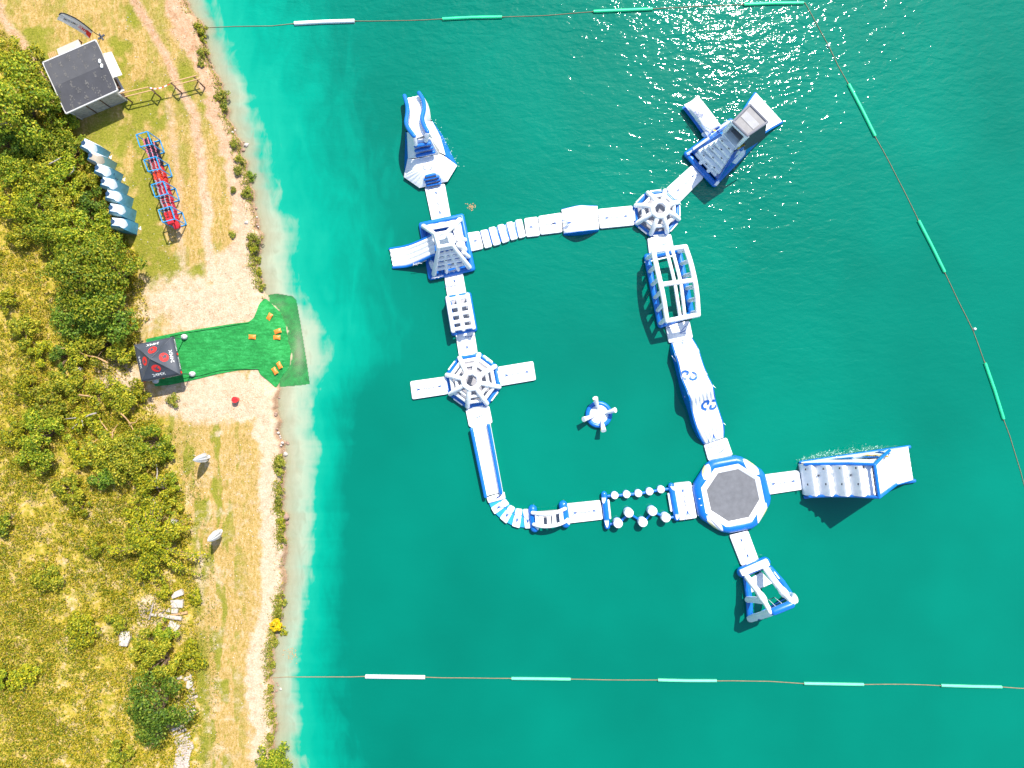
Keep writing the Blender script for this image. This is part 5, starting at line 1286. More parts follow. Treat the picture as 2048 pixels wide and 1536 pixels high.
# worn felt patches where the sheets overlap (irregular flecks)
mb = MB(); r_ = random.Random(3)
def roofp(u, v): 
    p = rt[0].lerp(rt[1], u); q = rt[3].lerp(rt[2], u); m_ = rdA.lerp(rdB, u); return (p.lerp(m_, v*2) if v < .5 else m_.lerp(q, v*2-1))+UP*.014
for (u0, v0) in [(.1, .1), (.27, .16), (.45, .1), (.62, .14), (.78, .06), (.93, .12), (.1, .3), (.28, .36), (.47, .32), (.66, .36), (.85, .3), (.08, .52), (.3, .6), (.38, .72), (.55, .66), (.62, .8), (.75, .6), (.2, .82), (.45, .88), (.88, .7), (.7, .9), (.16, .95), (.9, .88), (.3, .93)]:
    for k in range(16):
        u = u0+r_.gauss(0, .018); v = v0+r_.gauss(0, .035)
        if .01 < u < .99 and .01 < v < .99:
            c_ = roofp(u, v); a = r_.random()*6; s_ = r_.uniform(.02, .07); mb.poly3([c_+Vector((math.cos(a+k2)*s_*r_.uniform(.4, 1.2), math.sin(a+k2)*s_*r_.uniform(.6, 1.6), 0)) for k2 in (0, 1.2, 2.5, 3.7, 5)])
o = T.part('worn_patches', mb, feltlight, smooth=False); o['kind'] = 'stuff'
wc = [W(x, y, G) for x, y in ((123, 149), (206, 112), (254, 201), (163, 238))]
for i in range(4):
    a, b_ = wc[i], wc[(i+1) % 4]; a2_, b2_ = a+UP*2.0, b_+UP*2.0
    npl = 8
    for k in range(npl):
        z0, z1 = k/npl*1.98, (k+1)/npl*1.98-.02; mb = MB(); mb.beam(a+UP*((z0+z1)/2), b_+UP*((z0+z1)/2), .06+.01*(k % 2), z1-z0); T.part('wall_plank', mb, wallgrey, smooth=False)
mb = MB()
for p in wc: mb.beam(p-UP*.1, p+UP*2.02, .12, .12)
T.part('corner_post', mb, trimwhite, smooth=False)
mb = MB(); a, b_ = wc[2], wc[3]
for u in (.36, .66): mb.beam(a.lerp(b_, u)+UP*.05+Vector((.03, -.06, 0)), a.lerp(b_, u)+UP*2.0+Vector((.03, -.06, 0)), .07, .04)
T.part('wall_batten', mb, darkwood, smooth=False)
hq = [W(207, 107, ZR-.12), W(222.5, 103.5, ZR-.05), W(244, 149.5, ZR-.05), W(223, 156, ZR-.12)]
mb = MB(); mb.poly3(hq, .05); T.part('hatch', mb, whitepaint, smooth=False, label='white open serving hatch held out over the counter')
mb = MB(); a, b_ = wc[1].lerp(wc[2], .2), wc[1].lerp(wc[2], .95); out = Vector((.45, .2, 0)); mb.poly3([a+UP*1.0, a+UP*1.0+out, b_+UP*1.0+out, b_+UP*1.0], .06); T.part('counter', mb, trimwhite, smooth=False)
mb = MB(); a, b_ = wc[1].lerp(wc[2], .70)+out*.35, wc[1].lerp(wc[2], .9)+out*.35; mb.beam(a+UP*1.15, b_+UP*1.15, .35, .25); T.part('cupboard', mb, darkwood, smooth=False)
for x, y in ((199.5, 122.5), (203.5, 132)):
    mb = MB(); c_ = W(x, y, ZR+.25); mb.tube([c_-Vector((0, .08, 0)), c_+Vector((0, .08, 0))], .10, 10); mb.beam(c_-UP*.3, c_, .05, .05); T.part('roof_antenna', mb, whitepaint)  # white antenna on a short stem, gives no light
T = Thing('side_deck', 'pale boarded deck with a slatted end behind the north side of the kiosk', 'deck', W(134, 98, G))
dA, dB, dC, dD = (W(x, y, G+.5) for x, y in ((113, 98), (156, 79), (163, 92), (118, 112)))
mb = MB(); mb.poly3([dA, dB, dC, dD], .06); T.part('deck_board', mb, plain('pale_board', (.52, .45, .38), .8, var=.12, scale=3), smooth=False)
for k in range(5):
    a = W(97+3.2*k, 107-1.4*k, G+.45); b_ = W(101+3.2*k, 118-1.4*k, G+.45); mb = MB(); mb.beam(a, b_, .07, .05); T.part('slat', mb, wood, smooth=False)
mb = MB()
for p in (dA, dB, dC, dD): mb.beam(Vector((p.x, p.y, G-.1)), p-UP*.06, .08, .08)
T.part('deck_post', mb, darkwood, smooth=False)
# small slab step at the kiosk's shaded corner
mb = MB(); mb.slab([(W(x, y, G).x, W(x, y, G).y) for x, y in ((142, 233), (150, 227), (158, 239), (148, 244))], G-.05, G+.12, .03, .02); single('paving_slab', mb, wallgrey, 'pale slab lying at the shaded lower left corner of the kiosk', 'slab')
mb = MB(); p = on(82, 165, .2); mb.tube([p-Vector((.18, .04, 0)), p+Vector((.18, -.05, 0))], .16, 8); single('sack', mb, tentblack, 'dark sack lying in the bushes left of the kiosk', 'sack')

# ---- timber queue rails
def queue(label, rails, bars, tape=None):
    T = Thing('queue_rail', label, 'railing', W((rails[0][0][0]+rails[0][1][0])/2, rails[0][0][1], G)); z = G+1.0
    for a, b_ in rails:
        mb = MB(); mb.beam(W(*a, z), W(*b_, z), .07, .06); T.part('rail', mb, wood, smooth=False)
    for a, b_ in bars:
        mb = MB(); mb.beam(W(*a, z-.08), W(*b_, z-.08), .08, .08); T.part('cross_bar', mb, darkwood, smooth=False)
        for e in (a, b_):
            p = W(*e, z-.1); mb = MB(); mb.beam(Vector((p.x, p.y, G-.1)), p, .08, .08); T.part('post', mb, darkwood, smooth=False)
queue('timber queue rail attached beside the kiosk corner', [((241, 186.5), (297, 174)), ((250, 193.5), (303, 180.5))], [((298.5, 175), (311, 186.5)), ((241, 186), (253, 196))])
queue('timber queue rail standing alone near the bank edge', [((339.5, 165), (397, 150)), ((350, 170.5), (402, 156.5))], [((341, 165), (354, 177.5)), ((386.5, 152.5), (400, 166))])
mb = MB(); mt_ = []
T = Thing('barrier_tape', 'sagging red and white barrier tape between the two timber queue rails', 'tape', W(320, 175, G))
pts = smooth_path([W(300, 175.5, G+1.0), W(311, 177.5, G+.9), W(325, 174.5, G+.85), W(340, 168, G+1.0)], 9)
for i in range(8):
    mb = MB(); mb.beam(pts[i], pts[i+1], .05 if i % 2 else .09, .03); T.part('tape_piece', mb, tapered if i % 2 else whitepaint, smooth=False)

# ---- feather flags
def ff(label, base, pole, edge, mat, name='feather_flag', cross=.12):
    b0 = on(*base); T = Thing(name, label, 'flag', b0)
    PP = smooth_path([b0]+[W(*p) for p in pole], 16); mb = MB(); mb.tube(PP, [.03-.001*i for i in range(16)], 6); T.part('pole', mb, black)
    E = smooth_path([W(*p) for p in edge], 14)
    Pc = PP[4:]; Pc = smooth_path(Pc[::2], 14) if len(Pc) > 3 else Pc
    g1 = []
    for i in range(14):
        a, b_ = Pc[i], E[i]; r1 = []
        for j in range(7):
            p = a.lerp(b_, j/6); r1.append(p+Vector((.03*math.sin(j*1.9+i*.8), .03*math.cos(j*1.3+i*.5), .02*math.sin(i))))
        g1.append(r1)
    mb = MB(); mb.solid(g1, [[p-Vector((.006, .006, .008)) for p in r1] for r1 in g1]); cl = T.part('banner', mb, mat, angle=60)
    mb = MB(); mb.box(b0+UP*.03, (cross*5, cross, .05), .6); mb.box(b0+UP*.035, (cross, cross*5, .05), .6); T.part('base_cross', mb, tentblack, smooth=False)
    return T, Pc, E, cl
bannerwhite = flagwhite.copy(); bannerwhite.name = 'banner_cloth'
T, Pc, E, cl = ff('tall white feather flag with a black edge and red lettering beside the kiosk', (203, 74), [(186.5, 63.5, G+1.0), (158, 41, G+2.2), (128, 27, G+3.1), (117, 30, G+3.2)], [(178.5, 77, G+.7), (160, 63, G+1.5), (130, 47, G+2.4), (114, 39, G+3.0)], flagwhite)
mb = MB(); mb.tube([p+UP*.03 for p in Pc], .045, 6); T.part('black_hem', mb, black, cl)
nrm = (E[5]-Pc[5]).cross(Pc[8]-Pc[5]).normalized(); nrm = nrm if nrm.z > 0 or nrm.x > 0 else -nrm
for body, k, sc_, mt in (('24MX', 3, .34, red), ('24MX.COM', 7, .2, tentblack)):
    c_ = Pc[k].lerp(E[k], .5)+nrm*.07; T.obj('lettering', text_mesh(body, mat=mt), frame(c_, Pc[min(13, k+1)]-Pc[k-1], nrm, sc_), cl)
mb = MB(); mb.poly3([p+nrm*.05 for p in (Pc[0].lerp(E[0], .3), Pc[0].lerp(E[0], .9), Pc[2].lerp(E[2], .8), Pc[2].lerp(E[2], .3))]); T.part('red_patch', mb, red, cl, smooth=False)
def parasol(label, base, tip, zt):
    b0 = on(*base); tp_ = W(*tip, G+zt); T = Thing('closed_parasol', label, 'parasol', b0)
    mb = MB(); mb.tube([b0-UP*.1, b0.lerp(tp_, 1.02)], .025, 6); T.part('pole', mb, trimwhite)
    n = 40; r_ = random.Random(int(base[1])); ph = r_.random()*6; ax = (tp_-b0).normalized(); u = ax.orthogonal().normalized(); w_ = ax.cross(u); g = []
    for f_, rr in ((.24, .27), (.30, .285), (.42, .30), (.55, .27), (.68, .23), (.80, .17), (.91, .10), (.985, .03)):
        row = []
        for k in range(n+1):
            a_ = 2*math.pi*k/n; q = rr*(1+.22*math.cos(8*a_+ph+f_*2)+.08*math.sin(3*a_+ph)); hem = (-.10*math.cos(8*a_+ph)-.07*math.sin(2*a_+ph)) if f_ < .26 else 0
            row.append(b0.lerp(tp_, f_)+ax*hem+(u*math.cos(a_)+w_*math.sin(a_))*q)
        g.append(row)
    mb = MB(); mb.grid(g); T.part('folded_canopy', mb, flagwhite, angle=80)
    mb = MB(); mb.cyl((b0.x, b0.y, b0.z-.03), .16, .07, 14, bev=.02); T.part('foot', mb, trimwhite)
parasol('closed white parasol on the mown strip, upper one of the two', (417, 913.5), (386.5, 920.5), 2.65)
parasol('closed white parasol on the mown strip, lower one of the two', (441.5, 1062), (415.5, 1082), 2.5)

# ---- pop-up changing tents
HOL = [(405, 370), (475, 490), (540, 610), (600, 740), (648, 865), (680, 997), (700, 1135)]
names_t = ['topmost blue and white changing tent of the row, nearest the kiosk', 'faded tan and teal changing tent, second of the row from the kiosk', 'third blue changing tent from the kiosk, with dark tears on its side', 'blue changing tent in the middle of the row of seven', 'third blue changing tent from the lower end of the row', 'second blue changing tent from the lower end of the row', 'lowest changing tent of the row, showing its shaded blue south wall']
for i, (hx, hy) in enumerate(HOL):
    bx_, by_ = (hx+125)/5.12+100, (hy+78)/5.12+220; b0 = on(bx_, by_)
    th = R(-28+3.6*i); T = Thing('changing_tent', names_t[i], 'tent', b0, th, 'pop-up changing tents in a row')
    s_, hh = .58, 2.05; tan_ = (i == 1)
    # lofted tent: square base, bulging middle, ridge-like narrow top
    lev = [(0, 1, 1), (.40, 1.02, 1.03), (.72, 1.0, 1.0), (.87, .90, .92), (.955, .72, .78), (1.0, .48, .55)]
    def ringpt(side, u, k):
        f_, wx_, wy_ = lev[k]; z = f_*hh; a = s_*wx_; b_ = s_*wy_
        c4_ = [Vector((a, -b_, z)), Vector((a, b_, z)), Vector((-a, b_, z)), Vector((-a, -b_, z))]
        c4_ = [Vector((q_.x, q_.y*.74, q_.z)) for q_ in c4_]; p = c4_[side].lerp(c4_[(side+1) % 4], u); bow = math.sin(math.pi*u)*.05*math.sin(math.pi*min(1, f_+.1)); nn = (c4_[side]+c4_[(side+1) % 4])/2; nn.z = 0
        return p+nn.normalized()*bow
    east, north, west, south = 0, 1, 2, 3
    cols = {0: tentteal if tan_ else (tentblue if i < 6 else plain('bright_blue_nylon', (.06, .27, .42), .6)), 1: tentwhite, 2: tentshaded, 3: tentshaded}
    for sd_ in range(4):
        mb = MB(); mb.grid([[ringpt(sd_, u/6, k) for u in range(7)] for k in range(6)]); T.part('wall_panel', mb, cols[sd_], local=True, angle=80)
    # roof cap with white cloth, a rounded panel of painted sunlight and the dark vent opening
    mb = MB(); top = [ringpt(sd_, u/3, 5) for sd_ in range(4) for u in range(3)]; cc = centroid(top)+UP*.06; mb.add(top+[cc], [(k, (k+1) % 12, 12) for k in range(12)]); T.part('roof_cap', mb, tenttan if tan_ else tentwhite, local=True, angle=80)
    def onwall(side, u, f_, off=.012):
        k = max(j for j in range(6) if lev[j][0] <= f_+1e-6); k = min(k, 4); t = (f_-lev[k][0])/(lev[k+1][0]-lev[k][0]); p = ringpt(side, u, k).lerp(ringpt(side, u, k+1), t)
        nn = Vector(((1, 0, -1, 0)[side], (0, 1, 0, -1)[side], .5)).normalized(); return p+nn*off
    # white yoke on the east wall: upper part narrowing downwards
    mb = MB(); g = []
    for a in range(7):
        f_ = 1.0-.26*a/6; wd_ = [.5, .5, .46, .40, .31, .19, .04][a]
        lo_, hi_ = .5-wd_, .5+wd_
        g.append([onwall(0, lo_+(hi_-lo_)*q/6, f_, .014) for q in range(7)])
    mb.grid(g); T.part('white_yoke', mb, tenttan if tan_ else tentwhite, local=True, angle=80)
    mb = MB(); mb.grid([[onwall(3, .5+(q/6-.5)*[.25, .62, .86, .96, 1][a], .70+.30*a/4*(1-.25*(2*q/6-1)**2)*.98, .016) for q in range(7)] for a in range(5)]); T.part('sunlit_shoulder', mb, tenttan if tan_ else plain('sunlit_blue_nylon', (.24, .38, .40), .6) if 'sunlit_blue_nylon' not in MATS else MATS['sunlit_blue_nylon'], local=True, angle=80)  # paler panel paints the light on the top of the south wall
    mb = MB(); cx_, cy_ = -.24, .05; mb.cyl((cx_, cy_, hh-.02), .155, .085, 18); T.part('vent_opening', mb, tentnavy, local=True)
    mb = MB(); mb.tube([ringpt(0, 0, k) for k in range(6)], .012, 5, cap=False); mb.tube([ringpt(1, 0, k) for k in range(6)], .012, 5, cap=False); T.part('hoop', mb, tentshaded, local=True)
    if i in (0, 2, 6):
        mb = MB(); mb.beam(Vector((.66, .1, .02)), Vector((.86, .0, .02)), .10, .05); mb.beam(Vector((.80, .05, .02)), Vector((.78, .25, .02)), .06, .05); T.part('peg_strap', mb, whitepaint, local=True)
    if i == 2:
        mb = MB()
        for u, f_ in ((.62, .60), (.35, .42), (.30, .32)): mb.box(onwall(0, u, f_, .02), (.03, .14, .05))
        T.part('torn_patch', mb, tentnavy, local=True)

# ---- life jacket rack: four sky-blue frames and two tiers of hanging rails
TC = [(287.8, 278.6), (304, 328.5), (318.8, 378.4), (333.2, 428.9)]
T = Thing('life_jacket_rack', 'long life jacket rack with four sky blue cube frames', 'rack', W(318, 362, G))
ZT = G+2.0; CT = [W(*c_, ZT) for c_ in TC]; ax_ = (CT[3]-CT[0]); ax_.z = 0; ax_.normalize()
TF = [[(75, 120), (215, 80), (270, 235), (125, 270)], [(170, 430), (320, 388), (370, 540), (222, 570)], [(262, 735), (410, 692), (462, 845), (310, 885)], [(350, 1045), (498, 1000), (550, 1155), (400, 1195)]]
for fr_ in TF:
    tp = [W(x/6.144+260, y/6.144+250, ZT) for x, y in fr_]; fo = bpy.data.objects.new('frame', None); COL.objects.link(fo); fo.parent = T.o
    bt2 = [Vector((p.x, p.y, G+.06)) for p in tp]
    for a, b_ in [(tp[k], tp[(k+1) % 4]) for k in range(4)]+[(bt2[k], bt2[(k+1) % 4]) for k in range(4)]+[(tp[k], bt2[k]) for k in range(4)]+[(bt2[0], tp[1])]:
        mb = MB(); mb.beam(a, b_, .062, .062); T.part('bar', mb, steelblue, fo, smooth=False)
def jacket_mesh(mat_main, mat_trim, key):
    mb = MB(); 
    mb.slab([(-.25, -.042), (.25, -.042), (.25, .042), (-.25, .042)], -.56, -.03, .02, .03, 0)
    mb.slab([(-.24, -.05), (-.13, -.05), (-.13, .05), (-.24, .05)], -.10, .03, .01, .015, 1); mb.slab([(.10, -.05), (.18, -.05), (.18, .05), (.10, .05)], -.10, .03, .01, .015, 1)
    me = mesh_of('life_jacket', mb, [mat_main, mat_trim], angle=60); return me
JM = {k: jacket_mesh(*v, k) for k, v in dict(navy=(jnavy, jpink), red=(jred, jgrey), orange=(jorange, jorange), crimson=(jcrim, jgrey), mixed=(jnavy, jgrey), redtop=(jred, jred)).items()}
side = Vector((ax_.y, -ax_.x, 0)); side = side if side.x > 0 else -side
tiers = ((G+1.78, W(291.5, 276, G+1.78), W(337, 436, G+1.78), 'upper'), (G+.98, W(303, 284, G+.98), W(348.5, 445, G+.98), 'lower'))
for z, a, b_, tn in tiers:
    mb = MB(); mb.tube([a, b_], .03, 6); T.part('hanging_rail', mb, darkgap)
def jk(tn, f_, lab_col, where):
    return f'{lab_col} life jacket hanging on the {tn} rail {where}'
LABC = dict(navy='navy pink trimmed life jacket', red='red grey strapped life jacket', orange='orange red life jacket', crimson='crimson life jacket', mixed='navy grey strapped life jacket', redtop='bright red life jacket')
ORD = 'first second third fourth fifth sixth seventh eighth ninth tenth eleventh twelfth thirteenth'.split(); jcount = {}
for z, a, b_, tn in tiers:
    n = 66
    for k in range(n):
        f_ = (k+.5)/n; p = a.lerp(b_, f_)+side*rnd.uniform(-.03, .03)
        if f_ < .30: key = 'navy' if rnd.random() < .9 else 'mixed'
        elif f_ < .42: key = 'red'
        elif f_ < .52: key = 'orange' if rnd.random() < .7 else 'redtop'
        elif f_ < .72: key = 'crimson' if (tn == 'lower' or rnd.random() < .6) else 'red'
        elif f_ < .93: key = ('mixed' if rnd.random() < .45 else 'red') if tn == 'upper' else 'crimson'
        else: key = 'redtop'
        where = ['inside the topmost blue frame', 'between the first and second blue frames', 'inside the second blue frame', 'between the second and third blue frames', 'inside the third blue frame', 'between the third and lowest blue frames', 'inside the lowest blue frame'][min(6, int(f_*7))]
        lab = f'{LABC[key]}, {tn} rail, {where}'; jcount[lab] = jcount.get(lab, 0)+1; lab0 = lab; lab = ORD[jcount[lab]-1]+' '+lab
        o = bpy.data.objects.new('life_jacket', JM[key]); COL.objects.link(o); o.location = p
        o.rotation_euler = (rnd.uniform(-.1, .1)+(-1.15 if (key == 'redtop' and f_ > .93 and k == n-1) else 0), rnd.uniform(-.06, .06), math.atan2(side.y, side.x)+rnd.uniform(-.09, .09))
        tag(o, lab, 'life jacket', 'life jackets hanging in the rack')

# ---- gazebo with printed canopy
ZC = G+2.05; gc = [W(268.5, 690, ZC), W(344.5, 674, ZC), W(360.5, 748.5, ZC), W(283, 763, ZC)]; ga = W(300.2, 717.5, ZC+1.15)
T = Thing('gazebo', 'square charcoal gazebo with red discs and white lettering at the head of the green mat', 'gazebo', W(314, 720, G))
cg = centroid(gc)
dkc = tentblack
for i in range(4):
    a, b_ = gc[i], gc[(i+1) % 4]; g = []
    for u in range(11):
        f_ = u/10; row = []
        for v in range(9):
            t = 1-v/10.0*1.25 if v < 8 else 0; t = 1-v/8; w_ = t   # 1 at eave, 0 at apex
            p = ga.lerp(a.lerp(b_, f_), w_); sag = -.16*math.sin(math.pi*w_)*(1-.9*abs(2*f_-1)**2)
            row.append(p+UP*sag)
        g.append(row)
    mb = MB(); mb.solid(g, [[p-UP*.012 for p in r__] for r__ in g]); cp = T.part('canopy_panel', mb, dkc, angle=70)
    out = (a+b_)/2-cg; out.z = 0; out.normalize(); nr = ((b_-a).cross(ga-a)); nr = nr if nr.z > 0 else -nr; nr.normalize()
    mb = MB(); mb.poly3([a+out*.01, b_+out*.01, b_+out*.05-UP*.28, a+out*.05-UP*.28], .015); vl = T.part('valance', mb, dkc, smooth=False)
    mid_ = (a+b_)/2; hgt = .50; xd = (b_-a).normalized()
    if nr.cross(xd).dot(ga-mid_) < 0: xd = -xd
    cdisc = mid_.lerp(ga, .52)-UP*.15+nr*.035
    M = frame(cdisc, xd, nr, .34); mb = MB(); mb.add([M @ Vector((math.cos(t), math.sin(t), 0)) for t in np.linspace(0, 2*math.pi, 25)[:-1]], [tuple(range(24))]); ds = T.part('red_disc', mb, red, smooth=False)
    mb = MB(); M2 = frame(cdisc+nr*.008, xd, nr, .34)
    for poly in ([(-.7, .35), (-.1, .18), (.3, .5), (.75, .62), (.35, .25), (.1, .05), (-.2, -.02)], [(-.1, .0), (.28, .1), (.62, -.3), (.25, -.72), (-.05, -.45), (-.45, -.5), (-.12, -.25)], [(-.5, -.1), (-.15, -.06), (-.35, -.25)]):
        mb.add([M2 @ Vector((p[0], p[1], 0)) for p in poly], [tuple(range(len(poly)))])
    T.part('dark_emblem', mb, dkc, ds, smooth=False)
    T.obj('lettering', text_mesh('24MX', mat=whitepaint), frame(mid_.lerp(ga, .20)-UP*.06+nr*.045, xd, nr, .40, .34), cp)
    nv = (out+UP*.15).normalized(); k = 0
    for u in (.22, .70):
        T.obj('lettering', text_mesh('24MX.COM', mat=whitepaint), frame(a.lerp(b_, u)+out*.055-UP*.14, xd, nv, .19), vl)
    for u in (.46, .95):
        M = frame(a.lerp(b_, u)+out*.056-UP*.14, xd, nv, .10); mb = MB(); mb.add([M @ Vector((math.cos(t), math.sin(t), 0)) for t in np.linspace(0, 2*math.pi, 17)[:-1]], [tuple(range(16))]); T.part('red_dot', mb, red, vl, smooth=False)
for i in range(4):
    mb = MB(); mb.tube([ga+UP*.015, ga.lerp(gc[i], .5)-UP*.06, gc[i]+UP*.01], .02, 6); T.part('seam_strip', mb, tentlight)
    p = gc[i].lerp(cg, .03); mb = MB(); mb.beam(Vector((p.x, p.y, G-.05)), Vector((p.x, p.y, ZC)), .05, .05); T.part('pole', mb, tentlight, smooth=False)
bags = [(367, 673.5, 'upper of the two whitish sandbags anchoring the gazebo on the green mat'), (383, 748, 'lower of the two whitish sandbags anchoring the gazebo on the green mat'), (309.5, 762, 'grey sandbag half under the lower eave of the gazebo')]
for k, (x, y, lab) in enumerate(bags):
    z0 = G+.1; c_ = W(x, y, z0+.25); mb = MB()
    g = [[Vector((c_.x+math.cos(t)*r__*(1+.05*math.sin(3*t)), c_.y+math.sin(t)*r__*.85, z0-.05+zz)) for r__, zz in ((.18, 0), (.24, .08), (.25, .2), (.20, .32), (.10, .38), (.01, .39))] for t in np.linspace(0, 2*math.pi, 17)]
    mb.grid(g); single('sandbag', mb, bagwhite, lab, 'sandbag')
    e = gc[[1, 2, 3][k]]; mb = MB(); mb.tube([e, Vector((c_.x, c_.y, z0+.32))], .016, 5, cap=False); T.part('guy_cord', mb, guy)

# ---- loose things on the turf and grass
cush = [((539.5, 633.5), 60, 'orange cushion at the top of the turf landing'), ((555.7, 662.6), 20, 'orange cushion near the water edge, upper one of a touching pair'), ((554, 675), 0, 'orange cushion just below another one near the middle water edge'), ((505, 674), -3, 'orange cushion lying alone at the start of the wide turf landing'), ((559, 730.5), -62, 'orange cushion at the lower water edge, right one of a pair'), ((550, 741.7), -58, 'orange cushion at the lower water edge, left one of a pair')]
for (x, y), a, lab in cush:
    c_ = on(x, y, .06); a = R(a); u = Vector((math.cos(a), math.sin(a), 0))*.29; v = Vector((-math.sin(a), math.cos(a), 0))*.18
    mb = pillow(None, '', [c_-u-v, c_+u-v, c_+u+v, c_-u+v], c_.z-.02, .19, orange, .012, 10, .5); single('cushion', mb, orange, lab, 'cushion', group='orange cushions on the turf')
c_ = W(470.5, 799.5, G+.4); T = Thing('litter_bin', 'small round bright red bin standing on the sand below the turf', 'bin', Vector((c_.x, c_.y, G)))
mb = MB(); mb.cyl((0, 0, -.05), .19, .55, 18, r2=.24, bev=.03); T.part('body', mb, reddrum, local=True); mb = MB(); mb.cyl((0, 0, .5), .25, .06, 18, bev=.02); mb.beam(Vector((-.2, .0, .57)), Vector((.24, .06, .6)), .07, .05); T.part('lid', mb, reddrum, local=True)

# ---- sleepers, slabs and stones of the lower path
jz = lambda x, y: (x/7.46+330, y/7.46+1330)
LOGS = [(355, 575, 150, 40, 12), (365, 520, 150, 34, 14), (385, 630, 150, 40, 8), (380, 680, 180, 34, 6), (430, 480, 120, 36, 22), (340, 445, 0, 0, 0), (410, 430, 120, 40, 32), (405, 365, 90, 44, 30), (330, 755, 150, 26, -32), (420, 712, 120, 22, 3), (385, 760, 90, 34, 20), (260, 765, 90, 70, -35), (295, 840, 150, 50, 14),
        (200, 930, 200, 44, 22), (215, 1000, 240, 40, 24), (190, 1075, 0, 0, 0), (265, 1050, 230, 34, 20), (275, 1085, 230, 30, 16), (250, 1118, 220, 30, 14), (270, 1150, 220, 26, 12), (300, 1180, 250, 32, 12), (305, 1215, 240, 26, 10), (310, 1245, 240, 28, 9), (290, 1275, 240, 24, 8), (280, 1303, 230, 24, 10), (280, 1330, 210, 24, 6), (275, 1358, 220, 24, 8),
        (265, 1385, 220, 24, 8), (260, 1412, 210, 24, 6), (250, 1438, 210, 24, 8), (245, 1462, 200, 24, 10), (250, 1488, 230, 26, 14), (260, 1515, 240, 30, 16), (250, 1545, 230, 28, 12), (245, 1575, 220, 28, 12)]
ords = ['upper', 'middle', 'lower']
lk = 0
for (x, y, w_, h_, a) in LOGS:
    if not w_: continue
    p0 = PG(*jz(x, y)); L2 = w_/7.46*.039; ww = h_/7.46*.039*1.05; a = R(a+rnd.uniform(-2, 2)); d = Vector((math.cos(a), math.sin(a), 0))*L2/2*rnd.uniform(.94, 1.05)
    hh = rnd.uniform(.10, .18); zc = gz(p0.x, p0.y)+hh*.5; p0.z = zc; mb = MB()
    u = d.normalized(); s_ = Vector((-u.y, u.x, 0)); pol = [p0-d-s_*ww/2, p0-d*.3-s_*ww/2*rnd.uniform(.85, 1.1), p0+d-s_*ww/2, p0+d*1.0+s_*ww/2*rnd.uniform(.8, 1), p0+d*.2+s_*ww/2*rnd.uniform(.9, 1.1), p0-d+s_*ww/2]
    mb.slab([(q.x, q.y) for q in pol], zc-hh, zc+hh*.5, .02, .015)
    lk += 1; sec = 'beside the round dark bush' if y < 720 else ('just below the round dark bush' if y < 900 else ('in the middle of the lower stack' if y < 1250 else 'at the very bottom of the lower stack'))
    ln_ = 'long' if w_ > 200 else ('short' if w_ < 130 else 'medium')
    lab = f'{ln_} weathered pale beam {sec}'; jcount[lab] = jcount.get(lab, 0)+1
    single('wooden_beam', mb, beamwood, (f'{ORD[jcount[lab]-1]} '+lab+', counted from above'), 'beam', group='pale beams laid in a row')
cz3 = lambda x, y: (x/10.97+240, y/10.97+1160)
def stoneslab(label, poly, hh, mat=stone, cat='slab', name='stone_slab'):
    P = [PG(*p) for p in poly]; z = min(gz(p.x, p.y) for p in P); mb = MB(); mb.slab([(p.x, p.y) for p in P], z-.1, z+hh, .04, .03); single(name, mb, mat, label, cat)
stoneslab('pale concrete slab alone in the yellow meadow', [cz3(*p) for p in ((45, 1120), (250, 1115), (265, 1250), (200, 1430), (30, 1410))], .35)
stoneslab('ridged pale slab under the sprawling yellow bush', [cz3(*p) for p in ((1225, 245), (1380, 175), (1430, 300), (1180, 395), (1160, 340))], .32)
stoneslab('cracked pale slab second below the sprawling bush', [cz3(*p) for p in ((1135, 430), (1415, 415), (1405, 590), (1150, 590))], .3)
stoneslab('small pale slab above the two fallen logs, left piece', [cz3(*p) for p in ((1020, 670), (1075, 610), (1150, 610), (1130, 695))], .25)
stoneslab('small pale slab above the two fallen logs, right piece', [cz3(*p) for p in ((1150, 615), (1300, 610), (1290, 715), (1150, 710))], .25)
stoneslab('square white slab with plants on it below the fallen logs', [cz3(*p) for p in ((1130, 870), (1350, 990), (1250, 1130), (1070, 1010))], .32)
stoneslab('white angular slab at the head of the beam row, upper piece', [jz(*p) for p in ((280, 190), (400, 130), (420, 200), (300, 225))], .25)
stoneslab('white angular slab at the head of the beam row, lower piece', [jz(*p) for p in ((345, 225), (415, 205), (430, 300), (370, 345), (325, 330))], .25)
stoneslab('small pale stone left of the white slabs at the head of the beam row', [jz(*p) for p in ((175, 170), (260, 150), (275, 200), (200, 205))], .2)
stoneslab('dark blue tarp bundle beside the beams under the round bush', [jz(*p) for p in ((80, 880), (200, 835), (230, 860), (120, 910))], .2, tentblack, 'bundle', 'tarp_bundle')
for i, (x0, y0, x1, y1, r_, lab) in enumerate(((715, 745, 1380, 830, .17, 'thick fallen log lying below the sprawling bush'), (1120, 770, 1490, 700, .12, 'thin fallen log with a forked end beside the thick one'))):
    p, q = PG(*cz3(x0, y0)), PG(*cz3(x1, y1)); p.z = gz(p.x, p.y)+r_*.8; q.z = gz(q.x, q.y)+r_*.8
    mb = MB(); mb.tube([p, p.lerp(q, .35)+Vector((0, .03, 0)), p.lerp(q, .7)-Vector((0, .02, 0)), q], [r_*.7, r_*.9, r_, r_*1.05], 10, cap='flat'); single('fallen_log', mb, tanwood if i else beamwood, lab, 'log')
stoneslab('pale block in the bushes above the sprawling bush, left of the upper flag', [(313, 957), (332, 956), (335, 974), (316, 976)], .45)
stoneslab('small pale block behind the sprawling bush, near the lower flag', [(347, 1036), (358, 1040), (354, 1048), (344, 1044)], .35)
stoneslab('grey boulder in the bushes left of the gazebo', [(148, 740), (158, 733), (168, 736), (165, 744), (152, 746)], .4)
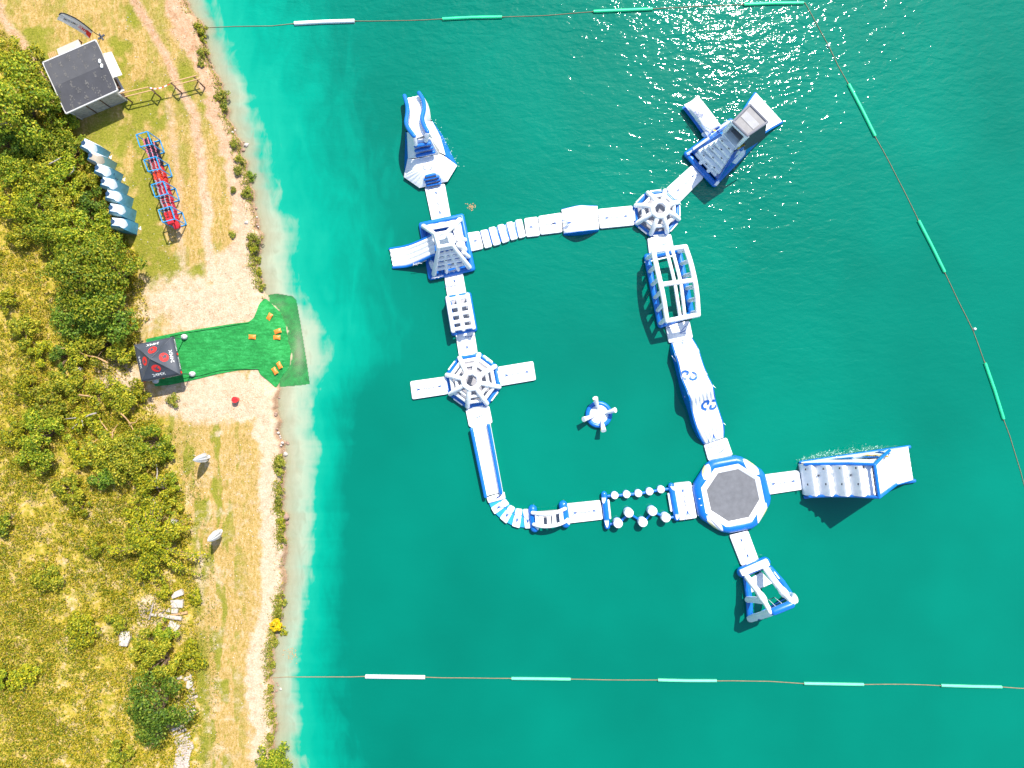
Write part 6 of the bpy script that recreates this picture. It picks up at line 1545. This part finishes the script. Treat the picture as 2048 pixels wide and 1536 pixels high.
def rock(px_, py_, r_, mat, label, flat=.6, group=None):
    rr = np.random.default_rng(int(px_*31+py_)); g = PG(px_, py_); 
    if gz(g.x, g.y) < 0: g = W(px_, py_, 0.02)
    bm = bmesh.new(); bmesh.ops.create_icosphere(bm, subdivisions=2, radius=1)
    for v in bm.verts: v.co *= 1+.22*(rr.random()-.5); v.co.x *= r_*(.9+.0); v.co.y *= r_*.75; v.co.z *= r_*flat
    mb = MB(); mb.v = [v.co.copy()+g for v in bm.verts]; mb.f = [tuple(v.index for v in f_.verts) for f_ in bm.faces]; mb.mi = [0]*len(mb.f); bm.free()
    single('rock', mb, mat, label, 'rock', group=group, angle=30)
rock(492, 290, .22, stone, 'pale rock in the water at the upper bend of the bank'); rock(487, 300, .18, redstone, 'dark rock beside the pale one at the upper bend'); rock(496, 288, .10, stone, 'tiny pale rock furthest out at the upper bend')
rock(570, 908, .26, stone, 'pale boulder at the waterline beside the bank plants'); rock(572, 1034, .30, redstone, 'brown boulder at the waterline below the green bank strip'); rock(573, 1046, .24, redstone, 'reddish rock below the brown boulder at the waterline')
rock(493, 445, .2, stone, 'pale rock on the red bank edge in the middle left')
rr = random.Random(5)
for k, y in enumerate(sorted(rr.choice([rr.uniform(415, 462), rr.uniform(790, 900), rr.uniform(866, 902), rr.uniform(1360, 1385), rr.uniform(240, 300)]) for _ in range(26))):
    x = 1024+float(shore_x((768-y)*H/F))*F/H+rr.uniform(-9, 4 if y < 1300 else 14)
    rk = rr.random() < .6; whr = 'at the bank above the turf mat' if y < 600 else ('at the bank below the turf mat' if y < 1000 else 'in the shallows beside the lower rope'); jcount[(rk, whr)] = jcount.get((rk, whr), 0)+1
    rock(x, y, rr.uniform(.07, .15), redstone if rk else stone, ('reddish' if rk else 'pale')+' loose rock '+whr+', counted from above: '+ORD[jcount[(rk, whr)]-1], group='small loose rocks along the waterline')

# ---- bare branches seen between the bushes
def branches(label, segs, mat=tanwood, z=1.1):
    T = Thing('dead_branch', label, 'branch', on(*segs[0][0]))
    for k, s_ in enumerate(segs):
        pts = [W(x, y, G+z+.15*math.sin(j*2+k)) for j, (x, y) in enumerate(s_)]; r0 = .07 if k == 0 else .04
        mb = MB(); mb.tube(smooth_path(pts, 8), [r0*(1-.09*j) for j in range(8)], 6); T.part('limb' if k == 0 else 'twig', mb, mat)
z2 = lambda x, y: (x/3.84, y/3.84+600)
branches('bare tan branch lying across the bushes left of the gazebo', [[z2(*p) for p in ((825, 482), (740, 440), (640, 420), (550, 375), (470, 370))], [z2(*p) for p in ((640, 415), (590, 380), (545, 340))], [z2(*p) for p in ((655, 440), (650, 425), (700, 430))]])
branches('forked bare tan branch in the bushes below the gazebo', [[z2(*p) for p in ((860, 1070), (865, 1020), (820, 1030), (770, 1055), (715, 1095))], [z2(*p) for p in ((862, 1020), (885, 980), (905, 955))], [z2(*p) for p in ((825, 1000), (780, 940), (765, 905))]])
branches('bare grey and tan fork left of the forked branch below the gazebo', [[z2(*p) for p in ((735, 870), (680, 885), (620, 930), (555, 985))], [z2(*p) for p in ((630, 925), (640, 975))], [z2(*p) for p in ((580, 905), (480, 915))]], greywood)
branches('reddish bare branch right of the forked branch below the gazebo', [[z2(*p) for p in ((900, 850), (950, 890), (1000, 950), (1035, 1030))], [z2(*p) for p in ((990, 945), (1040, 940), (1060, 905))]])
branches('short bare branch in the bushes just below the boulder', [[z2(*p) for p in ((610, 728), (660, 735), (715, 742))], [z2(*p) for p in ((650, 735), (690, 728))]])
z3 = lambda x, y: (x/4.452+180, y/4.452+900)
branches('pale bare twigs rising from the bushes left of the upper flag', [[z3(*p) for p in ((600, 330), (595, 250), (600, 190), (590, 130))], [z3(*p) for p in ((580, 470), (520, 490), (470, 470))], [z3(*p) for p in ((610, 570), (600, 500), (560, 440))]], greywood)
branches('spray of grey dead twigs under the sprawling bush', [[cz3(*p) for p in ((640, 860), (700, 640), (740, 420), (790, 250))], [cz3(*p) for p in ((980, 660), (900, 740), (850, 780))], [cz3(*p) for p in ((700, 600), (560, 730), (380, 780))], [cz3(*p) for p in ((690, 560), (620, 600), (500, 720))], [cz3(*p) for p in ((760, 500), (800, 350), (880, 200))]], greywood, .25)
branches('grey dead twigs in the scrub below the kiosk', [[(95, 330), (110, 322), (122, 315)], [(140, 348), (147, 340), (146, 330)]], greywood, 1.6)
branches('grey bare twigs at the left edge under the dark tree', [[(0, 250), (12, 246), (25, 252)], [(3, 262), (20, 258)]], greywood, 1.0)

# ================================================================== PLANTING
# (x, y, radius px, leaf kind, height or None, label)
BUSH = [
 (12, 205, 88, 'green', 5.2, 'tree', 'large dark tree cut by the left edge beside the kiosk'), (72, 205, 50, 'green', 3.4, 'tree', 'round tree right of the dark edge tree, left of the kiosk'),
 (20, 105, 36, 'olive', 1.6, 'bush', 'topmost olive bush at the left edge'), (58, 122, 34, 'olive', 1.5, 'bush', 'olive bush left of the kiosk roof'), (95, 165, 26, 'green', 1.2, 'bush', 'small bush pressed against the kiosk wall'), (110, 205, 28, 'green', 1.3, 'bush', 'bush at the lower left corner of the kiosk'), (128, 250, 30, 'green', 1.3, 'bush', 'bush right under the kiosk shadow'),
 (15, 290, 44, 'dark', 2.4, 'bush', 'dark bush at the left edge under the big tree'), (58, 285, 46, 'green', 1.9, 'bush', 'wide bush under the dark edge tree'), (102, 290, 44, 'green', 1.7, 'bush', 'bush between the edge and the topmost tent'), (148, 300, 34, 'green', 1.5, 'bush', 'bush touching the topmost changing tent'),
 (30, 345, 46, 'green', 2.0, 'bush', 'bush at the left edge level with the tents'), (82, 345, 46, 'olive', 1.9, 'bush', 'olive bush in the scrub level with the second tent'), (130, 350, 44, 'green', 1.9, 'bush', 'bush in the scrub left of the third tent'), (172, 362, 32, 'olive', 1.5, 'bush', 'olive bush close left of the fourth tent'),
 (20, 405, 44, 'yellow', 1.6, 'bush', 'yellow green bush at the left edge beside the scrub'), (70, 408, 48, 'green', 2.1, 'bush', 'bush in the middle of the scrub left of the tents'), (122, 405, 40, 'olive', 1.9, 'bush', 'olive bush left of the dark gap by the tents'), (178, 410, 34, 'dark', 1.5, 'bush', 'dark bush at the gap beside the fifth tent'), (208, 445, 32, 'green', 1.8, 'bush', 'bush just left of the lowest tent'),
 (98, 460, 50, 'green', 2.6, 'tree', 'small leafy tree left of the dark gap, above the twin trees'), (150, 470, 50, 'green', 3.0, 'tree', 'leafy tree directly above the big round tree'), (200, 492, 42, 'green', 2.6, 'tree', 'leafy tree just below the lowest tent'),
 (45, 470, 36, 'yellow', 1.3, 'bush', 'low yellow bush left of the leafy trees'), (165, 560, 92, 'green', 4.4, 'tree', 'big round leafy tree, largest of the clump above the gazebo'), (232, 545, 48, 'green', 3.0, 'tree', 'leafy tree at the right rim of the clump above the gazebo'), (215, 620, 62, 'dark', 3.4, 'tree', 'dark leafy tree at the lower rim of the clump above the gazebo'), (140, 630, 46, 'dark', 2.6, 'tree', 'dark leafy tree at the lower left rim of the clump'),
 (45, 660, 36, 'olive', 1.3, 'bush', 'round olive bush in the meadow left of the clump'), (15, 600, 28, 'yellow', .9, 'bush', 'low yellow bush at the left edge beside the clump'), (78, 700, 28, 'yellow', 1.0, 'bush', 'small yellow bush below the round olive one'),
 (160, 690, 40, 'olive', 1.6, 'bush', 'olive bush under the bare tan branch'), (205, 690, 40, 'olive', 1.7, 'bush', 'olive bush close left of the gazebo'), (240, 700, 34, 'olive', 1.5, 'bush', 'olive bush touching the gazebo'), (128, 715, 32, 'dark', 1.3, 'bush', 'dark bush left of the grey boulder'),
 (130, 765, 42, 'olive', 1.5, 'bush', 'olive bush below the grey boulder'), (200, 785, 38, 'yellow', 1.4, 'bush', 'yellow bush under the gazebo, left one'), (245, 790, 40, 'olive', 1.6, 'bush', 'olive bush under the gazebo, middle one'), (275, 785, 28, 'yellow', 1.1, 'bush', 'yellow bush at the gazebo shadow corner'),
 (55, 775, 40, 'yellow', 1.1, 'bush', 'wide low yellow bush in the open meadow left of the boulder'), (95, 810, 42, 'olive', 1.5, 'bush', 'olive bush left of the forked bare branches'), (20, 860, 34, 'yellow', 1.0, 'bush', 'low yellow bush at the left edge in mid meadow'),
 (85, 870, 48, 'green', 2.2, 'bush', 'dense green bush left of the forked branches'), (75, 912, 38, 'green', 1.9, 'bush', 'green bush below the dense one in mid meadow'), (170, 845, 34, 'yellow', 1.3, 'bush', 'yellow bush above the forked branches'), (205, 905, 50, 'olive', 1.9, 'bush', 'olive bush below the forked branches'), (155, 905, 34, 'yellow', 1.3, 'bush', 'yellow bush lower left of the forked branches'),
 (300, 885, 42, 'green', 2.1, 'bush', 'round green bush beside the shaded cord left of the upper flag'), (262, 925, 52, 'olive', 2.3, 'bush', 'wide olive bush left of the upper flag'), (335, 905, 22, 'green', .9, 'bush', 'small green bush nearest the upper flag'), (215, 955, 32, 'dark', 1.5, 'bush', 'dark bush below the wide olive one'), (140, 975, 32, 'olive', 1.4, 'bush', 'olive bush in the meadow left of the twigs'), (155, 1010, 26, 'yellow', 1.0, 'bush', 'small yellow bush in the meadow below the olive one'),
 (300, 975, 42, 'yellow', 1.7, 'bush', 'yellow bush around the pale bare twigs'), (345, 965, 20, 'green', .9, 'bush', 'small green bush beside the pale block'), (280, 1015, 40, 'yellow', 1.5, 'bush', 'yellow bush above the sprawling one'), (340, 1010, 22, 'olive', .8, 'bush', 'small olive bush beside the mown strip'),
 (310, 1085, 52, 'yellow', 2.6, 'bush', 'large sprawling yellow green bush with long shoots beside the lower flag'), (330, 1185, 16, 'yellow', .9, 'bush', 'yellow shoot hanging over the pale slabs'),
 (165, 1262, 44, 'yellow', 1.1, 'bush', 'low yellow bush in the lower meadow'), (95, 1155, 36, 'olive', 1.0, 'bush', 'low olive bush in the lower meadow'), (232, 1245, 26, 'olive', .9, 'bush', 'small olive bush above the lone slab'), (190, 1098, 26, 'yellow', .8, 'bush', 'small yellow bush left of the sprawling one'), (45, 1350, 34, 'yellow', .8, 'bush', 'low yellow bush near the lower left edge'), (3, 1045, 24, 'green', 1.2, 'bush', 'green bush cut by the left edge in the lower half'), (4, 1360, 22, 'green', .9, 'bush', 'green bush cut by the left edge near the bottom'),
 (298, 1290, 42, 'olive', 2.2, 'bush', 'olive bush right of the lone slab'), (330, 1262, 26, 'green', 1.3, 'bush', 'small green bush at the square white slab'), (322, 1325, 44, 'olive', 2.2, 'bush', 'olive bush just above the round dark bush'), (385, 1315, 34, 'yellow', .9, 'bush', 'low yellow bush right of the olive ones'),
 (312, 1412, 70, 'dark', 3.6, 'tree', 'round dense dark green tree beside the beam row'), (235, 1515, 34, 'olive', 1.0, 'bush', 'low olive bush near the bottom edge'),
 (553, 1522, 44, 'green', 2.2, 'bush', 'round green bush on the bank at the bottom edge'), (395, 1195, 18, 'yellow', .5, 'bush', 'low tuft beside the upper slabs'), (330, 585, 0, '', 0, '', '')]
for (x, y, rp_, kind, hh, nm, lab) in BUSH:
    if rp_: bush(x, y, rp_, kind, 'small_tree' if nm == 'tree' else 'bush', lab, nm, h=hh, leaf=.19 if rp_ > 60 else .165, dens=1.25 if kind != 'yellow' else 1.0, group=None)
# bank plants along the waterline
BP = [(398, 55, 14, 'olive', 'brown shrub at the bank where the upper rope ends'), (403, 75, 12, 'olive', 'brown shrub just below the upper rope end'), (405, 105, 13, 'green', 'green shrub below the brown shrubs on the upper bank'), (444, 192, 15, 'green', 'green shrub on the bank right of the lone queue rail'), (447, 213, 8, 'green', 'tiny shrub below the queue rail shrub'), (467, 285, 9, 'green', 'small shrub beside the rocks at the upper bend'), (478, 318, 9, 'green', 'small shrub below the rocks at the upper bend'), (475, 342, 10, 'green', 'shrub on the bank left of the dark water shrub'), (500, 352, 11, 'dark', 'dark shrub growing out over the water'), (493, 384, 11, 'green', 'shrub below the dark water shrub'),
      (507, 478, 15, 'green', 'shrub on the bank below the eroded edge'), (505, 497, 9, 'olive', 'tiny olive shrub under it on the bank'), (514, 520, 8, 'green', 'small shrub on the narrow bank above the turf'), (518, 545, 8, 'olive', 'olive shrub on the narrow bank above the turf'), (523, 577, 8, 'green', 'last small shrub before the turf landing'),
      (558, 925, 12, 'green', 'leafy plant beside the pale waterline boulder'), (556, 945, 8, 'green', 'plant below the pale boulder'), (560, 985, 9, 'green', 'top plant of the green bank strip'), (557, 1000, 9, 'yellow', 'yellow plant of the green bank strip'), (558, 1022, 9, 'green', 'plant in the middle of the green bank strip'), (562, 1045, 9, 'olive', 'plant beside the brown boulder'), (563, 1078, 10, 'yellow', 'lowest yellow plant of the green bank strip'),
      (561, 1200, 13, 'green', 'plant above the yellow blossom bush'), (556, 1225, 11, 'green', 'plant touching the yellow blossom bush from above'), (563, 1262, 10, 'olive', 'plant under the yellow blossom bush'), (550, 1285, 8, 'green', 'plant with pale litter below the blossom bush'), (543, 1330, 8, 'green', 'plant above the lower rope end'), (541, 1375, 8, 'green', 'plant below the lower rope end'), (543, 1430, 10, 'yellow', 'yellow plant on the lower bank'), (540, 1475, 9, 'green', 'plant above the round bottom bush'), (345, 800, 14, 'green', 'low green plant on the sand below the gazebo shadow'),
      (465, 468, 7, 'green', 'tiny weed on the sandy bank'), (466, 380, 7, 'green', 'tiny weed on the red bank'), (402, 127, 6, 'green', 'tiny weed below the green shrub of the upper bank')]
for (x, y, rp_, kind, lab) in BP: bush(x, y, rp_*1.1, 'bank' if kind in ('green', 'yellow') else kind, 'bank_plant', lab, 'plant', h=rp_*.04*.9, leaf=.105, dens=.9)
LEAF['blossom'] = leafmat('blossom', [(0, (.75, .42, .0)), (.6, (.9, .62, .0)), (1, (.35, .35, .03))], .2)
bush(552, 1252, 14, 'blossom', 'flowering_bush', 'small bush covered in bright yellow blossom at the waterline', 'bush', h=.8, leaf=.15, dens=2)
# ---- long shoots of the sprawling bush
T = [o for o in bpy.data.objects if o.get('label', '').startswith('large sprawling')][0]
r_ = np.random.default_rng(9); PP, NN = [], []; mb = MB(); c_ = Vector((0, 0, 1.2))
for k in range(34):
    a = r_.uniform(0, 2*math.pi); L_ = r_.uniform(2.2, 3.7)*(1.15 if math.sin(a) < 0 else .9); e = Vector((math.cos(a)*L_, math.sin(a)*L_, r_.uniform(.3, 1.0))); m_ = Vector((math.cos(a)*L_*.5, math.sin(a)*L_*.5, 2.4))
    pts = bez(c_, m_, e, 9); mb.tube(pts, [.04-.004*i for i in range(9)], 4, cap=False)
    for i in range(130):
        t = r_.uniform(.12, 1); q = c_*(1-t)**2+m_*2*t*(1-t)+e*t*t; PP.append(np.array(q)+r_.normal(size=3)*np.array([.12, .12, .08])); n_ = np.array([0, 0, 1.])+r_.normal(size=3)*.5; NN.append(n_/np.linalg.norm(n_))
o = bpy.data.objects.new('shoot_leaves', quads_mesh('shoot_leaves', leaves(np.array(PP), np.array(NN), .17, r_), LEAF['yellow'])); COL.objects.link(o); o.parent = T
o = bpy.data.objects.new('shoots', mesh_of('shoots', mb, bark)); COL.objects.link(o); o.parent = T

# ---- ground cover that nobody could count
def scatter(name, n, xr, yr, keep, size, mat, lab_cat, tilt=.5, asp=.5, clump=None, lift=.03):
    r_ = np.random.default_rng(abs(hash(name)) % 1000 if False else len(name)*37+n % 97)
    x = r_.uniform(*xr, n); y = r_.uniform(*yr, n)
    wx_, wy_ = (x-1024)*(H-G)/F, (768-y)*(H-G)/F
    k = keep(x, y, wx_, wy_, r_); x, y, wx_, wy_ = x[k], y[k], wx_[k], wy_[k]
    z = ground_z(wx_, wy_); ok = z > .08; wx_, wy_, z = wx_[ok], wy_[ok], z[ok]
    s_ = size*(.6+.8*fbm(wx_, wy_, .5)[...]) if clump else size
    P = np.stack([wx_, wy_, z+lift+ (clump*fbm(wx_+3, wy_, .9)*r_.random(len(z)) if clump else 0)], 1)
    Nn = np.array([0, 0, 1.0])+r_.normal(size=P.shape)*tilt; Nn[:, 2] = np.abs(Nn[:, 2]); Nn /= np.linalg.norm(Nn, axis=1)[:, None]
    o = bpy.data.objects.new(name, quads_mesh(name, leaves(P, Nn, s_ if not clump else size, r_, asp), mat)); COL.objects.link(o); return tag(o, kind='stuff', label=lab_cat[0], cat=lab_cat[1])
mx_at = lambda y: np.interp(y, _my, _mx)
def keep_meadow(x, y, wx_, wy_, r_):
    d = mx_at(y)-x+(fbm(wx_, wy_, .9)-.5)*50
    return (d > 0) & (fbm(wx_, wy_, 1.1)+.25*fbm(wx_-9, wy_, .3) > .42+.25*r_.random(len(x)))
scatter('meadow_herbs', 230000, (-60, 430), (60, 1580), keep_meadow, .155, meadowleaf, ('low yellow green wild herbs covering the meadow on the left', 'meadow plants'), .75, .38, .45, .04)
def keep_mown(x, y, wx_, wy_, r_):
    sx_ = 1024+shore_x(wy_)*F/H
    return (x > mx_at(y)-10) & (x < sx_-34-14*r_.random(len(x))) & (fbm(wx_, wy_, .7) > .30+.35*r_.random(len(x))) & ~((np.abs(y-705) < 60) & (x > 290)) & ~((x > 80) & (x < 255) & (y > 80) & (y < 240))
scatter('mown_grass', 90000, (-40, 545), (-30, 1570), keep_mown, .075, stubble, ('short dry mown grass on the strip between meadow and bank', 'grass'), .6, .3, None, .02)
def keep_green(x, y, wx_, wy_, r_):
    sx_ = 1024+shore_x(wy_)*F/H; d = mx_at(y)-x
    edge = (d < 4) & (d > -40) & (y > 850); bankv = (sx_-x < 16) & (sx_-x > 1) & (np.interp(y, [0, 240, 250, 400, 410, 470, 590, 600, 905, 915, 1090, 1100, 1180, 1190, 1536], [.15, .15, .5, .5, .1, .6, .6, 0, 0, .9, .9, .1, .1, .9, .8]) > r_.random(len(x)))
    return ((edge & (fbm(wx_, wy_, .8) > .45)) | (bankv & (fbm(wx_, wy_, 1.5) > .42)))
def keep_shrubby(x, y, wx_, wy_, r_):
    d = mx_at(y)-x+(fbm(wx_, wy_, .9)-.5)*40
    return (d > 0) & (fbm(wx_+70, wy_, .28)*.6+fbm(wx_, wy_+33, .9)*.4 > .47+.12*r_.random(len(x)))
scatter('green_undergrowth', 120000, (-60, 430), (60, 1580), keep_shrubby, .15, LEAF['olive'], ('patches of darker green undergrowth between the yellow herbs', 'undergrowth'), .8, .5, .6, .06)
# continuous weeds hugging the waterline
r_ = np.random.default_rng(77); n = 30000; yy = r_.uniform(-32, 32, n); off = np.abs(r_.normal(size=n))*.28+.05; xx = shore_x(yy)-off; pyy = 768-yy*F/H
den = np.interp(pyy, [0, 60, 120, 150, 185, 225, 240, 300, 320, 405, 412, 465, 470, 590, 600, 905, 915, 955, 965, 1092, 1100, 1180, 1190, 1300, 1330, 1400, 1410, 1470, 1480, 1536], [.1, .3, .3, .15, .5, .4, .35, .4, .5, .5, .1, .1, .7, .6, 0, 0, .8, .9, .95, 1, .05, .1, 1, .9, .6, .5, .7, .4, .8, .9])
z = ground_z(xx, yy); k = (z > .05) & (r_.random(n) < den) & (fbm(xx, yy, 1.1) > .36); P = np.stack([xx, yy, z+.04+.22*r_.random(n)*fbm(xx, yy, 1.3)], 1)[k]
Nn = np.array([0, 0, 1.0])+r_.normal(size=P.shape)*.7; Nn[:, 2] = np.abs(Nn[:, 2]); Nn /= np.linalg.norm(Nn, axis=1)[:, None]
o = bpy.data.objects.new('waterline_weeds', quads_mesh('waterline_weeds', leaves(P, Nn, .105, r_, .5), bankleaf)); COL.objects.link(o); tag(o, 'ragged strip of weeds hugging the waterline', 'weeds', kind='stuff')
scatter('bank_greenery', 60000, (280, 600), (-30, 1570), keep_green, .11, bankleaf, ('fringe of low green weeds along the waterline and path edge', 'weeds'), .7, .45, .25, .04)
# pale pebbles
r_ = np.random.default_rng(21); n = 900; x = r_.uniform(250, 575, n); y = r_.uniform(0, 1536, n); wx_, wy_ = (x-1024)*(H-G)/F, (768-y)*(H-G)/F; z = ground_z(wx_, wy_); k = (z > .1) & (x > mx_at(y)) & ~((np.abs(y-705) < 60)); P = np.stack([wx_, wy_, z+.02], 1)[k]
pv = []; pf = []
for p in P:
    s_ = r_.uniform(.02, .055); o_ = len(pv); pv += [p+np.array(q)*s_ for q in ((1, 0, 0), (.2, .9, 0), (-.9, .3, 0), (-.3, -.8, 0), (0, 0, .7))]; pf += [(o_, o_+1, o_+4), (o_+1, o_+2, o_+4), (o_+2, o_+3, o_+4), (o_+3, o_, o_+4)]
me = bpy.data.meshes.new('pebbles'); me.from_pydata([tuple(v) for v in pv], [], pf); me.materials.append(plain('pebble', (.66, .60, .55), .9, var=.2, scale=3)); o = bpy.data.objects.new('pebbles', me); COL.objects.link(o); tag(o, 'pale pebbles and scraps scattered over the mown strip', 'pebbles', kind='stuff')

for o in bpy.data.objects:
    if o.parent is None and o.get('label') and not o.get('kind'): o['kind'] = 'thing'
